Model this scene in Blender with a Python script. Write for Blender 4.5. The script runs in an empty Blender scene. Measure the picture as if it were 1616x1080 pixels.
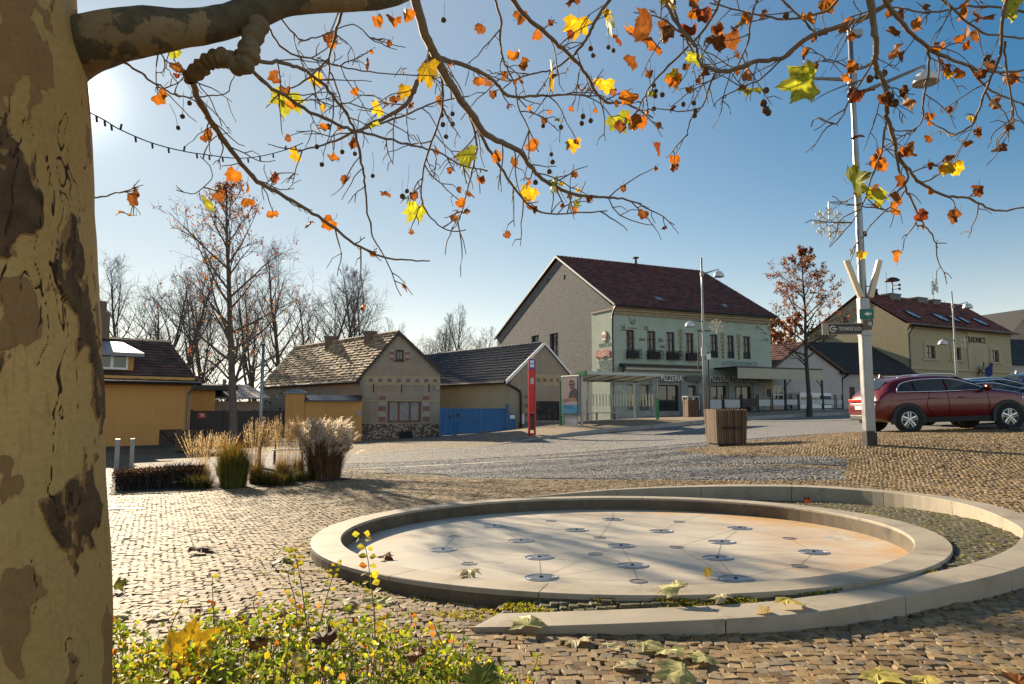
import bpy, bmesh, math, random
import numpy as np
from mathutils import Vector, Matrix, noise, geometry
R = math.radians
SC = bpy.context.scene
COL = SC.collection

# ------------------------------------------------------------------ camera
FPX, PITCH, CAMZ = 1100.0, R(5.45), 1.2
cam_data = bpy.data.cameras.new("camera")
cam = bpy.data.objects.new("camera", cam_data)
COL.objects.link(cam)
cam.location = (0, 0, CAMZ)
cam.rotation_euler = (R(90) + PITCH, 0, 0)
cam_data.sensor_width = 36.0
cam_data.lens = FPX / 1616 * 36
cam_data.clip_end = 3000
SC.camera = cam

# ------------------------------------------------------------------ sun and sky
SUN_AZ, SUN_EL = R(-33.3), R(21.4)          # azimuth from +Y towards +X
SDIR = Vector((math.sin(SUN_AZ) * math.cos(SUN_EL), math.cos(SUN_AZ) * math.cos(SUN_EL), math.sin(SUN_EL)))
sun_data = bpy.data.lights.new("sun", 'SUN')
sun = bpy.data.objects.new("sun", sun_data)
COL.objects.link(sun)
sun_data.energy = 5.0
sun_data.angle = R(0.5)
sun_data.color = (1.0, 0.83, 0.6)
sun.rotation_euler = (-SDIR).to_track_quat('-Z', 'Y').to_euler()
world = bpy.data.worlds.new("World")
SC.world = world
world.use_nodes = True
wn, wl = world.node_tree.nodes, world.node_tree.links
bg = wn["Background"]
sky = wn.new('ShaderNodeTexSky')
sky.sky_type = 'NISHITA'
sky.sun_disc = False
sky.sun_elevation = SUN_EL
sky.sun_rotation = SUN_AZ
sky.air_density = 1.5
sky.dust_density = 0.05
sky.ozone_density = 3.0
SKY_STR = 0.06
bg.inputs['Strength'].default_value = SKY_STR
tc = wn.new('ShaderNodeTexCoord')
dot = wn.new('ShaderNodeVectorMath'); dot.operation = 'DOT_PRODUCT'
dot.inputs[1].default_value = SDIR
wl.new(tc.outputs['Generated'], dot.inputs[0])
sepw = wn.new('ShaderNodeSeparateXYZ'); wl.new(tc.outputs['Generated'], sepw.inputs[0])
def wmath(op, a, b=None, clamp=False):
    n = wn.new('ShaderNodeMath'); n.operation = op; n.use_clamp = clamp
    for i, s in enumerate((a, b)):
        if s is None: continue
        if isinstance(s, (int, float)): n.inputs[i].default_value = s
        else: wl.new(s, n.inputs[i])
    return n.outputs[0]
def wvec(op, a, b):
    n = wn.new('ShaderNodeVectorMath'); n.operation = op
    for i, s in enumerate((a, b)):
        if isinstance(s, tuple): n.inputs[i].default_value = s
        elif s.type == 'VALUE': wl.new(s, n.inputs[3])
        else: wl.new(s, n.inputs[i])
    return n.outputs[0]
cosang = wmath('MAXIMUM', dot.outputs['Value'], 0.0)
hor = wmath('POWER', wmath('SUBTRACT', 1.0, wmath('MAXIMUM', sepw.outputs[2], 0.05)), 8.0)   # pale air towards the horizon
glow = wmath('POWER', cosang, 3.0)                                                            # wide brightening towards the sun
q = .8 / .12
col = wvec('MULTIPLY', sky.outputs[0], (.016, .449, .684))
col = wvec('SCALE', col, wmath('MULTIPLY', wmath('SUBTRACT', 1.0, wmath('MULTIPLY', hor, .4)), wmath('SUBTRACT', 1.0, wmath('MULTIPLY', glow, .6))))
col = wvec('ADD', col, wvec('SCALE', (1.65 * q, 1.18 * q, .9 * q), hor))
col = wvec('ADD', col, wvec('SCALE', (.47 * q, .46 * q, .41 * q), glow))
aur = None
for pw, am in ((120.0, .16), (900.0, .7), (5000.0, 4.5), (60000.0, 80.0)):                  # aureole and disc of the sun
    t = wmath('MULTIPLY', wmath('POWER', cosang, pw), am); aur = t if aur is None else wmath('ADD', aur, t)
col = wvec('ADD', col, wvec('SCALE', (1.0 * q, .97 * q, .9 * q), aur))
anti_fill = wmath('MAXIMUM', wmath('MULTIPLY', dot.outputs['Value'], -1.0), 0.0)
col = wvec('ADD', col, wvec('SCALE', (.76 * q, .68 * q, .57 * q), anti_fill))                        # added warm fill opposite the sun, out of view, lifts the shaded facades
wl.new(col, bg.inputs['Color'])
SC.view_settings.view_transform = 'Standard'
SC.view_settings.look = 'None'
SC.view_settings.gamma = 1.0
SC.view_settings.exposure = 1.32
SC.cycles.max_bounces = 8
SC.cycles.transparent_max_bounces = 16
SC.cycles.sample_clamp_indirect = 6.0
SC.cycles.caustics_reflective = False
SC.cycles.caustics_refractive = False

# ------------------------------------------------------------------ pixel -> place
def ray(u, v):
    a, b = u - 808.0, 540.0 - v
    return Vector((a, math.cos(PITCH) * FPX - math.sin(PITCH) * b, math.sin(PITCH) * FPX + math.cos(PITCH) * b))
CAM = Vector((0, 0, CAMZ))
def P(u, v, Y):
    r = ray(u, v)
    return CAM + r * (Y / r.y)
def hit(u, v, p0, n):
    r = ray(u, v)
    n = Vector(n)
    return CAM + r * ((Vector(p0) - CAM).dot(n) / r.dot(n))
class Frame:
    """A building's own axes: x along the front, y into the depth, z up."""
    def __init__(s, O, ang):
        s.O, s.a = Vector(O), ang
        s.M = Matrix.Translation(s.O) @ Matrix.Rotation(ang, 4, 'Z')
        s.I = s.M.inverted()
        s.e1 = Vector((math.cos(ang), math.sin(ang), 0)); s.e2 = Vector((-math.sin(ang), math.cos(ang), 0))
    def front(s, u, v, y=0.0):
        p = s.I @ hit(u, v, s.O + s.e2 * y, s.e2); return p.x, p.z
    def side(s, u, v, x=0.0):
        p = s.I @ hit(u, v, s.O + s.e1 * x, s.e1); return p.y, p.z
    def rect(s, u0, v0, u1, v1, y=0.0):
        x0, z1 = s.front(u0, v0, y); x1, z0 = s.front(u1, v1, y); return x0, z0, x1, z1
    def srect(s, u0, v0, u1, v1, x=0.0):
        a, z1 = s.side(u0, v0, x); b, z0 = s.side(u1, v1, x); return min(a, b), z0, max(a, b), z1

# ------------------------------------------------------------------ mesh builder
class MB:
    def __init__(s): s.v, s.f, s.m, s.t = [], [], [], []
    def add(s, vs, fs, mat=0, tint=0.5, M=None):
        b = len(s.v)
        s.v.extend([tuple(M @ Vector(p)) for p in vs] if M is not None else [tuple(p) for p in vs])
        for f in fs:
            s.f.append(tuple(i + b for i in f)); s.m.append(mat); s.t.append(tint)
        return s
    def box(s, c, d, rz=0.0, mat=0, tint=0.5, M=None):
        x, y, z = d[0] / 2, d[1] / 2, d[2] / 2
        vs = [(i * x, j * y, k * z) for i in (-1, 1) for j in (-1, 1) for k in (-1, 1)]
        T = Matrix.Translation(c) @ Matrix.Rotation(rz, 4, 'Z')
        if M is not None: T = M @ T
        return s.add(vs, [(0, 1, 3, 2), (4, 6, 7, 5), (0, 4, 5, 1), (2, 3, 7, 6), (0, 2, 6, 4), (1, 5, 7, 3)], mat, tint, T)
    def bx(s, x0, x1, y0, y1, z0, z1, mat=0, tint=0.5, M=None):
        return s.box(((x0 + x1) / 2, (y0 + y1) / 2, (z0 + z1) / 2), (abs(x1 - x0), abs(y1 - y0), abs(z1 - z0)), 0, mat, tint, M)
    def tube(s, path, rad, n=6, mat=0, tint=0.5, cap=True, flat=1.0):
        path = [Vector(p) for p in path]
        if not hasattr(rad, '__len__'): rad = [rad] * len(path)
        N = len(path); b = len(s.v); up = None
        for i, p in enumerate(path):
            d = path[min(i + 1, N - 1)] - path[max(i - 1, 0)]
            if d.length < 1e-9: d = Vector((0, 0, 1))
            d.normalize()
            if up is None:
                up = Vector((0, 0, 1)) if abs(d.z) < .9 else Vector((1, 0, 0))
            x = d.cross(up)
            if x.length < 1e-6: x = d.cross(Vector((1, 0.3, 0)))
            x.normalize(); y = x.cross(d); up = y
            for k in range(n):
                a = 2 * math.pi * k / n
                s.v.append(tuple(p + x * (rad[i] * math.cos(a)) + y * (rad[i] * flat * math.sin(a))))
        for i in range(N - 1):
            for k in range(n):
                k2 = (k + 1) % n
                s.f.append((b + i * n + k, b + i * n + k2, b + (i + 1) * n + k2, b + (i + 1) * n + k)); s.m.append(mat); s.t.append(tint)
        if cap and n > 2:
            s.f.append(tuple(b + k for k in range(n))[::-1]); s.m.append(mat); s.t.append(tint)
            s.f.append(tuple(b + (N - 1) * n + k for k in range(n))); s.m.append(mat); s.t.append(tint)
        return s
    def lathe(s, prof, n=16, M=None, mat=0, tint=0.5, cap=True):
        vs, fs = [], []
        for r, z in prof:
            for k in range(n):
                a = 2 * math.pi * k / n; vs.append((r * math.cos(a), r * math.sin(a), z))
        for i in range(len(prof) - 1):
            for k in range(n):
                k2 = (k + 1) % n; fs.append((i * n + k, i * n + k2, (i + 1) * n + k2, (i + 1) * n + k))
        if cap:
            fs.append(tuple(range(n))[::-1]); fs.append(tuple((len(prof) - 1) * n + k for k in range(n)))
        return s.add(vs, fs, mat, tint, M)
    def poly(s, pts, holes=(), mat=0, tint=0.5, flip=False):
        """flat polygon with holes, given as 3D points"""
        loops = [[Vector(p) for p in pts]] + [[Vector(p) for p in h] for h in holes]
        allp = [p for l in loops for p in l]
        tris = geometry.tessellate_polygon(loops)
        return s.add(allp, [t[::-1] if flip else t for t in tris], mat, tint)
    def wall(s, pts, rects=(), depth=0.18, axis='x', at=0.0, mat=0, inward=1, tint=0.5, rmat=None):
        """wall polygon in (h,z) with rectangular openings and their reveals; axis x: y=at, axis y: x=at"""
        f = (lambda h, z, o=0.0: (h, at + o, z)) if axis == 'x' else (lambda h, z, o=0.0: (at + o, h, z))
        holes = [[(a, c), (b, c), (b, d), (a, d)] for a, c, b, d in rects]
        s.poly([f(*p) for p in pts], [[f(*q) for q in h] for h in holes], mat, tint)
        for h in holes:
            for i in range(4):
                a, b = h[i], h[(i + 1) % 4]
                s.add([f(*a), f(*b), f(*b, depth * inward), f(*a, depth * inward)], [(0, 1, 2, 3)], mat if rmat is None else rmat, tint)
        return s
    def prism(s, pts, y0, y1, mat=0, tint=0.5, M=None):
        """outline in (x,z) extruded from y0 to y1"""
        n = len(pts)
        vs = [(p[0], y0, p[1]) for p in pts] + [(p[0], y1, p[1]) for p in pts]
        tri = geometry.tessellate_polygon([[Vector((p[0], p[1], 0)) for p in pts]])
        fs = [tuple(t) for t in tri] + [tuple(i + n for i in t)[::-1] for t in tri]
        fs += [(i, i + n, (i + 1) % n + n, (i + 1) % n) for i in range(n)]
        return s.add(vs, fs, mat, tint, M)
    def roof(s, a, b, c, d, rows, cols, th=0.05, mat=0, rnd=None, jit=0.012, wav=0.0):
        """tiled slope: a-b the eave (left to right), d-c the ridge; courses overlap, every tile its own tint"""
        rnd = rnd or random.Random(1)
        a, b, c, d = map(Vector, (a, b, c, d))
        nrm = (b - a).cross(d - a).normalized()
        if nrm.z < 0: nrm = -nrm
        for i in range(rows):
            t0, t1 = i / rows, (i + 1.0) / rows
            for j in range(cols):
                q0, q1 = j / cols, (j + 1.0) / cols
                L0, R0 = a.lerp(d, t0), b.lerp(c, t0); L1, R1 = a.lerp(d, t1), b.lerp(c, t1)
                k = nrm * (rnd.uniform(-jit, jit))
                lo = nrm * th + k; hi = nrm * 0.006 + k
                p = [L0.lerp(R0, q0) + lo, L0.lerp(R0, q1) + lo, L1.lerp(R1, q1) + hi, L1.lerp(R1, q0) + hi,
                     L0.lerp(R0, q0), L0.lerp(R0, q1)]
                if wav:
                    m0, m1 = (p[0] + p[1]) / 2 + nrm * wav, (p[3] + p[2]) / 2 + nrm * wav
                    s.add([p[0], m0, p[1], p[2], m1, p[3], p[4], p[5]], [(0, 1, 4, 5), (1, 2, 3, 4), (6, 7, 2, 1, 0)], mat, rnd.random())
                else:
                    s.add(p, [(0, 1, 2, 3), (4, 5, 1, 0)], mat, rnd.random())
        s.add([a, b, c, d], [(0, 1, 2, 3)], mat, .4)
        return s
    def build(s, name, mats, parent=None, smooth=False, bevel=0.0, loc=None):
        me = bpy.data.meshes.new(name)
        me.from_pydata(s.v, [], s.f)
        if not isinstance(mats, (list, tuple)): mats = [mats]
        for m in mats: me.materials.append(m)
        me.polygons.foreach_set('material_index', s.m)
        if smooth: me.polygons.foreach_set('use_smooth', [True] * len(s.f))
        at = me.attributes.new('tint', 'FLOAT', 'FACE'); at.data.foreach_set('value', s.t)
        me.update()
        o = bpy.data.objects.new(name, me); COL.objects.link(o)
        if parent is not None: o.parent = parent
        if loc is not None: o.location = loc
        if bevel:
            md = o.modifiers.new('bevel', 'BEVEL'); md.width = bevel; md.segments = 2; md.limit_method = 'ANGLE'; md.angle_limit = R(40)
        return o
def mesh_np(name, V, Q, mats, tint=None, col=None, parent=None, smooth=False, midx=None):
    me = bpy.data.meshes.new(name)
    V = np.asarray(V, dtype=np.float32); Q = np.asarray(Q, dtype=np.int32)
    k = Q.shape[1]
    me.vertices.add(len(V)); me.vertices.foreach_set('co', V.ravel())
    me.loops.add(Q.size); me.loops.foreach_set('vertex_index', Q.ravel())
    me.polygons.add(len(Q)); me.polygons.foreach_set('loop_start', np.arange(0, Q.size, k, dtype=np.int32))
    me.polygons.foreach_set('loop_total', np.full(len(Q), k, dtype=np.int32))
    for m in (mats if isinstance(mats, (list, tuple)) else [mats]): me.materials.append(m)
    if midx is not None: me.polygons.foreach_set('material_index', np.asarray(midx, dtype=np.int32))
    me.polygons.foreach_set('use_smooth', np.full(len(Q), smooth))
    if tint is not None:
        at = me.attributes.new('tint', 'FLOAT', 'FACE'); at.data.foreach_set('value', np.asarray(tint, dtype=np.float32))
    if col is not None:
        at = me.attributes.new('col', 'FLOAT_COLOR', 'FACE')
        c4 = np.concatenate([np.asarray(col, dtype=np.float32), np.ones((len(Q), 1), dtype=np.float32)], 1)
        at.data.foreach_set('color', c4.ravel())
    me.update(calc_edges=True); me.validate()
    o = bpy.data.objects.new(name, me); COL.objects.link(o)
    if parent is not None: o.parent = parent
    return o
def tag(o, label=None, cat=None, group=None, kind=None):
    if label: o['label'] = label
    if cat: o['category'] = cat
    if group: o['group'] = group
    if kind: o['kind'] = kind
    return o
def thing(name, label, cat, loc=(0, 0, 0), rz=0.0, group=None):
    o = bpy.data.objects.new(name, None); COL.objects.link(o)
    o.location = loc; o.rotation_euler = (0, 0, rz); o.empty_display_size = .2
    return tag(o, label, cat, group)
def copy_tree(o, parent=None):
    c = o.copy(); COL.objects.link(c); c.parent = parent
    for ch in [x for x in list(bpy.data.objects) if x.parent == o]: copy_tree(ch, c)
    return c
def text(body, name, mat, parent, loc, size, rot=(R(90), 0, 0), ext=0.004, sx=1.0, align='CENTER', spacing=1.0):
    cu = bpy.data.curves.new(name, 'FONT'); cu.body = body; cu.size = size; cu.extrude = ext
    cu.align_x = align; cu.align_y = 'CENTER'; cu.resolution_u = 3; cu.space_character = spacing
    t = bpy.data.objects.new('t', cu); COL.objects.link(t)
    dg = bpy.context.evaluated_depsgraph_get()
    me = bpy.data.meshes.new_from_object(t.evaluated_get(dg)); me.name = name
    bpy.data.objects.remove(t); bpy.data.curves.remove(cu)
    me.materials.clear(); me.materials.append(mat)
    o = bpy.data.objects.new(name, me); COL.objects.link(o)
    if parent is not None: o.parent = parent
    o.location = loc; o.rotation_euler = rot; o.scale = (sx, 1, 1)
    return o

# ------------------------------------------------------------------ materials
def _n(nt, t, **k):
    n = nt.nodes.new(t)
    for a, b in k.items(): setattr(n, a, b)
    return n
def mixc(nt, fac, a, b, blend='MIX'):
    m = _n(nt, 'ShaderNodeMix', data_type='RGBA', blend_type=blend)
    for i, s in ((0, fac), (6, a), (7, b)):
        if hasattr(s, 'is_linked') or hasattr(s, 'links'): nt.links.new(s, m.inputs[i])
        elif isinstance(s, (int, float)): m.inputs[i].default_value = s
        else: m.inputs[i].default_value = (*s, 1) if len(s) == 3 else s
    return m.outputs[2]
def rampf(nt, src, p0, p1):
    m = _n(nt, 'ShaderNodeMapRange'); m.inputs[1].default_value = p0; m.inputs[2].default_value = p1
    nt.links.new(src, m.inputs[0]); return m.outputs[0]
def noise_f(nt, scale, detail=4, rough=.6, co=None, out=0, dim=None):
    n = _n(nt, 'ShaderNodeTexNoise'); n.inputs['Scale'].default_value = scale; n.inputs['Detail'].default_value = detail; n.inputs['Roughness'].default_value = rough
    if co is not None: nt.links.new(co, n.inputs['Vector'])
    return n.outputs[out]
def coords(nt, scale=None):
    t = _n(nt, 'ShaderNodeTexCoord')
    if scale is None: return t.outputs['Object']
    m = _n(nt, 'ShaderNodeMapping'); m.inputs['Scale'].default_value = scale
    nt.links.new(t.outputs['Object'], m.inputs[0]); return m.outputs[0]
def bump(nt, bsdf, h, strength, dist=.01):
    b = _n(nt, 'ShaderNodeBump'); b.inputs['Strength'].default_value = strength; b.inputs['Distance'].default_value = dist
    nt.links.new(h, b.inputs['Height']); nt.links.new(b.outputs[0], bsdf.inputs['Normal']); return b
def newmat(name):
    m = bpy.data.materials.new(name); m.use_nodes = True
    return m, m.node_tree, m.node_tree.nodes['Principled BSDF']
def pm(name, col, rough=.7, var=.25, scale=3.0, fine=40.0, bmp=.0, bdist=.01, metal=0.0, spec=.4, tint=0.0, dirt=None, dirts=1.5, bscale=None, streak=0.0):
    """painted / mineral surface: broad and fine variation, optional stains and grain"""
    m, nt, b = newmat(name)
    co = coords(nt)
    n1 = noise_f(nt, scale, 5, .6, co); n2 = noise_f(nt, fine, 3, .6, co)
    dark = tuple(c * (1 - var) for c in col); lite = tuple(min(1, c * (1 + var * .7)) for c in col)
    c = mixc(nt, rampf(nt, n1, .3, .7), dark, lite)
    c = mixc(nt, rampf(nt, n2, .25, .75), c, mixc(nt, .5, c, tuple(x * (1 - var) for x in col)))
    if dirt is not None:
        n3 = noise_f(nt, dirts, 8, .7, co)
        c = mixc(nt, rampf(nt, n3, .52, .72), c, dirt)
    if streak:                                              # rain streaks and old patches
        c = mixc(nt, rampf(nt, noise_f(nt, 1.0, 6, .7, coords(nt, (3.5, 3.5, .22))), .5, .78), c, mixc(nt, streak, c, tuple(x * .35 for x in col)))
        c = mixc(nt, rampf(nt, noise_f(nt, .55, 7, .72, co), .55, .66), c, mixc(nt, streak * .6, c, tuple(min(1, x * 1.35) for x in col)))
    if tint:
        a = _n(nt, 'ShaderNodeAttribute', attribute_name='tint')
        c = mixc(nt, 1.0, c, mixc(nt, a.outputs['Fac'], (1 - tint,) * 3, (1 + tint,) * 3), 'MULTIPLY')
    nt.links.new(c, b.inputs['Base Color'])
    b.inputs['Roughness'].default_value = rough; b.inputs['Metallic'].default_value = metal
    b.inputs['Specular IOR Level'].default_value = spec
    r = _n(nt, 'ShaderNodeMapRange'); r.inputs[3].default_value = max(.02, rough - .12); r.inputs[4].default_value = min(1, rough + .12)
    nt.links.new(n1, r.inputs[0]); nt.links.new(r.outputs[0], b.inputs['Roughness'])
    if bmp: bump(nt, b, noise_f(nt, bscale or fine, 5, .65, co), bmp, bdist)
    return m
def leafmat(name, trans=.5, rough=.55, attr=True, col=(.1, .1, .02), tmul=(1.6, 1.35, .9)):
    m, nt, b = newmat(name)
    if attr:
        a = _n(nt, 'ShaderNodeAttribute', attribute_name='col'); c = a.outputs['Color']
        c = mixc(nt, rampf(nt, noise_f(nt, 25, 4, .6, coords(nt)), .35, .7), c, mixc(nt, .55, c, (.05, .022, .008)))
    else:
        c = mixc(nt, noise_f(nt, 8, 3, .6, coords(nt)), tuple(x * .6 for x in col), tuple(x * 1.4 for x in col))
    nt.links.new(c, b.inputs['Base Color']); b.inputs['Roughness'].default_value = rough; b.inputs['Specular IOR Level'].default_value = .25
    t = _n(nt, 'ShaderNodeBsdfTranslucent'); nt.links.new(mixc(nt, 1.0, c, tmul, 'MULTIPLY'), t.inputs['Color'])
    mx = _n(nt, 'ShaderNodeMixShader'); mx.inputs[0].default_value = trans
    nt.links.new(b.outputs[0], mx.inputs[1]); nt.links.new(t.outputs[0], mx.inputs[2])
    nt.links.new(mx.outputs[0], nt.nodes['Material Output'].inputs['Surface'])
    return m
def glassmat(name, col=(.02, .022, .025), rough=.04):
    m, nt, b = newmat(name)
    c = mixc(nt, noise_f(nt, 1.2, 3, .6, coords(nt)), tuple(x * .5 for x in col), tuple(x * 1.8 for x in col))
    nt.links.new(c, b.inputs['Base Color']); b.inputs['Roughness'].default_value = rough; b.inputs['Specular IOR Level'].default_value = .6
    return m
# ================================================================== TERRAIN
RX, RS = 0.014, -0.024                                            # the square falls away gently: the fountain lies in that plane
def ring_z(x, y): return 0.1 + RS * y + RX * x
def ringpt(u, v, off=0.0): return hit(u, v, (0, 0, 0.1 + off), (-RX, -RS, 1))
_ctrl = [(0, 0, 0), (-3, 2, -.07), (3, 1, -.03), (0, 3, -.08), (2, 3.6, -.1), (4, 4.3, -.12), (5.6, 6, -.12), (-2.2, 6.5, -.19), (-1.8, 9, -.22),
         (.25, 11, -.18), (3.1, 12.2, -.06), (5.6, 11.5, .0), (6.5, 8.7, .04), (-6.5, 12.7, -.4), (-3.3, 15, -.33), (-4, 6, -.27), (-8, 20, -.55), (9, 5, .0),
         (2, 17, -.1), (30, 40, 1.25), (37, 62, 1.35), (54, 73, 1.9), (22, 10, .75), (-20, 10, -.7), (20, 30, .95)]
for u, v, Y, dz in ((1370, 702, 15, 0), (1145, 703, 19, 0), (1393, 683, 20, 0), (1560, 679, 20, 0), (760, 706, 30, 0), (850, 694, 32.5, 0), (1000, 680, 35.5, 0),
                    (1180, 664, 40, 0), (1345, 656, 44, 0), (168, 709, 34, 0), (290, 706, 36.7, 0), (571, 696, 43, 0), (695, 690, 42, 0), (806, 679, 43, -.03),
                    (885, 672.6, 37.6, -.07), (1036, 664, 38.5, -.13), (968, 664, 50, -.13), (1205, 650, 56, -.13), (1221, 652, 58, -.13)):
    p = P(u, v, Y); _ctrl.append((p.x, p.y, p.z + dz))
_c = np.array(_ctrl, dtype=float)
def _phi(r): return np.where(r > 1e-9, r * r * np.log(np.maximum(r, 1e-9)), 0.0)
_N = len(_c)
_K = _phi(np.hypot(_c[:, None, 0] - _c[None, :, 0], _c[:, None, 1] - _c[None, :, 1])) + np.eye(_N) * 2.0
_A = np.zeros((_N + 3, _N + 3)); _A[:_N, :_N] = _K
_A[:_N, _N] = 1; _A[:_N, _N + 1:] = _c[:, :2]; _A[_N, :_N] = 1; _A[_N + 1:, :_N] = _c[:, :2].T
_w = np.linalg.solve(_A, np.concatenate([_c[:, 2], np.zeros(3)]))
def gzn(x, y):
    x = np.clip(np.asarray(x, dtype=float), -32, 60); y = np.clip(np.asarray(y, dtype=float), -4, 82)
    sh = x.shape; X = x.ravel(); Y = y.ravel(); out = np.empty(len(X))
    for i in range(0, len(X), 20000):
        a, b = X[i:i + 20000], Y[i:i + 20000]
        out[i:i + 20000] = _phi(np.hypot(a[:, None] - _c[None, :, 0], b[:, None] - _c[None, :, 1])) @ _w[:_N] + _w[_N] + _w[_N + 1] * a + _w[_N + 2] * b
    return out.reshape(sh)
def gz(x, y): return float(gzn(np.array([x]), np.array([y]))[0])
def sstep(a, b, x):
    t = np.clip((np.asarray(x, dtype=float) - a) / (b - a), 0, 1); return t * t * (3 - 2 * t)
def sw_h(x): return 0.008 + 0.19 * sstep(-1.6, 5.0, x)
def zs(x, y): return gz(x, y) + float(sw_h(x))
def G(u, v, f=gz, y0=2.0, y1=90.0):
    a = y0; s = .25
    pa = P(u, v, a)
    while a < y1:
        b = a + s; pb = P(u, v, b)
        if pb.z < f(pb.x, pb.y):
            for _ in range(24):
                m = (a + b) / 2; q = P(u, v, m)
                if q.z < f(q.x, q.y): b = m
                else: a = m
            return P(u, v, b)
        a = b; s *= 1.02
    return P(u, v, y1)
def project(X, Y, Z):
    c, s = math.cos(PITCH), math.sin(PITCH)
    d = c * Y + s * (Z - CAMZ); h = -s * Y + c * (Z - CAMZ)
    return 808 + FPX * X / d, 540 - FPX * h / d
def inpoly(X, Y, poly):
    X = np.asarray(X); Y = np.asarray(Y); r = np.zeros(X.shape, dtype=bool); n = len(poly)
    for i in range(n):
        x0, y0 = poly[i]; x1, y1 = poly[(i + 1) % n]
        if y0 == y1: continue
        c = ((y0 > Y) != (y1 > Y)) & (X < (x1 - x0) * (Y - y0) / (y1 - y0) + x0)
        r ^= c
    return r
def catmull(pts, n):
    pts = [Vector(p) for p in pts]; out = []
    for i in range(len(pts) - 1):
        p0, p1, p2, p3 = pts[max(i - 1, 0)], pts[i], pts[i + 1], pts[min(i + 2, len(pts) - 1)]
        for k in range(n):
            t = k / n
            out.append(.5 * (2 * p1 + (p2 - p0) * t + (2 * p0 - 5 * p1 + 4 * p2 - p3) * t * t + (3 * p1 - p0 - 3 * p2 + p3) * t ** 3))
    out.append(pts[-1]); return out

# fountain circle, fitted to the rim
_rim = [ringpt(*q) for q in ((1090, 943), (1400, 910), (503, 856), (540, 820), (683.7, 797), (840.8, 785.3), (990, 783), (1379, 812), (1484, 852), (1512, 871), (532, 887), (714, 922), (896, 939.6), (990, 944), (1250, 925))]
_a = np.array([(p.x, p.y, 1) for p in _rim]); _b = np.array([-(p.x ** 2 + p.y ** 2) for p in _rim])
_s = np.linalg.lstsq(_a, _b, rcond=None)[0]
FX, FY = -_s[0] / 2, -_s[1] / 2; FR = math.sqrt(FX * FX + FY * FY - _s[2])
print('fountain', FX, FY, FR, [round(math.hypot(p.x - FX, p.y - FY) - FR, 2) for p in _rim])
RW = 0.29                                               # width of the granite kerbs
# spiral wall
_sp = [(786.7, 968, -.07), (981.6, 961.4, -.05), (1189, 951, -.035), (1300, 937, -.03), (1403, 917, -.025), (1519, 892, -.01), (1584, 870, .015), (1612, 847, .045), (1600, 826, .08),
       (1524, 796, .1), (1426, 779.6, .1), (1292, 769.5, .1), (1180, 767.7, .09), (1080, 769, .07), (960, 774, .04), (838, 784.5, .0)]
_spw = [ringpt(*q) for q in _sp]
SP_IN = catmull(_spw, 8)
_off = [q[2] for q in _sp]
SP_OUT = []
for i, p in enumerate(SP_IN):
    d = (SP_IN[min(i + 1, len(SP_IN) - 1)] - SP_IN[max(i - 1, 0)]); d.z = 0; d.normalize()
    w = RW * (1 - .75 * float(sstep(len(SP_IN) - 26, len(SP_IN) - 1, i)))
    q = p + Vector((d.y, -d.x, 0)) * w
    if i < 2: q -= d * .07 * (2 - i)
    q.z = p.z; SP_OUT.append(q)
SP_POLY = [(p.x, p.y) for p in SP_OUT]
SP_POLY_MID = [((p.x + q.x) / 2, (p.y + q.y) / 2) for p, q in zip(SP_IN, SP_OUT)] + [(FX - .5, FY + 1), (FX - .5, FY - 1)]
def in_spiral(X, Y): return inpoly(X, Y, SP_POLY_MID)
_spth = np.unwrap(np.arctan2([p.y - FY for p in SP_IN], [p.x - FX for p in SP_IN])); _spth = _spth - (2 * np.pi if _spth[0] > 0 else 0)
_spr = np.hypot([p.x - FX for p in SP_IN], [p.y - FY for p in SP_IN])
_spo = np.array([p.z - ring_z(p.x, p.y) for p in SP_IN])
def strip_off(X, Y):
    """the strip leans from just under the basin rim to the foot of the spiral wall"""
    th = np.arctan2(Y - FY, X - FX); th = np.where(th < _spth[0] - .35, th + 2 * np.pi, th)
    t = np.clip((np.hypot(X - FX, Y - FY) - FR) / np.maximum(np.interp(th, _spth, _spr) - FR, .05), 0, 1)
    d = np.degrees(th)
    lo = np.minimum(np.interp(th, _spth, _spo) - .014, -.02 - .11 * sstep(-25, 60, d))
    hi = -.022 - .11 * sstep(-25, 60, d) - .07 * sstep(-98, -118, d)
    return hi * (1 - t) + lo * t
def surf(X, Y):
    """height of the walking surface: square, or the sunken mossy strip inside the spiral"""
    g = gzn(X, Y); s = in_spiral(X, Y)
    return np.where(s, ring_z(X, Y) + strip_off(X, Y), g), s

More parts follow.
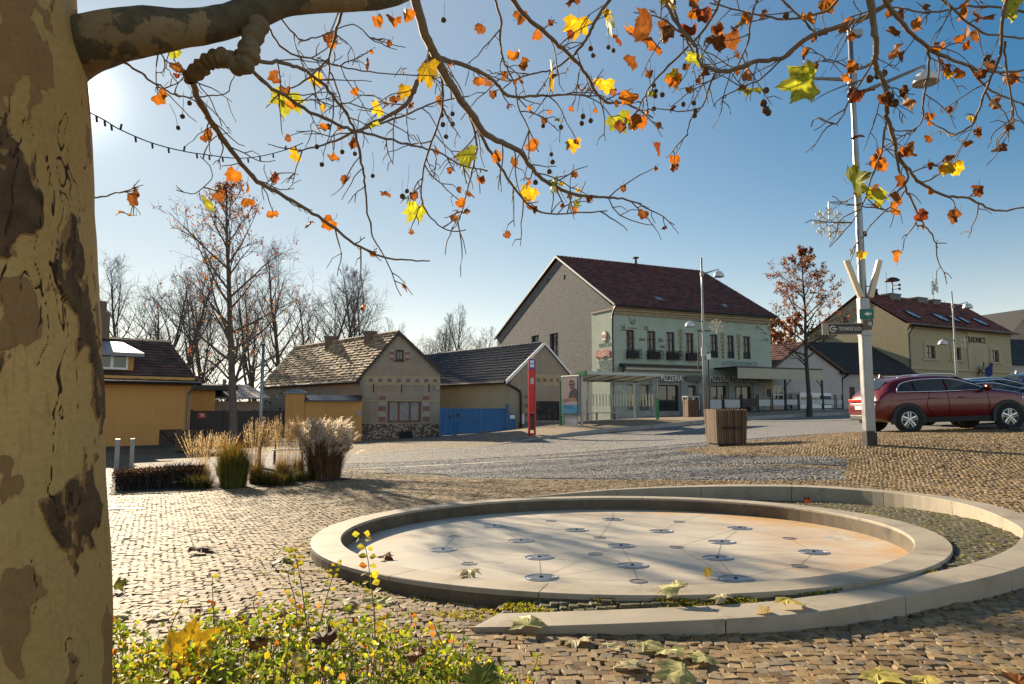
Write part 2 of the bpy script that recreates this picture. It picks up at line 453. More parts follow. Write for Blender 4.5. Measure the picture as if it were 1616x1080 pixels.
# ------------------------------------------------------------------ ground materials
def setts_mat(name, cols, moss=0.0):
    m, nt, b = newmat(name)
    co = coords(nt)
    a = _n(nt, 'ShaderNodeAttribute', attribute_name='tint')
    rp = _n(nt, 'ShaderNodeValToRGB'); e = rp.color_ramp.elements
    rp.color_ramp.interpolation = 'LINEAR'
    for i, c in enumerate(cols):
        if i < 2: el = e[i]; el.position = i / (len(cols) - 1)
        else: el = e.new(i / (len(cols) - 1))
    for i, c in enumerate(cols):
        e[i].position = i / (len(cols) - 1); e[i].color = (*c, 1)
    nt.links.new(a.outputs['Fac'], rp.inputs[0])
    c = mixc(nt, rampf(nt, noise_f(nt, 90, 4, .7, co), .3, .7), rp.outputs[0], mixc(nt, .5, rp.outputs[0], (.05, .04, .03)))
    c = mixc(nt, rampf(nt, noise_f(nt, .7, 6, .7, co), .35, .75), c, mixc(nt, .45, c, (.06, .045, .03)))
    c = mixc(nt, rampf(nt, noise_f(nt, 1.3, 7, .75, co), .56, .7), c, mixc(nt, .35, c, (.12, .11, .025)))
    if moss:
        c = mixc(nt, rampf(nt, noise_f(nt, 5, 6, .75, co), .45, .62), c, mixc(nt, moss, c, (.075, .085, .02)))
    nt.links.new(c, b.inputs['Base Color'])
    b.inputs['Roughness'].default_value = .72; b.inputs['Specular IOR Level'].default_value = .2
    bump(nt, b, noise_f(nt, 120, 5, .7, co), .5, .004)
    return m
def setts_far(name, cols, scale=11.0, squash=1.0, rough=.85, bs=.8):
    """small paving stones too far off to model one by one"""
    m, nt, b = newmat(name)
    co = coords(nt, (1.0, squash, .05))
    v = _n(nt, 'ShaderNodeTexVoronoi'); v.inputs['Scale'].default_value = scale; v.inputs['Randomness'].default_value = .55
    nt.links.new(co, v.inputs['Vector'])
    d = _n(nt, 'ShaderNodeTexVoronoi', feature='DISTANCE_TO_EDGE'); d.inputs['Scale'].default_value = scale; d.inputs['Randomness'].default_value = .55
    nt.links.new(co, d.inputs['Vector'])
    sep = _n(nt, 'ShaderNodeSeparateColor'); nt.links.new(v.outputs['Color'], sep.inputs[0])
    c = mixc(nt, sep.outputs[0], cols[0], cols[1])
    c = mixc(nt, rampf(nt, sep.outputs[1], .55, .9), c, cols[2])
    c = mixc(nt, rampf(nt, noise_f(nt, .35, 6, .65, coords(nt)), .35, .7), c, mixc(nt, .45, c, cols[3]))
    c = mixc(nt, rampf(nt, d.outputs['Distance'], .12, .02), c, (.045, .036, .028))
    nt.links.new(c, b.inputs['Base Color']); b.inputs['Roughness'].default_value = rough; b.inputs['Specular IOR Level'].default_value = .2
    ad = _n(nt, 'ShaderNodeMath', operation='ADD'); nt.links.new(rampf(nt, d.outputs['Distance'], 0, .2), ad.inputs[0])
    nt.links.new(sep.outputs[2], ad.inputs[1])
    bump(nt, b, ad.outputs[0], bs, .012)
    return m
TAN = [(.13, .08, .036), (.27, .175, .08), (.36, .245, .115), (.2, .165, .125), (.43, .31, .16), (.31, .18, .07)]
GREY = [(.19, .19, .19), (.26, .26, .255), (.22, .22, .225), (.31, .305, .295)]
M_setts = setts_mat('golden_granite_setts', TAN)
M_gsetts = setts_mat('grey_granite_setts', GREY)
M_msetts = setts_mat('mossy_setts', [(.1, .085, .055), (.16, .13, .085), (.13, .12, .08)], .75)
M_joint = pm('joint_sand', (.12, .09, .05), .95, .35, 6, 60, .5, .01, dirt=(.09, .1, .02), dirts=1.6)
M_far = setts_far('distant_golden_setts', [(.18, .12, .066), (.27, .19, .11), (.17, .14, .11), (.15, .1, .055)], 10)
M_road = setts_far('distant_grey_setts', [(.2, .2, .2), (.29, .285, .28), (.24, .235, .23), (.2, .185, .165)], 8, .7)
M_side = setts_far('pavement_setts', [(.3, .23, .15), (.42, .33, .22), (.33, .28, .22), (.25, .2, .14)], 9)

# ------------------------------------------------------------------ ground sheet
def axis(parts):
    a = []
    for lo, hi, st in parts: a.extend(np.arange(lo, hi - 1e-6, st))
    a.append(parts[-1][1]); return np.array(a)
gx = axis([(-1500, -100, 200), (-100, -40, 10), (-40, -3, .9), (-3, 7.2, .11), (7.2, 20, .6), (20, 60, 2), (60, 100, 10), (100, 1500, 200)])
gy = axis([(-200, -10, 38), (-10, 2, 1.5), (2, 3, .25), (3, 13.6, .11), (13.6, 24, .5), (24, 60, 1.2), (60, 100, 8), (100, 1800, 170)])
GX, GY = np.meshgrid(gx, gy)
GZ, gin = surf(GX, GY)
rr = np.hypot(GX - FX, GY - FY)
GZ = GZ - .007 * (1 - sstep(21.5, 22.5, GY)) - .006
GZ = np.where(inpoly(GX, GY, [(p.x, p.y) for p in SP_IN] + [(p.x, p.y) for p in SP_OUT[::-1]]), GZ - .12, GZ)
GZ = np.where(rr < FR - RW * .5, GZ - .6, GZ)           # the basin is dug out
GZ = np.where((np.abs(GX) > 100) | (GY > 90), GZ - .3, GZ)
V = np.stack([GX.ravel(), GY.ravel(), GZ.ravel()], 1)
nx, ny = len(gx), len(gy)
ii = (np.arange(ny - 1)[:, None] * nx + np.arange(nx - 1)[None, :]).ravel()
Q = np.stack([ii, ii + 1, ii + nx + 1, ii + nx], 1)
cy = V[Q, 1].mean(1)
ground = mesh_np('ground', V, Q, [M_joint, M_far], midx=np.where(cy > 22, 1, 0), smooth=True)
tag(ground, kind='structure')

# ------------------------------------------------------------------ setts, every stone modelled
ROAD_PX = [(380, 716), (545, 719), (640, 711), (760, 705), (850, 692), (1000, 677), (1345, 652), (1345, 681), (1180, 697), (1060, 711), (1120, 718), (1335, 722), (1336, 736), (1000, 733),
           (1334, 739), (1337, 757), (1240, 758), (1000, 757), (820, 757), (700, 753), (600, 747), (560, 741), (380, 748)]
BED_PX = [(174, 782), (262, 779), (365, 772), (460, 766), (552, 757), (556, 749), (480, 737), (330, 741), (178, 748)]
BED = [G(u, v) for u, v in BED_PX]
BED_XY = [(p.x, p.y) for p in BED]
def make_setts():
    rs = np.random.RandomState(5); s = .071
    J = np.arange(int(2.2 / s), int(22.1 / s)); I = np.arange(int(-20 / s), int(19 / s))
    JJ, II = np.meshgrid(J, I, indexing='ij')
    x = II * s + (JJ % 2) * s * .5 + rs.uniform(-.16, .16, II.shape) * s; y = JJ * s + 0 * x
    pu, pv = project(x, y, gzn(x, y)); gr = inpoly(pu, pv, ROAD_PX)
    k = (x / 1.25 + .13 * np.sin(y * .8)) % 1.0
    arc = .035 * (1 - (2 * k - 1) ** 2)
    k2 = (y / 2.15) % 1.0                                # the grey carriageway is laid in fans across the square
    fan = .55 * (1 - (2 * k2 - 1) ** 2)
    slope = np.where(gr, .55 * 4 * (2 * k2 - 1) / 2.15, -.035 * 4 * (2 * k - 1) / 1.25)
    x = x + np.where(gr, fan, 0)
    y = y + np.where(gr, 0, arc + .03 * np.sin(x * 1.7 + y) + .02 * np.sin(x * 5.1 + 2 * y)) + rs.uniform(-.12, .12, II.shape) * s
    x, y, slope = x.ravel(), y.ravel(), slope.ravel()
    keep = (np.abs(x - .15) < .83 * y + 1.4)
    x, y, slope = x[keep], y[keep], slope[keep]
    z, inn = surf(x, y); z = z + .006 * np.sin(x * 3.1 + 2 * np.sin(y * 1.3)) * np.sin(y * 2.7 + np.sin(x * 1.9))
    r = np.hypot(x - FX, y - FY)
    # leave out what lies under the granite kerbs and the bed
    near_sp = np.zeros(len(x), bool)
    band = [(p.x, p.y) for p in SP_IN] + [(p.x, p.y) for p in SP_OUT[::-1]]
    near_sp = inpoly(x, y, band)
    keep = (r > FR + .02) & ~near_sp & ~inpoly(x, y, BED_XY)
    x, y, z, slope, inn = x[keep], y[keep], z[keep], slope[keep], inn[keep]
    u, v = project(x, y, z)
    grey = inpoly(u + rs.uniform(-3, 3, len(u)), v + rs.uniform(-.8, .8, len(u)), ROAD_PX)
    n = len(x)
    a = np.arctan(slope) * .8 + rs.normal(0, .1, n)
    hw = s * .5 * rs.uniform(.84, 1.14, n); hh = s * .5 * rs.uniform(.84, 1.1, n)
    cx = np.array([-1, 1, 1, -1]); cyy = np.array([-1, -1, 1, 1])
    def ring(shrink, dz):
        px = hw[:, None] * cx * shrink + rs.normal(0, .005, (n, 4)); py = hh[:, None] * cyy * shrink + rs.normal(0, .005, (n, 4))
        X = x[:, None] + px * np.cos(a)[:, None] - py * np.sin(a)[:, None]
        Y = y[:, None] + px * np.sin(a)[:, None] + py * np.cos(a)[:, None]
        return X, Y, (z + dz)[:, None] + 0 * X
    h = rs.normal(0, .0024, n); tx = rs.normal(0, .032, n); ty = rs.normal(0, .032, n)
    X1, Y1, Z1 = ring(.88, h + .001); Z1 = Z1 + (X1 - x[:, None]) * tx[:, None] + (Y1 - y[:, None]) * ty[:, None] + rs.normal(0, .0012, (n, 4))
    X0, Y0, Z0 = ring(1.0, -.0075)
    Xb, Yb, Zb = X0, Y0, Z0 - .02
    VV = np.stack([np.concatenate([X1, X0, Xb], 1), np.concatenate([Y1, Y0, Yb], 1), np.concatenate([Z1, Z0, Zb], 1)], 2).reshape(-1, 3)
    base = (np.arange(n) * 12)[:, None]
    fs = [np.array([0, 1, 2, 3])]
    for i in range(4):
        j = (i + 1) % 4
        fs.append(np.array([4 + i, 4 + j, j, i])); fs.append(np.array([8 + i, 8 + j, 4 + j, 4 + i]))
    QQ = (base[:, None, :] + np.array(fs)[None, :, :]).reshape(-1, 4)
    tint = np.repeat(rs.rand(n), 9)
    mi = np.repeat(np.where(inn, 2, np.where(grey, 1, 0)), 9)
    o = mesh_np('paved_square', VV, QQ, [M_setts, M_gsetts, M_msetts], tint=tint, midx=mi)
    tag(o, kind='structure')
    print('setts', n)
make_setts()

# ------------------------------------------------------------------ road, pavement, kerb
KERB_PX = [(380, 716), (470, 718), (545, 719.5), (640, 711.5), (700, 708.5), (760, 706), (800, 700.5), (850, 693.5), (925, 686), (1000, 679.3), (1090, 671), (1180, 663.6), (1260, 658.5), (1345, 655), (1480, 650)]
KERB = catmull([G(u, v) for u, v in KERB_PX], 5)
KERB = [Vector((p.x, p.y, gz(p.x, p.y))) for p in KERB]
NEAR = []
for p in KERB:
    NEAR.append(Vector((p.x * .9 - 1, 21.8, 0)))
NR = 14
def loft(name, A, B, n, zf, mat, kind='structure'):
    A = np.array([(p[0], p[1]) for p in A]); B = np.array([(p[0], p[1]) for p in B])
    t = np.linspace(0, 1, n + 1)[:, None, None]
    XY = A[None] * (1 - t) + B[None] * t
    Z = zf(XY[..., 0], XY[..., 1])
    Vv = np.stack([XY[..., 0].ravel(), XY[..., 1].ravel(), Z.ravel()], 1); m = len(A)
    i0 = (np.arange(n)[:, None] * m + np.arange(m - 1)[None]).ravel()
    Qq = np.stack([i0, i0 + 1, i0 + m + 1, i0 + m], 1)
    o = mesh_np(name, Vv, Qq, mat, smooth=True); tag(o, kind=kind); return o
road = loft('road', NEAR, KERB, NR, lambda x, y: gzn(x, y) + .006, M_road)
BACK = [Vector((p.x * 1.5 - 2, p.y + 32, 0)) for p in KERB]
SB = [Vector((p.x - .02, p.y + .17, 0)) for p in KERB]
side = loft('pavement', SB, BACK, 30, lambda x, y: gzn(x, y) + sw_h(x), M_side)
M_kerb = pm('kerb_granite', (.34, .32, .29), .75, .25, 4, 120, .3, .004, dirt=(.16, .14, .11))
kv, kf = [], []
for i, p in enumerate(KERB):
    h = float(sw_h(p.x)) + .006
    kv += [(p.x, p.y, p.z - .1), (p.x + .006, p.y + .004, p.z + h - .012), (p.x, p.y + .018, p.z + h), (p.x, p.y + .24, p.z + h)]
    if i: b = i * 4; kf += [(b - 4 + k, b + k, b + k + 1, b - 3 + k) for k in range(3)]
kb = MB(); kb.add(kv, kf); tag(kb.build('kerb', M_kerb), kind='structure')
M_line = pm('pale_stone_row', (.52, .46, .38), .6, .2, 3, 60, .3, .004)
for pts in ([(560, 723), (660, 714.5), (754, 707.8)], [(640, 737), (754, 731), (870, 722), (988, 712.5)], [(817, 703.5), (940, 692), (1080, 680.5), (1180, 673)], [(560, 741), (650, 737), (800, 729), (900, 724)]):
    w = catmull([G(u, v) for u, v in pts], 6); mb = MB(); vs, fs = [], []
    for i, p in enumerate(w):
        for o in (0, .16):
            y = p.y + o; vs.append((p.x, y, gz(p.x, y) + (.011 if y > 21.8 else .006)))
        if i: b = 2 * i; fs.append((b - 2, b, b + 1, b - 1))
    mb.add(vs, fs); tag(mb.build('stone_line', M_line), kind='structure')

# ================================================================== FOUNTAIN
M_gran = pm('sawn_granite', (.35, .3, .225), .65, .22, 1.6, 220, .35, .002, dirt=(.19, .145, .095), dirts=2.2)
def floor_mat():
    m, nt, b = newmat('basin_concrete')
    co = coords(nt)
    c = mixc(nt, rampf(nt, noise_f(nt, 1.1, 6, .65, co), .3, .7), (.42, .37, .295), (.6, .53, .42))
    c = mixc(nt, rampf(nt, noise_f(nt, 60, 3, .7, co), .3, .8), c, mixc(nt, .35, c, (.2, .19, .17)))
    # rust stains: strongest by the rim on the right and in patches
    sx = _n(nt, 'ShaderNodeVectorMath', operation='LENGTH'); nt.links.new(co, sx.inputs[0])
    sp = _n(nt, 'ShaderNodeSeparateXYZ'); nt.links.new(co, sp.inputs[0])
    rim = rampf(nt, sx.outputs['Value'], 1.3, 2.6)
    right = rampf(nt, sp.outputs[0], -1.6, 2.2)
    n3 = noise_f(nt, .9, 6, .65, co)
    def mul(a, bb):
        q = _n(nt, 'ShaderNodeMath', operation='MULTIPLY'); nt.links.new(a, q.inputs[0])
        if isinstance(bb, float): q.inputs[1].default_value = bb
        else: nt.links.new(bb, q.inputs[1])
        return q.outputs[0]
    f = mul(mul(rim, right), rampf(nt, n3, .38, .56))
    c = mixc(nt, mul(f, .8), c, (.5, .28, .1))
    f2 = mul(rampf(nt, sx.outputs['Value'], 1.5, 2.7), rampf(nt, noise_f(nt, .8, 5, .6, co, dim=None), .52, .68))
    c = mixc(nt, mul(f2, .75), c, (.46, .27, .11))
    c = mixc(nt, mul(rampf(nt, noise_f(nt, 2.3, 5, .6, co), .66, .72), .5), c, (.16, .155, .15))
    nt.links.new(c, b.inputs['Base Color']); b.inputs['Roughness'].default_value = .5; b.inputs['Specular IOR Level'].default_value = .4
    bump(nt, b, noise_f(nt, 150, 4, .7, co), .25, .002)
    return m
M_floor = floor_mat()
M_stain_shade = pm('stained_shaded_granite', (.13, .1, .065), .75, .5, 1.6, 60, .4, .004, dirt=(.02, .017, .012), dirts=2.2)  # stain tone, also paints shade onto the rim's outer face
M_cut = pm('floor_joint', (.11, .1, .085), .9, .2)
M_steel = pm('brushed_steel', (.34, .35, .37), .4, .15, 8, 90, metal=.9)
M_black = pm('black_slot', (.012, .012, .012), .7, .2)
fo = thing('fountain', 'low circular granite fountain basin with flush steel water jets, dry', 'fountain', (FX, FY, ring_z(FX, FY)))
_z = Vector((-RX, -RS, 1)).normalized(); _x = Vector((1, 0, RX)).normalized(); _y = _z.cross(_x)
FROT = Matrix((_x, _y, _z)).transposed()
fo.rotation_euler = FROT.to_euler()
FI = (Matrix.Translation((FX, FY, ring_z(FX, FY))) @ FROT.to_4x4()).inverted()
FD = -.17                                               # floor below the rim
mb = MB(); NB = 16
for b_ in range(NB):
    a0, a1 = 2 * math.pi * b_ / NB + .0013 + .1, 2 * math.pi * (b_ + 1) / NB - .0013 + .1
    vs, fs = [], []
    for k in range(9):
        a = a0 + (a1 - a0) * k / 8; c, s = math.cos(a), math.sin(a)
        pr = [(FR - RW, FD - .1), (FR - RW, -.006), (FR - RW + .006, 0), (FR - .006, 0), (FR, -.006), (FR, -.55)]
        vs += [(r * c, r * s, z) for r, z in pr]
    for k in range(8):
        for j in range(6):
            j2 = (j + 1) % 6; fs.append((k * 6 + j, k * 6 + j2, (k + 1) * 6 + j2, (k + 1) * 6 + j))
    fs += [(0, 1, 2, 3, 4, 5), (48, 53, 52, 51, 50, 49)]
    mb.add(vs, fs)
mb.build('rim', M_gran, fo)
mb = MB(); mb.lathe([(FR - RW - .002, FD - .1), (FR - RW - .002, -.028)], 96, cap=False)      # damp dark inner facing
mb.build('inner_facing', M_stain_shade, fo)
MB().lathe([(FR + .002, -.5), (FR + .002, -.035)], 96, cap=False).build('outer_grime_shade', M_stain_shade, fo)          # grime plus painted shade on the outer face
mb = MB(); mb.lathe([(0.001, FD), (FR - RW + .05, FD)], 96, cap=False)
basin = mb.build('basin_floor', M_floor, fo)
def floorpt(u, v):
    h = hit(u, v, (FX, FY, ring_z(FX, FY) + FD), (-RX, -RS, 1)); return FI @ h
NOZ = [(780, 831), (910, 837), (967, 820), (1043, 839), (1167, 834), (822, 854), (980, 862), (1139, 856), (699, 868), (851, 880), (1132, 881), (1284, 872), (998, 893), (854, 912), (1161, 914)]
HOL = [(717, 847), (869, 823), (946, 849), (1071, 824), (1245, 850), (1261, 894), (939, 875), (1067, 864), (740, 890), (1007, 918)]
nz = [floorpt(*q) for q in NOZ]; hz = [floorpt(*q) for q in HOL]
mb = MB()
def strip(a, b, w, z):
    d = Vector((b.x - a.x, b.y - a.y, 0)); n = Vector((-d.y, d.x, 0)).normalized() * w
    mb.add([(a.x - n.x, a.y - n.y, z), (b.x - n.x, b.y - n.y, z), (b.x + n.x, b.y + n.y, z), (a.x + n.x, a.y + n.y, z)], [(0, 1, 2, 3)])
al = nz + hz; done = set(); kz = 0
for i, a in enumerate(al):
    o = sorted(range(len(al)), key=lambda j: (al[j].xy - a.xy).length)
    for j in o[1:(6 if i < len(nz) else 4)]:
        if (min(i, j), max(i, j)) in done or (al[j].xy - a.xy).length > 2.1: continue
        done.add((min(i, j), max(i, j))); kz += 1; strip(a, al[j], .0022, FD + .002 + .0002 * (kz % 9))
    if a.xy.length > 1.5:
        kz += 1; strip(a, Vector((a.x, a.y, 0)) * ((FR - RW) / a.xy.length), .0022, FD + .002 + .0002 * (kz % 9))
mb.build('floor_joint', M_cut, fo)
for p in nz:
    s = .145
    o = MB().lathe([(s * .99, FD - .02), (s, FD + .0055), (s * .9, FD + .0065), (s * .9, FD + .003), (s * .82, FD + .003), (s * .82, FD + .0065), (s * .74, FD + .0065), (s * .74, FD + .003), (s * .66, FD + .003), (s * .66, FD + .006), (.0, FD + .008)], 28, Matrix.Translation((p.x, p.y, 0)), cap=False).build('nozzle', M_steel, fo, smooth=False)
    m2 = MB(); m2.lathe([(.018, FD + .006), (.016, FD + .016), (.0, FD + .016)], 10, Matrix.Translation((p.x, p.y, 0)), cap=False)
    for r0, r1 in ((.74, .82), (.9, .985)):
        m2.lathe([(s * r0 + .001, FD + .0038), (s * r1 - .001, FD + .0038)], 28, Matrix.Translation((p.x, p.y, 0)), cap=False)
    m2.build('jet', M_black, o)
for p in hz:
    mb = MB(); mb.lathe([(.075, FD - .02), (.075, FD + .0045), (.06, FD + .0055), (.058, FD + .0045)], 20, Matrix.Translation((p.x, p.y, 0)), cap=False)
    dr = mb.build('drain', M_steel, fo)
    MB().prism([(.057 * math.cos(math.pi * k / 10), .057 * math.sin(math.pi * k / 10)) for k in range(11)], 0, .0052, 0, .5, Matrix.Translation((p.x, p.y, FD)) @ Matrix.Rotation(R(90), 4, 'X') @ Matrix.Scale(-1, 4, (0, 1, 0))).build('drain_slot', M_black, dr)

# spiral bench wall round the basin
mb = MB(); n = len(SP_IN); i = 0
jl = 0.0; cuts = [0]
for k in range(1, n):
    jl += (SP_IN[k] - SP_IN[k - 1]).length
    if jl > 1.25: cuts.append(k); jl = 0.0
if n - 1 - cuts[-1] < 4: cuts.pop()
cuts.append(n - 1)
for c0, c1 in zip(cuts, cuts[1:]):
    vs, fs = [], []
    for k in range(c0, c1 + 1):
        a, b = SP_IN[k].copy(), SP_OUT[k].copy()
        t = (SP_IN[min(k + 1, n - 1)] - SP_IN[max(k - 1, 0)]).normalized() * .004
        if k == c0: a += t; b += t
        if k == c1: a -= t; b -= t
        e = (b - a).normalized() * .006
        vs += [(a.x, a.y, a.z - .55), (a.x, a.y, a.z - .006), (a.x + e.x, a.y + e.y, a.z), (b.x - e.x, b.y - e.y, b.z), (b.x, b.y, b.z - .006), (b.x, b.y, b.z - .55)]
    m = c1 - c0
    for k in range(m):
        for j in range(5): fs.append((k * 6 + j, (k + 1) * 6 + j, (k + 1) * 6 + j + 1, k * 6 + j + 1))
    fs += [(5, 4, 3, 2, 1, 0), tuple(m * 6 + j for j in range(6))]
    mb.add(vs, fs)
spw = mb.build('spiral_wall', M_gran)
tag(spw, 'low granite wall spiralling out round the fountain basin, one tip flush with the paving', 'wall')
# ================================================================== BUILDINGS
def ztop(o, *a): return o
M_tileD = pm('dark_roof_tiles', (.045, .05, .06), .55, .25, 2, 30, .2, .004, tint=.35)
M_tileR = pm('brown_red_tiles', (.115, .042, .032), .7, .3, 1.5, 30, .3, .006, tint=.5)
M_tileRed = pm('red_roof_tiles', (.16, .05, .032), .7, .3, 1.5, 30, .3, .006, tint=.5)
M_tileO = pm('weathered_clay_tiles', (.46, .32, .19), .85, .35, 1.2, 25, .4, .01, tint=.45, dirt=(.12, .085, .06))
M_felt = pm('charcoal_roof_felt', (.035, .036, .04), .75, .3, 2, 40, .2, .004, tint=.2)
M_wood = pm('brown_window_wood', (.07, .028, .016), .5, .3, 6, 60)
M_woodR = pm('red_brown_window_wood', (.16, .06, .03), .5, .3, 6, 60)
M_white = pm('white_paint', (.72, .72, .7), .5, .1, 3, 40)
M_glass = glassmat('window_glass', (.03, .03, .032))
M_gutter = pm('dark_gutter_metal', (.035, .03, .028), .45, .2, 5, 50, metal=.4)
M_zinc = pm('zinc_sheet', (.2, .215, .23), .5, .2, 3, 40, metal=.6)
M_brick = pm('chimney_brick', (.2, .13, .095), .85, .35, 8, 50, .5, .01)
M_iron = pm('black_iron', (.015, .015, .016), .5, .2)
M_cement = pm('grey_render', (.178, .18, .178), .95, .5, 5, 9, 1.0, .03, dirt=(.11, .105, .095), dirts=1.6, bscale=6, streak=.3)

def window(par, x0, z0, x1, z1, y, wmat, nx=2, nz=(.0,), fw=.07, bar=.05, gmat=None, axis='x', sgn=1, name='window', sill=None):
    """timber window set back in its opening, with mullions; its pane is a child"""
    f = (lambda M: M) if axis == 'x' else (lambda M: Matrix(((0, sgn, 0, 0), (1, 0, 0, 0), (0, 0, 1, 0), (0, 0, 0, 1))) @ M)
    T = f(Matrix.Identity(4))
    mb = MB(); d = .06
    mb.bx(x0, x0 + fw, y, y + d, z0, z1, M=T); mb.bx(x1 - fw, x1, y, y + d, z0, z1, M=T)
    mb.bx(x0 + fw, x1 - fw, y, y + d, z1 - fw, z1, M=T); mb.bx(x0 + fw, x1 - fw, y, y + d, z0, z0 + fw, M=T)
    for i in range(1, nx):
        xc = x0 + (x1 - x0) * i / nx; mb.bx(xc - bar / 2, xc + bar / 2, y + .003, y + d - .003, z0 + fw, z1 - fw, M=T)
    for q in nz:
        if q: zc = z0 + (z1 - z0) * q; mb.bx(x0 + fw, x1 - fw, y + .006, y + d - .006, zc - bar / 2, zc + bar / 2, M=T)
    w = mb.build(name, wmat, par)
    g = MB(); g.bx(x0 + .01, x1 - .01, y + d * .6, y + d * .9, z0 + .01, z1 - .01, M=T); g.build('pane', gmat or M_glass, w)
    if sill is not None:
        s = MB(); s.bx(x0 - .08, x1 + .08, -.06, y, z0 - .08, z0 - .003, M=T); s.build('sill', sill, w)
    return w
def pipe(par, pts, r=.05, mat=None, name='downpipe'):
    mb = MB(); mb.tube(catmull(pts, 5) if len(pts) > 2 else pts, r, 8); return mb.build(name, mat or M_gutter, par, smooth=True)
def vadd(a, b): return (a[0] + b[0], a[1] + b[1], a[2] + b[2])

# ------------------------------------------------------------------ the pale green restaurant
FA = Frame((7.27, 50.0, 0.25), math.atan2(6, 12.9))
W, D, EZ = 15.2, 20.7, 8.35
RY, RZ = 8.2, 13.35                                     # ridge
M_mint = pm('pale_green_render', (.36, .43, .36), .85, .14, .8, 60, .25, .006, dirt=(.25, .29, .23), dirts=.7, streak=.25)
M_cream = pm('cream_stucco', (.36, .3, .2), .8, .12, 1.5, 50, .2, .004)
M_stone = pm('grey_green_painted_stone', (.25, .265, .245), .8, .25, 1.5, 40, .3, .006)
M_gold = pm('ochre_painted_ornament', (.34, .26, .09), .8, .3, 5, 60)
M_goldl = pm('grey_painted_ornament', (.2, .21, .17), .8, .3, 5, 60)
M_awn = pm('cream_awning_cloth', (.4, .38, .29), .8, .12, 1.5, 60)
M_txtg = pm('faded_blue_green_lettering', (.12, .2, .19), .8, .1)
M_txtw = pm('white_lettering', (.75, .73, .66), .6, .1)
piz = thing('restaurant', 'two storey pale green restaurant with dark red tiled roof and grey rendered side wall', 'restaurant', FA.O, FA.a)
UP = [FA.rect(*r) for r in ((988.2, 519, 1001.5, 558), (1020.8, 521.5, 1035, 560), (1051.4, 523.6, 1065.2, 562), (1081.5, 525.6, 1095.2, 563.5), (1120.6, 528.9, 1133.5, 567), (1147, 530.9, 1159.3, 568), (1172, 532.7, 1184.8, 569))]
zu0, zu1 = UP[3][1], UP[3][3]
UP = [(a, zu0, b, zu1) for a, _, b, _ in UP]
DN = [FA.rect(*r) for r in ((990.3, 607.7, 1004.5, 648), (1008.6, 607.7, 1026, 648), (1039, 607.7, 1072.4, 649), (1086, 609.7, 1100, 655), (1121.6, 609.7, 1148, 650), (1160, 610, 1187, 650))]
zd1 = DN[2][3]
DN = [(a, max(b, .35) if i != 3 else .3, c, zd1) for i, (a, b, c, d) in enumerate(DN)]
_, zband = FA.front(1040, 590)                           # top of the shopfront
mb = MB()
mb.wall([(0, zband), (W, zband), (W, EZ), (0, EZ)], UP, .22)
mb.poly([(W, 0, -.6), (W, D, -.6), (W, D, EZ), (W, RY, RZ), (W, 0, EZ)])
mb.poly([(0, D, -.6), (W, D, -.6), (W, D, EZ), (0, D, EZ)])
mb.build('facade', M_mint, piz)
mb = MB(); mb.wall([(0, -.6), (W, -.6), (W, zband), (0, zband)], DN, .3)
prev = 0.0
edges = sorted([(a, c) for a, _, c, _ in DN])
for i, (a, c) in enumerate(edges):                       # pilasters between the openings
    nxt = edges[i + 1][0] if i + 1 < len(edges) else W - .9
    x0, x1 = c + .12, nxt - .12
    if x1 - x0 > .2:
        mb.bx(x0, x1, -.09, .0, -.3, zd1 + .15); mb.bx(x0 - .05, x1 + .05, -.13, .0, zd1 + .153, zd1 + .3); mb.bx(x0 - .04, x1 + .04, -.12, 0, -.5, .12)
mb.bx(1.2, W - .9, -.1, 0, zd1 + .32, zd1 + .42); mb.bx(1.2, W - .9, -.16, 0, zband - .2, zband - .05)
shop = mb.build('shopfront', M_stone, piz)
mb = MB(); mb.bx(W - .85, W + .004, -.012, .1, -.5, zband - .01); mb.build('end_panel', M_cream, piz)
# gable side wall
SW = [FA.srect(838.7, 531, 850.6, 556), FA.srect(867.5, 527.5, 881, 570)]
SH = [FA.srect(863, 440.5, 866, 447), FA.srect(889.5, 434.5, 892.5, 441)]
mb = MB(); mb.wall([(0, -.6), (0, EZ), (RY, RZ), (D, EZ - .4), (D, -.6)], SW + SH, .25, axis='y', inward=1)
mb.build('gable_wall', M_cement, piz)
for y0, z0, y1, z1 in SW: window(piz, y0, z0, y1, z1, .18, M_wood, 2, (.6,), axis='y', gmat=M_glass)
for y0, z0, y1, z1 in SH:
    mb = MB(); mb.bx(.2, .24, y0 - .02, y1 + .02, z0 - .02, z1 + .02); mb.build('vent', M_black, piz)
ym, zm = FA.side(934, 496); zt2 = FA.side(967, 489)[1]
mb = MB(); mb.prism([(0, -.5), (ym, -.5), (ym, zm), (0, zt2)], -.03, .0, M=Matrix(((0, 1, 0, 0), (1, 0, 0, 0), (0, 0, 1, 0), (0, 0, 0, 1)))); mb.build('painted_side_strip', M_mint, piz)
mb = MB(); mb.prism([(-.05, zt2), (ym + .05, zm), (ym + .05, zm + .1), (-.05, zt2 + .1)], -.1, .0, M=Matrix(((0, 1, 0, 0), (1, 0, 0, 0), (0, 0, 1, 0), (0, 0, 0, 1)))); mb.build('strip_ledge', M_cream, piz)
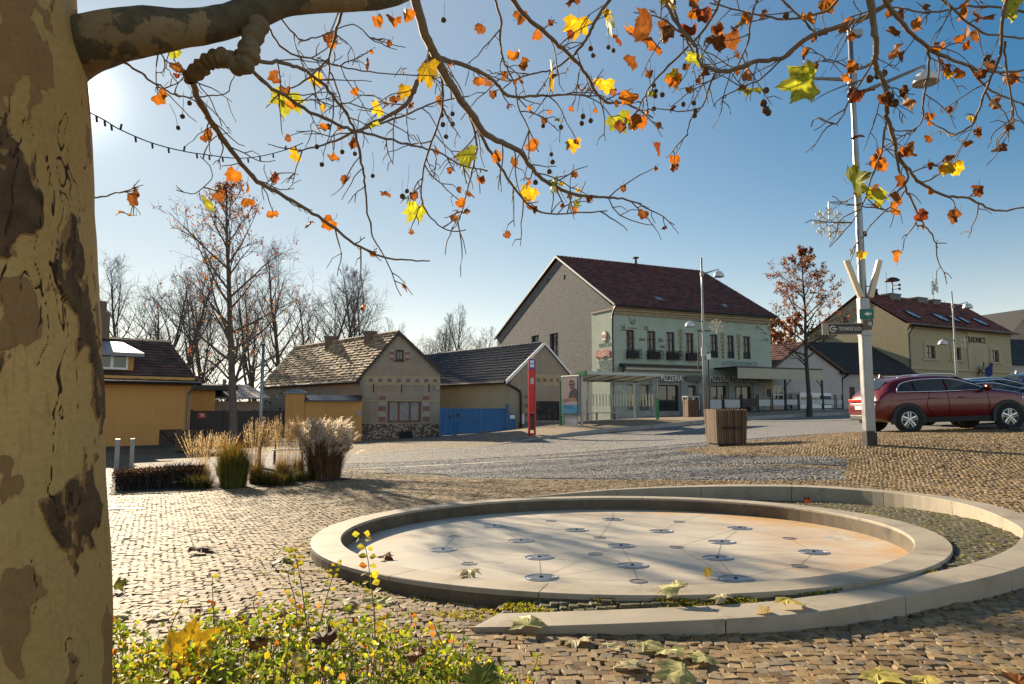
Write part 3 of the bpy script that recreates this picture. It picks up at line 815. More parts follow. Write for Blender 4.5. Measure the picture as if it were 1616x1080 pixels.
# roof, ridge, verges, gutter
rnd = random.Random(3)
mb = MB(); ov = .55
k = (RZ - EZ) / RY
mb.roof((-.12, -ov, EZ + .28 - ov * k + .1), (W + .2, -ov, EZ + .28 - ov * k + .1), (W + .2, RY, RZ + .28), (-.12, RY, RZ + .28), 30, 46, .05, rnd=rnd)
mb.add([(-.12, RY, RZ + .28), (W + .2, RY, RZ + .28), (W + .2, D + .5, EZ - .5), (-.12, D + .5, EZ - .5)], [(0, 1, 2, 3)])
for i in range(40):
    x = -.1 + (W + .2) * i / 40; mb.tube([(x, RY, RZ + .27), (x + .42, RY, RZ + .25)], [.13, .11], 8, tint=rnd.random())
rf = mb.build('roof', M_tileR, piz)
mb = MB(); mb.prism([(-ov, EZ + .16 - ov * k + .1), (RY, RZ + .17), (D + .5, EZ - .6), (D + .5, EZ - .5), (RY, RZ + .33), (-ov, EZ + .33 - ov * k + .1)], -.2, -.125, M=Matrix(((0, 1, 0, 0), (1, 0, 0, 0), (0, 0, 1, 0), (0, 0, 0, 1)))); mb.build('verge_flashing', pm('weathered_flashing', (.16, .18, .2), .55, .2, 3, 40, metal=.3), piz)
mb = MB(); mb.tube([(-.1, -ov - .06, EZ - .05), (W + .25, -ov - .06, EZ - .05)], .085, 8); mb.build('gutter', M_gutter, piz, smooth=True)
pipe(piz, [(-.02, -.5, EZ - .1), (-.06, -.25, EZ - .35), (-.08, -.1, EZ - .8), (-.08, -.09, EZ - 1.2), (-.08, -.09, zband), (-.08, -.09, .2)], .065)
mb = MB()
for z0, z1, o in ((EZ - .5, EZ - .36, .1), (EZ - .355, EZ - .2, .25), (EZ - .195, EZ + .02, .42)): mb.bx(-.01, W + o * .6, -o, 0, z0, z1)
mb.build('cornice', M_cream, piz)
mb = MB()
for i in range(58):
    x = .1 + (W - .2) * i / 58; mb.bx(x, x + .14, -.1, 0, EZ - .64, EZ - .51)
mb.build('dentil_row', M_cream, piz)
for u, v in ((1038.7, 474), (1143, 485)):               # skylights
    p = hit(u, v, FA.O + Vector((0, 0, EZ + .2)), (FA.e1.cross(FA.e2 * RY + Vector((0, 0, RZ - EZ)))).normalized()); l = FA.I @ p
    nrm = Vector((0, -(RZ - EZ), RY)).normalized()
    T = Matrix.Translation(l + nrm * .1) @ Matrix.Rotation(math.atan2(RZ - EZ, RY), 4, 'X')
    o = MB().box((0, 0, 0), (.6, .75, .12), M=T).build('skylight', M_zinc, piz); MB().box((0, 0, .065), (.48, .62, .01), M=T).build('pane', glassmat('skylight_glass', (.25, .3, .34), .1), o)
l = FA.I @ P(989.5, 425, 62); l.y = RY; l.z = RZ
mb = MB(); mb.tube([l, l + Vector((0, 0, .75))], .12, 10); mb.tube([l + Vector((0, 0, .85)), l + Vector((0, 0, .93))], [.3, .3], 10); mb.tube([l + Vector((0, 0, .7)), l + Vector((0, 0, .9))], [.12, .03], 8); mb.build('flue', M_gutter, piz)
# windows and flower boxes
for i, (x0, z0, x1, z1) in enumerate(UP):
    w = window(piz, x0, z0, x1, z1, .14, M_wood, 2, (.66,), fw=.09, bar=.09)
    if i < 4:
        mb = MB(); za, zb = z0 - .3, z0 + .32
        xa, xb = x0 - .08, x1 + .42
        for zz in (za, (za + zb) / 2, zb): mb.bx(xa, xb, -.36, -.33, zz, zz + .035); mb.bx(xa, xa + .03, -.33, 0, zz, zz + .035); mb.bx(xb - .03, xb, -.33, 0, zz, zz + .035)
        for q in range(12):
            xx = xa + (xb - xa) * q / 11; mb.bx(xx - .012, xx + .012, -.357, -.333, za, zb)
        mb.bx(xa + .04, xb - .25, -.32, -.05, za + .04, zb - .08)
        mb.build('flower_box', M_iron, piz)
    elif i < 7:
        mb = MB()
        for q in range(9):
            xx = x0 + (x1 - x0) * q / 8; mb.bx(xx - .015, xx + .015, .02, .05, z0 + .02, z0 + .5)
        mb.bx(x0, x1, .015, .055, z0 + .5, z0 + .54); mb.build('window_rail', M_iron, piz)
for i, (x0, z0, x1, z1) in enumerate(DN):
    if i == 3:
        mb = MB(); mb.bx(x0, x1, .24, .3, z0, z1); d = mb.build('door', pm('dark_door', (.05, .045, .04), .5, .2), piz)
        MB().bx(x0 + .12, x1 - .12, .22, .237, z0 + .9, z1 - .15).build('pane', M_glass, d)
    else:
        window(piz, x0, z0, x1, z1, .2, M_iron, 2 if i > 1 else 1, (.0,), fw=.07, bar=.08, name='shop_window')
# painted ornaments
def ornament(u0, v0, u1, v1, mat, seed, kind):
    x0, z0, x1, z1 = FA.rect(u0, v0, u1, v1); rnd = random.Random(seed); mb = MB(); xc = (x0 + x1) / 2; w = (x1 - x0) / 2; h = z1 - z0
    if kind == 'pendant':
        for q in range(7):
            zc = z1 - h * (q + .5) / 7; r = w * (1 - q * .11)
            for sx in (-1, 1):
                mb.tube([(xc, -.008, zc + h * .06), (xc + sx * r * .6, -.008, zc + h * .05), (xc + sx * r, -.008, zc), (xc + sx * r * .6, -.008, zc - h * .04), (xc + sx * r * .2, -.008, zc - h * .02)], [.03, .05, .045, .04, .02], 5, flat=.3)
        mb.tube([(xc, -.01, z0), (xc, -.01, z1)], .035, 5)
        mb.lathe([(.0, 0), (w * .45, .004)], 12, Matrix.Translation((xc, -.012, z1 - h * .1)) @ Matrix.Rotation(R(90), 4, 'X'))
    else:
        for q in range(9):
            a = rnd.uniform(0, 6.28); p = [(xc + w * .2 * math.cos(a), -.008, z0 + h * .3), (xc + w * .7 * math.cos(a + .5), -.008, z0 + h * (.4 + .3 * rnd.random())), (xc + w * math.cos(a + 1), -.008, z0 + h * rnd.random())]
            mb.tube(catmull(p, 4), .03, 5, flat=.4)
        mb.tube([(x0, -.01, z0 + .02), (x1, -.01, z0 + .02)], .04, 5)
    mb.build('painted_ornament', mat, piz)
ornament(1069, 519, 1079, 564, M_gold, 1, 'pendant'); ornament(1135.5, 525, 1145, 567, M_gold, 2, 'pendant'); ornament(1161, 527, 1170, 569, M_gold, 3, 'pendant')
for k, r in enumerate(((991, 499, 1005, 519), (979, 511, 988, 522), (1008, 532, 1018, 538), (1038, 533, 1046, 540), (1015, 513, 1023, 521), (1041, 544, 1049, 549))): ornament(*r, M_goldl, 10 + k, 'scroll')
# lettering
def ftext(s, u, v, size, mat, y=-.015, sx=1.0, par=None, name='lettering'):
    x, z = FA.front(u, v); return text(s, name, mat, par or piz, (x, y, z), size, sx=sx)
ftext('RISTORANTE', 1156, 574.5, .5, M_txtg, sx=.75); ftext('TRINCEA', 1184, 575.5, .5, M_txtg, sx=.75)
MFP = pm('dark_grey_fascia', (.1, .11, .11), .7, .25, 3)
for x0, x1 in ((1042, 1070), (1121, 1146), (1156, 1190), (1080, 1103)):
    a, b = FA.front(x0, 596)[0], FA.front(x1, 596)[0]; MB().bx(a, b, -.19, 0, FA.front(1056, 602.3)[1], FA.front(1056, 592.5)[1]).build('fascia_panel', MFP, piz)
ftext('PIZZERIA', 1057.5, 597.6, .68, M_txtw, -.2, .72); ftext('PIZZERIA', 1133.5, 598.6, .68, M_txtw, -.2, .75); ftext('TRATTORIA', 1172.5, 600, .64, M_txtw, -.2, .75); ftext('Trincea', 1092, 597, .42, M_goldl, -.2, .8)
# signs on the painted strip: x axis of the lettering runs from the back towards the street
def stext(s, u, v, size, mat, sx=1.0):
    y, z = FA.side(u, v); return text(s, 'lettering', mat, piz, (-.04, y, z), size, rot=(R(90), 0, R(-90)), sx=sx)
stext('TRINCEA', 955, 545, .42, M_txtg, 1.0); stext('TAVERNA', 955.5, 571.7, .42, M_txtg, 1.0); stext('PIZZERIA', 956.5, 578, .42, M_txtg, 1.0); stext('TRATTORIA', 955, 584.5, .42, M_txtg, 1.0)
y, z = FA.side(954.4, 531); ST = Matrix.Translation((-.03, y, z)) @ Matrix.Rotation(R(-90), 4, 'Y')
M_redp = pm('red_sign', (.36, .03, .025), .5, .15)
o = MB().lathe([(.0, 0), (.42, 0), (.42, .05), (.0, .05)], 28, ST, cap=False).build('round_emblem', M_gold, piz)
MB().lathe([(.34, .05), (.32, .062), (0, .062)], 28, ST, cap=False).build('emblem_field', M_white, o)
MB().prism([(-.24, -.11), (.24, -.11), (.29, 0), (.24, .11), (-.24, .11), (-.29, 0)], -.11, -.1, M=Matrix.Translation((0, y, z)) @ Matrix.Rotation(R(-90), 4, 'Z')).build('emblem_band', M_redp, o)
y, z = FA.side(952.5, 559)
pr = []
for q in range(13): pr.append((-.95 + 1.9 * q / 12, .24 + .07 * math.sin(q * .9)))
for q in range(13): pr.append((.95 - 1.9 * q / 12, -.24 + .07 * math.sin((12 - q) * .9)))
o = MB().prism(pr, -.1, -.04, M=Matrix.Translation((0, y, z)) @ Matrix.Rotation(R(-90), 4, 'Z')).build('red_wavy_sign', M_redp, piz)
text('Coca', 'sign_script', M_txtw, o, (-.105, y, z), .45, rot=(R(90), 0, R(-90)), sx=1.0)
# awning over the left half (its own cassette and cloth)
x0, za = FA.front(977, 577); x1, _ = FA.front(1110, 582)
mb = MB(); mb.bx(x0, x1, -.3, 0, za - .08, za + .14); aw = mb.build('awning', M_gutter, piz)
mb = MB(); mb.add([(x0 + .3, -.1, za - .02), (x1, -.1, za - .02), (x1, -.4, za - .16), (x0 + .3, -.4, za - .16)], [(0, 1, 2, 3)]); mb.bx(x0 + .3, x1, -.43, -.39, za - .3, za - .16); mb.build('awning_cloth', M_awn, aw)
MB().bx(W - .62, W - .2, -.06, -.013, 1.9, 2.5).build('plaque', M_iron, piz)
l = FA.front(979, 585)
MB().lathe([(0, -.06), (.4, -.06), (.4, .06), (0, .06)], 20, Matrix.Translation((l[0] - .1, -.5, l[1])) @ Matrix.Rotation(R(90), 4, 'Y') @ Matrix.Rotation(R(35), 4, 'X'), cap=False).build('hanging_sign', M_iron, piz)
# big terrace awning beyond the right half: stands on posts
def on(fr, u, v, y): x, z = fr.front(u, v, y); return x, z
ta = thing('terrace_awning', 'long cream terrace awning on slim grey posts beside the green restaurant', 'awning', FA.O, FA.a)
xa = FA.front(1126, 584)[0]; xb, zb_ = FA.front(1300, 597, -2.6); zt_ = FA.front(1126, 582)[1]
mb = MB(); mb.bx(xa, xb, -2.5, -.05, zt_ - .05, zt_ + .06); mb.build('roof_frame', M_gutter, ta)
mb = MB(); mb.bx(xa, xb, -2.62, -2.56, zt_ - .85, zt_ - .06); mb.add([(xa, -2.55, zt_ - .07), (xb, -2.55, zt_ - .07), (xb, -.1, zt_ - .07), (xa, -.1, zt_ - .07)], [(3, 2, 1, 0)]); mb.build('valance', M_awn, ta)
for u in (1240, 1298):
    x = FA.front(u, 620, -2.5)[0]; p = FA.M @ Vector((x, -2.5, 0)); zz = zs(p.x, p.y) - FA.O.z
    mb = MB(); mb.bx(x - .06, x + .06, -2.54, -2.42, zz - .1, zt_ - .06); mb.tube([(x, -2.48, zt_ - 1.4), (x + (.6 if u < 1270 else -.6), -2.48, zt_ - .86)], .035, 6); mb.build('post', M_gutter, ta)
# low glazed windbreaks round the terrace
M_panel = pm('frosted_panel', (.42, .44, .44), .5, .12, 1.5, 30)
PAN = [(1100, 1105), (1119, 1139), (1143, 1168), (1172, 1194), (1197, 1216), (1219.5, 1238), (1241, 1259), (1261.5, 1275), (1281, 1298), (1300, 1317), (1320, 1329)]
for i, (a, b) in enumerate(PAN):
    xL, z1 = FA.front(a, 630.5, -3.6); xR, z0 = FA.front(b, 645, -3.6)
    p = FA.M @ Vector(((xL + xR) / 2, -3.6, 0)); g = zs(p.x, p.y)
    wb = thing('windbreak', ['pale windbreak panel', 'dark windbreak panel'][i == 3] + ' of the terrace, ' + ['directly behind the middle lamp post', 'between the lamp post and shop window', 'below PIZZERIA right of the lamp', 'the only dark one', 'in front of the plaque wall', 'left of the awning post', 'just right of the left awning post', 'left of the small tree trunk', 'right of the small tree trunk', 'right of the right awning post', 'last and narrowest at the white house'][i],
               'windbreak', p.xy.to_3d() + Vector((0, 0, g)), FA.a, 'windbreak panels round the terrace')
    h = z1 + FA.O.z - g; hb = .42; w = xR - xL
    mb = MB()
    for s in (-1, 1): mb.bx(s * (w / 2 + .03) - .03, s * (w / 2 + .03) + .03, -.03, .03, -.02, h + .35)
    mb.bx(-w / 2, w / 2, -.025, .025, h, h + .05); mb.bx(-w / 2, w / 2, -.03, .03, .02, .12); mb.build('frame', M_gutter, wb)
    MB().bx(-w / 2 + .01, w / 2 - .01, -.012, .012, hb, h - .01).build('panel', M_iron if i == 3 else M_panel, wb)

# ------------------------------------------------------------------ town hall
FB = Frame((37.1, 65.0, 1.4), math.atan2(8, 15.2))
BW, BD = 17.4, 11.0
BE = 1.2 + 134 * 65 / 1100 - FB.O.z; BRY = 4.8; BRZ = FB.side(1362, 466)[1]
BRZ = max(BRZ, BE + 2.6)
M_ytown = pm('pale_yellow_render', (.36, .31, .19), .85, .12, .8, 60, .2, .006, dirt=(.27, .225, .125), dirts=.8, streak=.2)
M_ytrim = pm('cream_yellow_trim', (.39, .335, .21), .8, .1, 1, 50)
th_ = thing('town_hall', 'pale yellow town hall with red roof, skylights and three chimneys', 'town hall', FB.O, FB.a)
TW = [FB.rect(*r) for r in ((1460.5, 545.5, 1476, 566.5), (1503, 549, 1516.5, 569), (1533.5, 550, 1551, 582.5), (1564, 553, 1576.5, 572))]
z0, z1 = TW[0][1], TW[0][3]
TW = [(a, z0 if i != 2 else b, c, z1 if i != 2 else d) for i, (a, b, c, d) in enumerate(TW)]
LW = [(x - .6, .6, x + .6, 2.4) for x in (2.2, 6.5, 15)] + [(10.3, -.3, 11.7, 2.3)]
mb = MB(); mb.wall([(0, -.8), (BW, -.8), (BW, BE), (0, BE)], TW + LW, .2)
mb.poly([(BW, 0, -.8), (BW, BD, -.8), (BW, BD, BE), (BW, BRY, BRZ), (BW, 0, BE)])
mb.poly([(0, BD, -.8), (BW, BD, -.8), (BW, BD, BE), (0, BD, BE)])
GWs = [FB.srect(1367, 498, 1378, 514), FB.srect(1330, 501, 1340, 513)]
mb.wall([(0, -.8), (0, BE), (BRY, BRZ), (BD, BE), (BD, -.8)], GWs, .2, axis='y')
mb.build('walls', M_ytown, th_)
for y0, z0_, y1, z1_ in GWs: window(th_, y0, z0_, y1, z1_, .12, M_wood, 2, (.0,), axis='y')
M_glow = glassmat('window_with_sun_reflection', (.2, .09, .03), .05)
for i, (a, b, c, d) in enumerate(TW):
    if i == 2:
        mb = MB()
        for q in range(5): xx = a + (c - a) * q / 4; mb.bx(xx - .1, xx + .1, -.1, .1, b, d)
        mb.build('stone_mullions', M_ytrim, th_); window(th_, a, b, c, d, .14, M_iron, 4, (.5,))
    else:
        window(th_, a, b, c, d, .12, M_woodR, 2, (.45,), fw=.09, bar=.09)
        mb = MB(); o = .32
        mb.bx(a - o, a - .02, -.06, .0, b, d + o); mb.bx(c + .02, c + o, -.06, 0, b, d + o); mb.bx(a - .02, c + .02, -.06, 0, d + .02, d + o); mb.bx(a - o - .3, c + o + .3, -.12, 0, b - .2, b - .02)
        mb.build('window_surround', M_ytrim, th_)
for a, b, c, d in LW: window(th_, a, b, c, d, .12, M_woodR, 2, (.6,))
zc = FB.front(1441.5, 580)[1]
mb = MB()
for q0, q1, o in ((zc - .18, zc, .14), (BE - .35, BE - .15, .15), (BE - .145, BE + .05, .35), (-.8, .25, .1)): mb.bx(-.06, BW + .06, -o, 0, q0, q1)
x0, x1 = FB.front(1527, 560)[0], FB.front(1556, 560)[0]
mb.bx(x0, x1, -.08, 0, zc + .02, BE - .36); mb.build('cornice', M_ytrim, th_)
x, z = FB.front(1540, 537.5); text('RADNICE', 'lettering', pm('dark_brown_lettering', (.05, .035, .02), .7, .1), th_, (x, -.1, z), .85, ext=.03, sx=.86)
mb = MB(); kb_ = (BRZ - BE) / BRY
mb.roof((-.25, -.6, BE - .6 * kb_ + .22), (BW + .3, -.6, BE - .6 * kb_ + .22), (BW + .3, BRY, BRZ + .22), (-.25, BRY, BRZ + .22), 20, 44, .05, rnd=rnd)
mb.add([(-.25, BRY, BRZ + .22), (BW + .3, BRY, BRZ + .22), (BW + .3, BD + .5, BE - .2), (-.25, BD + .5, BE - .2)], [(0, 1, 2, 3)])
for i in range(44): x = -.2 + (BW + .4) * i / 44; mb.tube([(x, BRY, BRZ + .22), (x + .42, BRY, BRZ + .2)], [.14, .12], 7, tint=rnd.random())
mb.build('roof', M_tileRed, th_)
mb = MB(); mb.tube([(-.2, -.68, BE - .15), (BW + .3, -.68, BE - .15)], .09, 8); mb.build('gutter', M_gutter, th_, smooth=True)
pipe(th_, [(.15, -.62, BE - .2), (.05, -.4, BE - .5), (.0, -.15, BE - .9), (.0, -.12, BE - 1.4), (0, -.12, -.3)], .07)
bn = (FB.e1.cross(FB.e2 * BRY + Vector((0, 0, BRZ - BE)))).normalized(); bang = math.atan2(BRZ - BE, BRY)
M_sky = glassmat('roof_window_glass', (.3, .36, .42), .08)
for u, v in ((1437, 497.5), (1443, 499.8), (1480, 502), (1487, 504.3), (1505, 505), (1520.5, 507.5), (1543, 509), (1549, 511)):
    l = FB.I @ hit(u, v, FB.O + Vector((0, 0, BE + .22)), bn); nr = Vector((0, -(BRZ - BE), BRY)).normalized()
    T = Matrix.Translation(l + nr * .1) @ Matrix.Rotation(bang, 4, 'X')
    o = MB().box((0, 0, 0), (.7, 1.25, .12), M=T).build('skylight', M_gutter, th_); MB().box((0, 0, .066), (.54, 1.05, .012), M=T).build('pane', M_sky, o)
chs = []
for u0, u1, v0, v1 in ((1398, 1415, 463.5, 480), (1441, 1457, 469.5, 484), (1465.6, 1478, 473, 488)):
    a = FB.I @ hit(u0, v0, FB.O + FB.e2 * BRY, FB.e2); b = FB.I @ hit(u1, v1, FB.O + FB.e2 * BRY, FB.e2)
    mb = MB(); mb.bx(a.x, b.x, BRY - .5, BRY + .5, BRZ - .5, a.z - .12); mb.bx(a.x - .06, b.x + .06, BRY - .56, BRY + .56, a.z - .118, a.z)
    chs.append((mb.build('chimney', M_cement, th_), (a.x + b.x) / 2, a.z))
x, z = chs[0][1], chs[0][2]
mb = MB(); mb.tube([(x + .3, BRY, z), (x + .3, BRY, z + 1.4)], .06, 8); mb.lathe([(0, .35), (.2, .33), (.55, .2), (.75, 0), (.7, -.06), (.3, -.1), (0, -.1)], 20, Matrix.Translation((x + .3, BRY, z + 1.45)), cap=False)
for s in (0, 1): mb.tube([(x + .3, BRY, z + .5 + .4 * s), (x + .9, BRY - .2, z + .6 + .4 * s)], .03, 6); mb.tube([(x + .85, BRY - .2, z + .6 + .4 * s), (x + 1.05, BRY - .35, z + .6 + .4 * s)], [.05, .16], 8)
mb.build('siren', M_gutter, th_, smooth=True)
x, z = chs[2][1], chs[2][2]
mb = MB(); mb.tube([(x + .2, BRY, z), (x + .2, BRY, z + 3.1)], [.05, .03], 8)
for q, (dx, dz) in enumerate(((-.35, .9), (.45, 1.2), (-.3, 1.7), (.4, 2.0), (.1, 1.4))):
    mb.tube([(x + .2, BRY, z + dz), (x + .2 + dx, BRY - .1, z + dz)], .025, 6); mb.bx(x + .1 + dx, x + .3 + dx, BRY - .25, BRY - .1, z + dz - .35, z + dz + .35)
mb.build('antenna_mast', M_panel, th_)
for u, v0 in ((1398, 430), (1491, 475)):
    l = FB.I @ hit(u, v0, FB.O + FB.e2 * BRY, FB.e2); MB().tube([(l.x, BRY, BRZ), (l.x, BRY, l.z)], .02, 5).build('lightning_rod', M_gutter, th_)
x, z = FB.front(1378, 468); l = FB.I @ hit(1379, 466, FB.O + FB.e2 * BRY, FB.e2)
mb = MB()
for q in range(26): a = rnd.uniform(0, 3.14); r_ = rnd.uniform(.2, .8); mb.tube([(l.x, BRY, BRZ + .2), (l.x + r_ * math.cos(a), BRY + rnd.uniform(-.3, .3), BRZ + .3 + r_ * math.sin(a))], [.04, .08], 5)
mb.build('bird_guard', M_gutter, th_)
M_fblue = pm('blue_flag_cloth', (.03, .05, .2), .8, .2, 4); M_fdark = pm('dark_flag_cloth', (.06, .07, .1), .8, .2, 4)
x, z = FB.front(1549, 580)
for s, fm, lb in ((-1, M_fdark, 'dark flag hanging on the left of the pair at the town hall'), (1, M_fblue, 'blue flag hanging on the right of the pair at the town hall')):
    fl = thing('flag', lb, 'flag', FB.M @ Vector((x + s * .15, -.12, z - .4)), FB.a, 'flags at the town hall')
    mb = MB(); mb.tube([(0, 0, 0), (s * .55, -.5, .9)], .02, 6); mb.build('pole', M_gutter, fl)
    vs, fs = [], []
    for i in range(7):
        for j in range(7):
            t = i / 6; h = j / 6
            vs.append((s * (.1 + .45 * t) + s * .35 * h * (1 - t * .3) + .05 * math.sin(i * 2 + j), -.1 - .4 * t + .06 * math.sin(i * 1.7 + j * .8), .15 + .75 * t - 1.1 * h * (1 - .2 * t)))
    for i in range(6):
        for j in range(6): b = i * 7 + j; fs.append((b, b + 1, b + 8, b + 7))
    MB().add(vs, fs).build('cloth', fm, fl, smooth=True)
# ------------------------------------------------------------------ skewed gable houses given by their gable corners and the run of the ridge
def quad_wall(mb, O, ex, h0, pts, rects, depth, inw, mat=0):
    """wall in the vertical plane through O along unit ex; pts/rects in (s,z)"""
    f = lambda s, z, o=0.0: O + ex * s + Vector((0, 0, z)) + inw * o
    holes = [[(a, c), (b, c), (b, d), (a, d)] for a, c, b, d in rects]
    mb.poly([f(*p) for p in pts], [[f(*q) for q in h] for h in holes], mat)
    for h in holes:
        for i in range(4):
            a, b = h[i], h[(i + 1) % 4]; mb.add([f(*a), f(*b), f(*b, depth), f(*a, depth)], [(0, 1, 2, 3)], mat)
SWP = Matrix(((0, 1, 0, 0), (1, 0, 0, 0), (0, 0, 1, 0), (0, 0, 0, 1)))
M_beige = pm('grey_beige_render', (.33, .265, .2), .9, .18, .9, 50, .3, .008, dirt=(.24, .19, .14), dirts=.8, streak=.35)
M_pinkb = pm('faded_pink_brick_paint', (.25, .125, .105), .85, .25, 3, 50)
M_greyb = pm('faded_grey_brick_paint', (.36, .33, .29), .85, .15, 3, 50)
M_straw = pm('straw_band_paint', (.4, .32, .19), .85, .2, 2, 50)
def rubble():
    m, nt, b = newmat('rubble_plinth'); co = coords(nt)
    v = _n(nt, 'ShaderNodeTexVoronoi'); v.inputs['Scale'].default_value = 9; nt.links.new(co, v.inputs['Vector'])
    sp = _n(nt, 'ShaderNodeSeparateColor'); nt.links.new(v.outputs['Color'], sp.inputs[0])
    c = mixc(nt, rampf(nt, sp.outputs[0], .35, .65), (.13, .08, .06), (.42, .36, .29))
    c = mixc(nt, rampf(nt, v.outputs['Distance'], .4, .6), c, (.1, .07, .05))
    nt.links.new(c, b.inputs['Base Color']); b.inputs['Roughness'].default_value = .9
    bump(nt, b, v.outputs['Distance'], .6, .02); return m
M_rub = rubble()
FC = Frame((-9.35, 43.4, -.8), R(12))
cot = thing('cottage', 'beige gabled cottage with weathered clay tile roof and three part brown window', 'house', FC.O, FC.a)
CL = FC.front(570.5, 596); CR = FC.front(694.8, 589.5); CA = FC.front(629.5, 527.5)
cw = CR[0]; x0c = CL[0]
win1 = FC.rect(612, 631.5, 664, 667); win0 = FC.rect(624.5, 552.5, 637, 569)
mb = MB(); mb.wall([(x0c, -.6), (cw, -.6), (cw, CR[1]), (CA[0], CA[1]), (x0c, CL[1])], [win1, win0], .16)
dv = Vector((-.66, .751, 0)); dl = FC.M.to_3x3().inverted() @ dv * 15.5
BR = Vector((CA[0], 0, CA[1])) + dl
fl_, fr_ = Vector((x0c, 0, CL[1])), Vector((cw, 0, CR[1]))
mb.add([fl_ - Vector((0, 0, 5)), fl_, fl_ + dl, fl_ + dl - Vector((0, 0, 5))], [(0, 1, 2, 3)])
mb.add([fr_ - Vector((0, 0, 5)), fr_, fr_ + dl, fr_ + dl - Vector((0, 0, 5))], [(0, 1, 2, 3)])
mb.add([fl_ + dl - Vector((0, 0, 5)), fl_ + dl, BR, fr_ + dl, fr_ + dl - Vector((0, 0, 5))], [(0, 1, 2, 3, 4)])
mbw = mb
mb = MB(); rnd = random.Random(8)
A = Vector((CA[0], -.12, CA[1] + .12)); sl = (fl_ - Vector((CA[0], 0, CA[1]))).normalized()
e0 = fl_ + sl * .45 + Vector((0, -.12, .12))
mb.roof(e0 + dl, e0, A, A + dl, 17, 60, .06, rnd=rnd, jit=.02)
e1 = fr_ + (fr_ - Vector((CA[0], 0, CA[1]))).normalized() * .3 + Vector((0, -.12, .12))
mb.add([A, e1, e1 + dl, A + dl], [(0, 1, 2, 3)])
for i in range(44):
    p = A + dl * (i / 44); mb.tube([p, p + dl / 44 * 1.15], [.13, .11], 7, tint=rnd.random())
mb.build('roof', M_tileO, cot)
mb = MB()
mb.prism([(e0.x, e0.z - .12), (A.x, A.z - .12), (A.x, A.z + .1), (e0.x, e0.z + .1)], -.2, -.123); mb.prism([(A.x, A.z - .12), (e1.x, e1.z - .12), (e1.x, e1.z + .1), (A.x, A.z + .1)], -.2, -.123)
mb.build('verge', M_gutter, cot)
w = window(cot, *win1, .1, M_woodR, 3, (.0,), fw=.13, bar=.12, gmat=pm('net_curtain', (.24, .23, .22), .35, .3, 2, 20))
window(cot, *win0, .1, M_wood, 2, (.0,), fw=.1, gmat=M_glass, sill=M_gutter)
_, zb1 = FC.front(630, 669); mb = MB(); mb.bx(x0c - .0, cw + .01, -.045, 0, -.7, zb1); mb.build('rubble_plinth', M_rub, cot)
o = FC.rect(630, 681, 651, 697, -.05); MB().bx(o[0], o[2], -.075, -.05, o[1], o[3]).build('cellar_opening', M_black, cot)
mbp, mbg = MB(), MB()
_, zq = FC.front(630, 600.8); zq0, zq1 = zq - .1, zq + .1
mbs = MB(); mbs.bx(x0c + .2, cw, -.008, 0, zq - .28, zq + .28); mbs.build('straw_band', M_straw, cot)
for i in range(15):
    a = x0c + .45 + (cw - x0c - .6) * i / 15; (mbp if i % 2 == 0 else mbg).bx(a, a + (cw - x0c - .6) / 15 - .03, -.014, 0, zq0, zq1)
for s in (-1, 1):
    for q in range(5):
        xx = (win1[0] - .55) if s < 0 else (win1[2] + .12); zz = win1[1] + .05 + q * .33
        (mbp if q % 2 == 0 else mbg).bx(xx, xx + .42, -.012, 0, zz, zz + .3)
    for q in range(4):
        xx = (win0[0] - .36) if s < 0 else (win0[2] + .1); zz = win0[1] + q * .18
        (mbp if q % 2 == 0 else mbg).bx(xx, xx + .27, -.012, 0, zz, zz + .16)
for q, mi in ((mbp, 1), (mbg, 2)): mbw.add(q.v, q.f, mi)
mbw.build('walls', [M_beige, M_pinkb, M_greyb], cot)
mb = MB()
for u in (589.5, 634, 677): x, z = FC.front(u, 613); mb.bx(x - .03, x + .03, -.03, 0, z - .26, z + .26)
mb.build('iron_anchor', M_iron, cot)
mb = MB(); zl = FC.front(630, 633)[1]; mb.bx(x0c, cw, -.035, 0, zl - .03, zl + .05); mb.build('string_course', M_straw, cot)
x, z = FC.front(690, 612.5); MB().bx(x - .14, x + .14, -.12, 0, z - .12, z + .12).build('meter_box', M_greyb, cot)
for u, v0, v1, off in ((501.5, 531, 558, 9.3), (564.5, 523, 545, 3.6)):
    pb = A + dl.normalized() * off
    pt = FC.I @ hit(u, v0, FC.M @ pb, FC.e2)
    mb = MB(); mb.bx(pb.x - .38, pb.x + .38, pb.y - .38, pb.y + .38, pb.z - .8, pt.z - .16); mb.bx(pb.x - .45, pb.x + .45, pb.y - .45, pb.y + .45, pt.z - .158, pt.z); mb.build('chimney', M_brick, cot)
pipe(cot, [(x0c - .1, -.1, CL[1] - .2), (x0c - .02, -.1, CL[1] - .6), (x0c - .02, -.1, 0)], .05, M_zinc)
MB().tube([e0 + Vector((0, -.05, -.05)), e0 + dl + Vector((0, -.05, -.05))], .08, 8).build('gutter', M_gutter, cot)

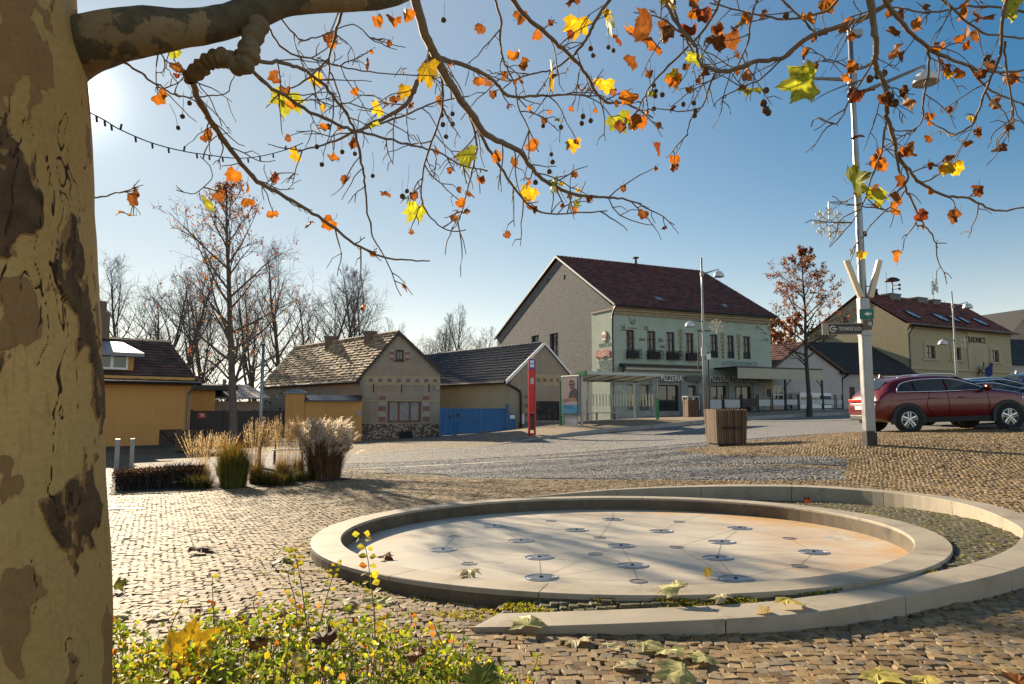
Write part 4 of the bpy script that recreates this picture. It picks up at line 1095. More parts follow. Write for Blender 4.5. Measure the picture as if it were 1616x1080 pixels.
FD_ = Frame((0.05, 43.6, -.25), R(14))
h2 = thing('low_house', 'low house with glossy dark tile roof, cream side wall and beige gable', 'house', FD_.O, FD_.a)
HL, HR, HA = FD_.front(806, 597), FD_.front(896.5, 589), FD_.front(858.5, 544.5)
wg = FD_.rect(846, 633.5, 883, 664)
mb = MB(); mb.wall([(HL[0], -.8), (HR[0], -.8), (HR[0], HR[1]), (HA[0], HA[1]), (HL[0], HL[1])], [wg], .18)
d2 = FD_.M.to_3x3().inverted() @ Vector((-.64, .77, 0)) * 16.5
a_, b_, c_ = Vector((HL[0], 0, HL[1])), Vector((HR[0], 0, HR[1])), Vector((HA[0], 0, HA[1]))
mb.add([b_ - Vector((0, 0, 5)), b_, b_ + d2, b_ + d2 - Vector((0, 0, 5))], [(0, 1, 2, 3)])
mb.add([a_ + d2 - Vector((0, 0, 5)), a_ + d2, c_ + d2, b_ + d2, b_ + d2 - Vector((0, 0, 5))], [(0, 1, 2, 3, 4)])
mbw = mb
M_cw = pm('cream_yellow_render', (.5, .4, .24), .85, .15, .9, 50, .2, .006)
mb = MB(); mb.add([a_ - Vector((0, 0, 4)), a_, a_ + d2, a_ + d2 - Vector((0, 0, 4))], [(0, 1, 2, 3)]); mb.build('side_wall', M_cw, h2)
mb = MB(); rnd = random.Random(18)
A2 = c_ + Vector((0, -.1, .12)); E2 = a_ + (a_ - c_).normalized() * .5 + Vector((0, -.1, .12)); E3 = b_ + (b_ - c_).normalized() * .3 + Vector((0, -.1, .12))
mb.roof(E2 + d2, E2, A2, A2 + d2, 13, 70, .05, rnd=rnd, jit=.004, wav=.035)
mb.add([A2, E3, E3 + d2, A2 + d2], [(0, 1, 2, 3)])
for i in range(44): p = A2 + d2 * (i / 44); mb.tube([p, p + d2 / 44 * 1.15], [.12, .1], 7, tint=rnd.random())
mb.build('roof', pm('glossy_dark_tiles', (.035, .04, .052), .42, .2, 2, 30, tint=.3), h2)
mb = MB(); mb.prism([(E2.x, E2.z - .16), (A2.x, A2.z - .16), (A2.x, A2.z + .08), (E2.x, E2.z + .08)], -.22, -.103); mb.prism([(A2.x, A2.z - .1), (E3.x, E3.z - .1), (E3.x, E3.z + .06), (A2.x, A2.z + .06)], -.2, -.103); mb.build('verge_board', M_white, h2)
MB().tube([E2 + Vector((-.05, 0, -.04)), E2 + d2 + Vector((-.05, 0, -.04))], .08, 8).build('gutter', M_gutter, h2)
pipe(h2, [E2 + Vector((0, -.02, -.1)), (HL[0] + .0, -.15, HL[1] - .5), (HL[0] + .45, -.12, HL[1] - .75), (HL[0] + .62, -.12, HL[1] - 1.2), (HL[0] + .62, -.12, -.6)], .07)
wv = window(h2, *wg, .1, M_iron, 4, (.0,), fw=.08, bar=.09, name='shop_window')
mbp = MB(); zz = FD_.front(870, 600.2)[1]
mbs = MB(); xs0 = FD_.front(845, 600)[0]; mbs.bx(xs0, HR[0] + .05, -.008, 0, zz - .35, zz + .35); mbs.build('straw_band', M_straw, h2)
for i in range(4): a = FD_.front(847 + i * 10.4, 600)[0]; mbp.bx(a, a + .2, -.014, 0, zz - .11, zz + .11)
for q in range(4): a = FD_.front(828.5, 640)[0]; mbp.bx(a, a + .2, -.014, 0, .4 + q * .55, .65 + q * .55)
mbw.add(mbp.v, mbp.f, 1); mbw.build('gable_wall', [M_beige, M_pinkb], h2)
o = FD_.rect(820, 653.5, 826.5, 669); MB().bx(o[0], o[2], -.12, 0, o[1], o[3]).build('meter_box', M_white, h2)
MB().bx(HL[0] + .5, HR[0], -.03, 0, -.7, wg[1] - .08).build('grey_plinth', pm('grey_plinth', (.16, .15, .14), .9, .2), h2)

# ------------------------------------------------------------------ blue gate
M_blue = pm('weathered_blue_paint', (.02, .13, .32), .55, .25, 1.3, 50, .2, .004, dirt=(.05, .12, .2), dirts=2, streak=.5)
pa, pb = P(695.5, 690, 42.6), P(815, 679, 42.8)
FG = Frame((pa.x, pa.y, pa.z), math.atan2(pb.y - pa.y, pb.x - pa.x))
gt = thing('blue_gate', 'wide blue metal yard gate with posts between the two gabled houses', 'gate', FG.O, FG.a)
def gx_(u): return FG.front(u, 660)[0]
zt = FG.front(740, 645)[1]; slope = lambda x: gz(*(FG.M @ Vector((x, 0, 0))).xy) - FG.O.z
for u in (696, 718.5, 800):
    x = gx_(u); MB().bx(x - .09, x + .09, -.09, .09, -.4, zt + (.28 if u > 790 else .08)).build('post', M_blue, gt, bevel=.01)
for u0, u1, nm, top in ((697.5, 716.5, 'side_door', 0), (720.5, 759, 'gate_leaf', 0), (760, 798, 'gate_leaf', 0), (802, 814, 'side_panel', -.35)):
    a, b = gx_(u0), gx_(u1); zl = slope((a + b) / 2) + .06
    mb = MB(); mb.bx(a, b, -.01, .01, zl, zt + top)
    for zz in (zl, zl + (zt - zl) * .42, zt + top - .06): mb.bx(a, b, -.035, -.012, zz, zz + .07)
    n = max(1, int((b - a) / .9))
    for q in range(n + 1): xx = a + (b - a - .05) * q / n; mb.bx(xx, xx + .05, -.04, -.012, zl, zt + top)
    lf = mb.build(nm, M_blue, gt)
    if nm == 'side_door': MB().bx(b - .3, b - .2, -.06, -.03, zl + 1, zl + 1.15).build('handle', M_iron, lf); MB().bx(a + .8, a + 1.05, -.05, -.04, zt - .5, zt - .3).build('mail_slot', M_iron, lf)
    if nm == 'side_panel': MB().bx(a + .1, b - .05, -.05, -.04, zt - .62, zt - .4).build('notice', M_white, lf)

# ------------------------------------------------------------------ yellow house at the left edge
M_yel = pm('orange_yellow_render', (.56, .285, .085), .85, .16, .5, 40, .3, .008, dirt=(.44, .22, .07), dirts=.5, streak=.25)
M_ytrm = pm('orange_yellow_trim', (.58, .32, .1), .8, .08, 1, 50)
_p = P(168, 709, 34)
FY_ = Frame((_p.x - .707 * 8, _p.y - .707 * 8, -.95), R(45))
yh = thing('yellow_house', 'orange yellow single storey house with brown roof and white dormer window', 'house', FY_.O, FY_.a)
YW = FY_.front(300, 650)[0]; YE = FY_.front(200, 593.5)[1]
ho = FY_.rect(253.5, 680, 283.5, 706)
mb = MB(); mb.wall([(-4, -1), (YW, -1), (YW, YE), (-4, YE)], [(ho[0], ho[1] - .2, ho[2], ho[3])], .12)
mb.add([(YW, 0, -1), (YW, 9, -1), (YW, 9, YE), (YW, 4.5, YE + 2.3), (YW, 0, YE)], [(0, 1, 2, 3, 4)])
mb.build('walls', M_yel, yh)
mb = MB(); zc = FY_.front(200, 611)[1]; mb.bx(-4, YW + .02, -.05, 0, zc, zc + .07); mb.bx(-4, YW + .1, -.12, 0, YE - .32, YE - .16); mb.bx(-4, YW + .1, -.2, 0, YE - .157, YE); mb.build('cornice', M_ytrm, yh)
mb = MB(); mb.bx(-4, YW + .03, -.03, 0, -.9, .32); mb.build('dark_plinth', pm('dark_plinth', (.07, .06, .055), .9, .3), yh)
mb = MB(); a, b, c, d = ho; mb.bx(a, c, .05, .1, b - .3, d)
for p, q in (((a, b), (c, d)), ((a, d), (c, b))): mb.tube([(p[0], .03, p[1]), (q[0], .03, q[1])], .04, 4)
mb.bx(a - .06, a, -.02, .05, b - .3, d + .06); mb.bx(c, c + .06, -.02, .05, b - .3, d + .06); mb.bx(a, c, -.02, .05, d, d + .06)
mb.build('hatch_door', pm('brown_hatch', (.06, .035, .025), .6, .25), yh)
mb = MB(); ry = 4.5; rz = YE + 2.3
mb.roof((-4, -.5, YE - .3), (YW + .3, -.5, YE - .3), (YW + .3, ry, rz), (-4, ry, rz), 15, 46, .05, rnd=rnd)
mb.add([(-4, ry, rz), (YW + .3, ry, rz), (YW + .3, 9.4, YE - .2), (-4, 9.4, YE - .2)], [(0, 1, 2, 3)])
mb.build('roof', pm('dark_brown_tiles', (.085, .042, .03), .75, .3, 1.5, 30, .3, .006, tint=.5), yh)
MB().tube([(-4, -.58, YE - .32), (YW + .3, -.58, YE - .32)], .08, 8).build('gutter', M_gutter, yh, smooth=True)
pipe(yh, [(YW - .02, -.55, YE - .38), (YW - .12, -.25, YE - .7), (YW - .15, -.1, YE - 1.1), (YW - .15, -.1, .0)], .055, M_zinc)
dw = FY_.rect(150, 555.5, 201, 584, .6); dz0, dz1 = dw[1], dw[3]
dorm = MB(); dx1 = FY_.front(211, 570, .6)[0]; dorm.bx(dx1 - 3.2, dx1, .6, 3.2, dz0 - .4, dz1 - .02); do = dorm.build('dormer', M_yel, yh)
wa = FY_.rect(160, 557.5, 201, 584, .6)
window(yh, wa[2] - 2.2, wa[1], wa[2], wa[3], .53, M_white, 3, (.0,), fw=.1, bar=.14, name='dormer_window')
mb = MB(); q = FY_.front(212, 551, .3)[0]
mb.add([(dx1 - 3.6, .15, dz1 + .02), (dx1 + .35, .15, dz1 + .02), (dx1 + .1, 2.9, dz1 + .75), (dx1 - 3.6, 2.9, dz1 + .75)], [(0, 1, 2, 3)]); mb.bx(dx1 - 3.6, dx1 + .35, .15, .2, dz1 - .17, dz1 + .017); mb.build('dormer_roof', M_zinc, yh)
c0 = FY_.I @ hit(160, 493, FY_.M @ Vector((0, ry, 0)), FY_.e2); c1 = FY_.I @ hit(170, 520, FY_.M @ Vector((0, ry, 0)), FY_.e2)
mb = MB(); mb.bx(c1.x - .8, c1.x, ry - .35, ry + .35, rz - .6, c0.z); mb.bx(c1.x - .65, c1.x - .15, ry - .2, ry + .2, c0.z, c0.z + .6); mb.build('chimney', M_brick, yh)
# lower wing behind and the yard: dark gate, walls, shed roofs
p0, p1 = P(301, 697, 38.5), P(447, 697, 41.5)
FK = Frame((p0.x, p0.y, -.85), math.atan2(p1.y - p0.y, p1.x - p0.x))
dg = thing('dark_gate', 'dark brown sheet metal yard gate with a small red number plate', 'gate', FK.O, FK.a)
M_dbr = pm('dark_brown_sheet', (.04, .026, .024), .6, .2, 1.2, 40)
kw = (p1 - p0).xy.length; kz_ = FK.front(360, 648.5)[1]
for q in range(3):
    a, b = kw * q / 3 + .03, kw * (q + 1) / 3 - .03
    mb = MB(); mb.bx(a, b, -.02, .02, .1, kz_)
    for zz in (.1, kz_ * .55, kz_ - .08): mb.bx(a, b, -.05, -.022, zz, zz + .08)
    lf = mb.build('gate_leaf', M_dbr, dg)
    if q == 0:
        x, z = FK.front(318, 656); MB().bx(x - .22, x + .22, -.07, -.05, z - .16, z + .16).build('number_plate', M_redp, lf)
        text('78', 'number', M_txtw, lf, (x, -.075, z), .24)
for q in range(4): MB().bx(kw * q / 3 - .06, kw * q / 3 + .06, -.06, .06, -.3, kz_ + .06).build('post', M_dbr, dg)
yw = thing('yard_wall', 'orange yellow yard wall with capped pillar beside the beige cottage', 'wall', FK.M @ Vector((kw + .05, 0, 0)), R(8))
FW_ = Frame(yw.location, R(8)); x1 = FW_.front(480, 660)[0]; zp = FW_.front(460, 621.5)[1]; x2 = FW_.front(571, 660)[0]; zw = FW_.front(520, 634)[1]
MB().bx(.02, x1, -.12, .5, -.5, zp).build('pillar', M_yel, yw)
mb = MB(); mb.bx(-.1, x1 + .12, -.22, .6, zp + .003, zp + .08); mb.add([(-.1, -.22, zp + .08), (x1 + .12, -.22, zp + .08), (x1 + .12, .6, zp + .08), (-.1, .6, zp + .08), ((x1) / 2, .2, zp + .3)], [(0, 1, 4), (1, 2, 4), (2, 3, 4), (3, 0, 4)]); mb.build('pillar_cap', M_zinc, yw)
MB().bx(x1 + .003, x2, 0, .35, -.5, zw).build('wall_panel', M_yel, yw)
mb = MB(); mb.prism([(-.25, 0), (.75, .32), (.75, .38), (-.25, .06)], x1 + .02, x2 - .05, M=Matrix.Translation((0, 0, zw + .02)) @ SWP); mb.build('coping', M_dbr if False else pm('dark_sheet_coping', (.05, .055, .065), .35, .2, metal=.5), yw)
x, z = FW_.front(566, 652); MB().bx(x - .12, x + .12, -.06, -.003, z - .15, z + .15).build('meter_box', M_greyb, yw)
sh = thing('shed', 'low shed with pale sheet metal roof behind the dark brown gate', 'shed', FK.M @ Vector((kw * .45, 5, 0)), FK.a)
sx0, sx1 = -2.5, kw * .6; mb = MB(); mb.bx(sx0, sx1, 0, 4.5, 0, 2.5); mb.build('walls', M_beige, sh)
mb = MB(); rs_ = Vector((sx0 - .3, -.5, 2.6)); mb.add([(sx0 - .3, -.6, 2.75), (sx1 + .3, -.6, 2.75), (sx1 + .3, 5, 3.75), (sx0 - .3, 5, 3.75), (sx0 - .3, -.6, 2.65), (sx1 + .3, -.6, 2.65)], [(0, 1, 2, 3), (4, 5, 1, 0)])
for q in range(14): xx = sx0 - .25 + (sx1 - sx0 + .5) * q / 13; mb.tube([(xx, -.6, 2.76), (xx, 5, 3.76)], .03, 4)
mb.build('roof', pm('dull_sheet_roof', (.2, .2, .2), .8, .25, 2, 30), sh)
MB().tube([(1.2, 2.5, 3.3), (1.2, 2.5, 4.0)], .12, 8).build('flue', M_zinc, sh)
an = thing('annex', 'yellow annex with flat dark roof edge behind the yellow house corner', 'house', FK.M @ Vector((-1.2, 3.5, 0)), FK.a)
MB().bx(0, 3.2, 0, 4, -.5, 3.15).build('walls', M_yel, an); MB().bx(-.3, 4.4, -.5, 4.3, 3.153, 3.45).build('roof', M_gutter, an)
MB().bx(-.6, .9, 1, 2, 3.46, 4.6).build('chimney', M_yel, an)

# ------------------------------------------------------------------ white gabled house and its dark roofed wing
M_wht = pm('white_render', (.4, .375, .355), .85, .1, .8, 50, .15, .004, dirt=(.31, .285, .26), dirts=.6, streak=.25)
FH = Frame((21.7, 58.0, .85), math.atan2(4.1, 6.7))
wh = thing('white_house', 'white gable fronted house with dark red verges and dark hipped wing', 'house', FH.O, FH.a)
HW = FH.front(1329, 600)[0]; hE = FH.front(1329, 588)[1]; hA = FH.front(1266, 541.5)
wr = FH.rect(1219.5, 609, 1239, 640)
mb = MB(); mb.wall([(-.2, -.6), (HW, -.6), (HW, hE), hA, (-.2, hE + .05)], [wr], .15)
mb.add([(HW, 0, -.6), (HW, 11, -.6), (HW, 11, hE), (HW, 0, hE)], [(0, 1, 2, 3)]); mb.add([(-.2, 0, -.6), (-.2, 11, -.6), (-.2, 11, hE), (-.2, 0, hE)], [(0, 1, 2, 3)])
mb.build('gable_walls', M_wht, wh)
mb = MB(); vv = Vector((hA[0], -.2, hA[1] + .12)); s0 = Vector((-.2, -.2, hE + .17)); s1 = Vector((HW, -.2, hE + .12))
s0 = vv + (s0 - vv) * 1.12; s1 = vv + (s1 - vv) * 1.06; bk = Vector((0, 11, 0))
mb.roof(s0 + bk, s0, vv, vv + bk, 12, 34, .05, rnd=rnd); mb.roof(s1, s1 + bk, vv + bk, vv, 12, 34, .05, rnd=rnd); mb.build('roof', M_tileR, wh)
mb = MB(); mb.prism([(s0.x, s0.z - .18), (vv.x, vv.z - .18), (vv.x, vv.z + .08), (s0.x, s0.z + .08)], -.28, -.203); mb.prism([(vv.x, vv.z - .18), (s1.x, s1.z - .18), (s1.x, s1.z + .08), (vv.x, vv.z + .08)], -.28, -.203); mb.build('verge_board', pm('dark_red_boards', (.07, .025, .02), .6, .2), wh)
window(wh, *wr, .08, M_white, 2, (.55,), fw=.1, bar=.1)
FI_ = Frame((FH.M @ Vector((HW + .01, .1, 0))), R(10)); FI_.O = FH.M @ Vector((HW + .01, .1, 0))
FI_ = Frame(FH.M @ Vector((HW + .01, .1, 0)), R(10))
def toH(p): return FH.I @ (FI_.M @ Vector(p))
wl_ = FI_.front(1438, 600)[0]; wE = FI_.front(1380, 588)[1]
dr_ = FI_.rect(1340, 611, 1350.5, 650)
mb = MB(); mb.wall([(0, -.6), (wl_, -.6), (wl_, wE), (0, wE)], [dr_], .15); mb.add([(wl_, 0, -.6), (wl_, 9, -.6), (wl_, 9, wE), (wl_, 0, wE)], [(0, 1, 2, 3)])
mb.v = [tuple(toH(p)) for p in mb.v]; mb.build('wing_walls', M_wht, wh)
rdg = 5.0; wR = FI_.front(1376, 541.5, rdg)
mb = MB(); L0 = FI_.front(1262, 541, rdg)[0]
mb.roof((-.3, -.4, wE - .1), (wl_ + .4, -.4, wE - .1), (wR[0], rdg, wR[1]), (L0, rdg, wR[1]), 16, 40, .03, rnd=rnd)
mb.add([(wl_ + .4, -.4, wE - .1), (wl_ + .4, 10, wE - .1), (wR[0], rdg, wR[1])], [(0, 1, 2)]); mb.add([(L0, rdg, wR[1]), (wR[0], rdg, wR[1]), (wl_ + .4, 10, wE - .1), (L0, 10, wE - .1)], [(0, 1, 2, 3)])
mb.v = [tuple(toH(p)) for p in mb.v]; mb.build('wing_roof', M_felt, wh)
mb = MB(); mb.tube([(-.3, -.45, wE - .12), (wl_ + .4, -.45, wE - .12)], .07, 6); mb.tube(catmull([(.5, -.42, wE - .2), (.2, -.2, wE - .5), (.02, -.1, wE - .9), (.0, -.1, -.3)], 4), .07, 6)
mb.v = [tuple(toH(p)) for p in mb.v]; mb.build('gutter', M_gutter, wh)
mb = MB(); a, b, c, d = dr_; mb.bx(a, c, .08, .12, b, d); mb.v = [tuple(toH(p)) for p in mb.v]; mb.build('side_door', M_wood, wh)
mb = MB(); p = Vector(FI_.front(1352, 563, 2.4)); mb.tube([(p.x, 2.4, p.y - .1), (p.x + .6, 2.3, p.y - .35)], .07, 6); mb.v = [tuple(toH(q)) for q in mb.v]; mb.build('roof_snow_guard', M_zinc, wh)
# bright serving counter under the awning
ct = thing('service_counter', 'white serving counter with dark blue menu board under the terrace awning', 'counter', FH.M @ Vector((FH.front(1270, 630, -1.1)[0], -1.1, -.0)), FH.a)
g = gz(*ct.location.xy) + .13 - ct.location.z
x0 = -.6; MB().bx(x0, 3.6, 0, .8, g, g + 1.6).build('counter', M_white, ct)
mb = MB()
for q in range(2): mb.bx(x0 + .15 + q * 1.2, x0 + 1.2 + q * 1.2, -.03, 0, g + .75, g + 1.25)
mb.build('glazed_front', M_glass, ct)
MB().bx(2.0, 3.5, -.06, -.003, g + .6, g + 1.35).build('menu_board', pm('dark_blue_board', (.02, .025, .09), .5, .15), ct)
text('MENU', 'lettering', M_redp, ct, (2.95, -.07, g + .9), .38)
# far right edge houses
p = P(1592, 640, 76)
FR_ = Frame((p.x, p.y, 1.6), R(18))
fh = thing('edge_house', 'white house with dark roof cut off by the right picture edge', 'house', FR_.O, FR_.a)
e = FR_.front(1605, 575)[1]; rg = FR_.front(1605, 536, 4)[1]
MB().bx(0, 12, 0, 9, -1, e).build('walls', M_wht, fh)
mb = MB(); mb.roof((-.3, -.4, e - .1), (12.3, -.4, e - .1), (12.3, 4, rg), (-.3, 4, rg), 12, 24, .04, rnd=rnd); mb.add([(-.3, 4, rg), (12.3, 4, rg), (12.3, 9.4, e), (-.3, 9.4, e)], [(0, 1, 2, 3)]); mb.add([(-.001, 0, e), (-.001, 4, rg - .1), (-.001, 9, e)], [(0, 1, 2)]); mb.build('roof', M_felt, fh)
p = P(1594, 640, 92)
FS_ = Frame((p.x, p.y, 2), R(15))
f2 = thing('gable_house', 'pale house with steep gable rising behind the right edge house', 'house', FS_.O, FS_.a)
e = FS_.front(1594, 536)[1]; w_ = 9.0; ap = e + 4.2
mb = MB(); mb.wall([(0, -1), (w_, -1), (w_, e), (w_ / 2, ap), (0, e)], [(3.6, e - .6, 4.6, e + .8)], .15); mb.add([(0, 0, -1), (0, 10, -1), (0, 10, e), (0, 0, e)], [(0, 1, 2, 3)]); mb.build('walls', M_beige, f2)
window(f2, 3.6, e - .6, 4.6, e + .8, .08, M_wood, 2, (.0,))
mb = MB()
for s in (0, 1):
    x = s * w_; d = -.4 if s == 0 else .4
    mb.add([(x + d, -.3, e - .3), (w_ / 2, -.3, ap + .1), (w_ / 2, 10, ap + .1), (x + d, 10, e - .3)], [(0, 1, 2, 3)])
mb.build('roof', M_felt, f2)
# roof corner between the restaurant and the white house
p = P(1196, 645, 66); FQ = Frame((p.x, p.y, 1), R(25))
rh = thing('tiled_house', 'low house with brown tiled roof seen between the green and white houses', 'house', FQ.O, FQ.a)
e = FQ.front(1208, 586)[1]; rg = FQ.front(1208, 553, 4.5)[1]
MB().bx(-1, 9, 0, 9, -1, e).build('walls', M_wht, rh); mb = MB(); mb.roof((-1.2, -.4, e), (9.2, -.4, e), (9.2, 4.5, rg), (-1.2, 4.5, rg), 14, 36, .05, rnd=rnd, wav=.04); mb.add([(-1.2, 4.5, rg), (9.2, 4.5, rg), (9.2, 9.4, e), (-1.2, 9.4, e)], [(0, 1, 2, 3)]); mb.build('roof', M_tileO, rh)
# ================================================================== STREET FURNITURE
M_galv = pm('galvanised_steel', (.27, .275, .28), .42, .2, 4, 60, metal=.7, dirt=(.22, .22, .22), dirts=3)
M_lampw = pm('pale_lamp_enamel', (.6, .6, .6), .35, .08, 4)
M_lens = pm('lamp_diffuser', (.3, .3, .27), .3, .1)
M_decor = pm('warm_white_light_tube', (.62, .52, .36), .5, .1, 4)
def lamp(u, vtop, Y, base, label, arms, r0=.09, r1=.045, bands=()):
    """lamp post with curved arms: arms = (height, world xy direction, length, rise, bell diameter)"""
    b = P(u, 645, Y); b.z = base
    H = P(u, vtop, Y).z - base
    t = thing('street_lamp', label, 'street lamp', b, 0, 'twin arm street lamps')
    MB().tube([(0, 0, -.1), (0, 0, H * .3), (0, 0, H * .8), (0, 0, H)], [r0, r0 * .92, r1 * 1.1, r1], 12).build('pole', M_galv, t, smooth=True)
    for h, d, L, rise, dia in arms:
        d = Vector((d[0], d[1], 0)).normalized(); e = Vector((0, 0, h)) + d * L + Vector((0, 0, rise))
        mb = MB(); mb.tube([Vector((0, 0, h)), e], [.05, .03], 8); mb.tube([Vector((0, 0, h - .12)), Vector((0, 0, h + .12))], r0 * 1.0, 12)
        mb.tube([e, e - Vector((0, 0, .12))], .025, 8)
        a = mb.build('arm', M_galv, t)
        k = dia / 2
        h_ = MB().lathe([(.02, 0), (.25 * k, -.01), (.62 * k, -.1 * dia), (.88 * k, -.27 * dia), (k, -.5 * dia), (k, -.56 * dia), (.95 * k, -.56 * dia)], 24, Matrix.Translation(e - Vector((0, 0, .1))), cap=False).build('lamp_head', M_lampw, a, smooth=True)
        MB().lathe([(.95 * k, -.555 * dia), (.5 * k, -.6 * dia), (0, -.615 * dia)], 24, Matrix.Translation(e - Vector((0, 0, .1))), cap=False).build('diffuser', M_lens, h_, smooth=True)
    return t, b, H
b1 = P(1370, 702, 15)
g1 = gz(b1.x, b1.y)
Z1 = lambda v: P(1360, v, 15).z - g1
L1, B1, H1 = lamp(1370, 50, 15, g1, 'tall near street lamp with snowflake, V shaped light bars and direction signs', [
    (Z1(126), (-1, .0), .98, .03, .46), (Z1(152), (.75, -1.0), 1.5, .1, .5)], .1, .05)
MB().bx(-.11, .11, -.11, .11, -.05, .28).build('base_sleeve', M_gutter, L1)
MB().bx(-.105, .105, -.1, .1, .281, Z1(470)).build('lower_post', M_galv, L1, bevel=.03)
mb = MB(); mb.tube([(0, 0, H1), (0, 0, H1 + .05)], .06, 10); mb.bx(-.02, .25, -.08, .08, H1 - .12, H1 + .02); mb.build('sensor_cap', M_galv, L1)
mb = MB(); mb.tube([(0, 0, Z1(413)), (-.25, 0, Z1(413))], .02, 6)
# V shaped light bars
for s in (-1, 1):
    vb = thing('light_bar', ('left' if s < 0 else 'right') + ' bar of the cream V shaped festive light on the near lamp', 'festive light', B1 + Vector((0, -.12, 0)), 0, 'V light bars on the near lamp')
    bar = MB(); a = Vector((s * .1, 0, Z1(471))); e = Vector((s * .36 - .02, 0, Z1(413)))
    d = (e - a).normalized(); n = Vector((d.z, 0, -d.x)) * .055
    vs = []
    for p in (a, e):
        for o in (-.05, .05):
            vs += [p - n + Vector((0, o, 0)), p + n + Vector((0, o, 0))]
    bar.add(vs, [(0, 1, 5, 4), (3, 2, 6, 7), (0, 4, 6, 2), (1, 3, 7, 5), (0, 2, 3, 1), (4, 5, 7, 6)]); bar.build('tube', M_decor, vb, bevel=.012)
    mb = MB(); mb.tube([(0, .12, Z1(452)), a.lerp(e, .3)], .012, 5); mb.build('bracket', M_galv, vb)
def snowflake(name, label, c, rad, mat, par_pt=None):
    t = thing(name, label, 'festive light', c, 0, 'snowflake lights')
    mb = MB()
    for k in range(8):
        a = k * math.pi / 4; d = Vector((math.cos(a), 0, math.sin(a))); n = Vector((-d.z, 0, d.x))
        mb.tube([d * rad * .2, d * rad], rad * .045, 6)
        for q, l in ((.5, .22), (.75, .2)):
            for s in (-1, 1): mb.tube([d * rad * q, d * rad * (q + .2) + n * s * rad * l], rad * .04, 5)
    mb.build('snowflake', mat, t)
    mb = MB(); mb.tube([(rad * .2 * math.cos(k * math.pi / 10), 0, rad * .2 * math.sin(k * math.pi / 10)) for k in range(21)], rad * .035, 5); mb.tube([(rad * .58 * math.cos(k * math.pi / 12), .01, rad * .58 * math.sin(k * math.pi / 12)) for k in range(25)], rad * .015, 4)
    mb.build('ring', M_galv, t); return t
c = P(1309, 352, 15)
sf = snowflake('snowflake_light', 'large cream snowflake light hanging from the near street lamp', c, .36, M_decor)
mb = MB(); mb.tube([(0, 0, .36), (0, 0, .46), (.42, 0, .48)], .014, 6); mb.tube([(.36, 0, 0), (.42, 0, 0)], .012, 5); mb.build('hanger', M_galv, sf)
mb = MB(); mb.tube([(-.06, -.03, Z1(380)), (-.06, -.03, Z1(363))], .02, 6); mb.tube([(.1, -.04, Z1(374)), (.1, -.04, Z1(366))], .035, 6); mb.tube([(-.13, -.04, Z1(384.5)), (-.02, -.04, Z1(384.5))], .018, 6); mb.build('socket_fittings', M_gutter, L1)
# signs on the near lamp
x0, x1 = P(1297, 520, 15).x, P(1352, 520, 15).x
ds = thing('direction_sign', 'dark brown finger sign TECHNICKÉ SLUŽBY on the near lamp post', 'sign', (B1.x - .06, B1.y - .1, P(1325, 520, 15).z), R(-4))
Ls = x1 - x0; hh = .125
MB().bx(-Ls - .12, -.02, -.012, .012, -hh, hh).build('board', pm('pale_sign_edge', (.3, .28, .24), .5, .1), ds, bevel=.003)
MB().bx(-Ls + .02, -.04, -.018, -.0125, -hh + .02, hh - .02).build('sign_face', pm('dark_brown_sign', (.025, .018, .014), .4, .2), ds)
text('TECHNICKÉ SLUŽBY', 'lettering', M_txtw, ds, (-Ls * .37, -.0205, -.003), .105, sx=.52)
mb = MB(); mb.tube([(-Ls + .1 + .06 * math.cos(R(40 + k * 28)), -.02, .06 * math.sin(R(40 + k * 28))) for k in range(11)], .013, 5); mb.tube([(-Ls + .09, -.02, 0), (-Ls + .19, -.02, 0)], .013, 5); mb.build('emblem', M_txtw, ds)
mb = MB(); mb.bx(-.06, .16, -.03, .2, -hh - .02, -hh + .06); mb.bx(-.06, .16, -.03, .2, hh - .06, hh + .02); mb.bx(-.06, .16, .17, .2, -hh + .06, hh - .06); mb.build('clamp', M_galv, ds)
gs = thing('green_sign', 'small green sign clamped to the near lamp post', 'sign', (B1.x, B1.y - .13, P(1355, 497, 15).z), R(-20))
MB().bx(-.14, .14, -.012, .012, -.11, .11).build('board', pm('green_sign_paint', (.01, .16, .1), .4, .1), gs, bevel=.003)
MB().prism([(-.05, 0), (.03, .05), (.03, .02), (.09, .02), (.09, -.02), (.03, -.02), (.03, -.05)], -.016, -.0125).build('arrow', M_txtw, gs)
MB().bx(-.05, .05, 0, .12, -.05, .05).build('clamp', M_galv, gs)
bs = thing('brown_sign', 'small brown plate clamped under the green sign', 'sign', (B1.x, B1.y - .13, P(1355, 514, 15).z), R(20))
MB().bx(-.12, .12, -.012, .012, -.1, .1).build('board', pm('brown_plate', (.1, .055, .035), .5, .2), bs, bevel=.003); MB().bx(-.05, .05, 0, .12, -.05, .05).build('clamp', M_galv, bs)
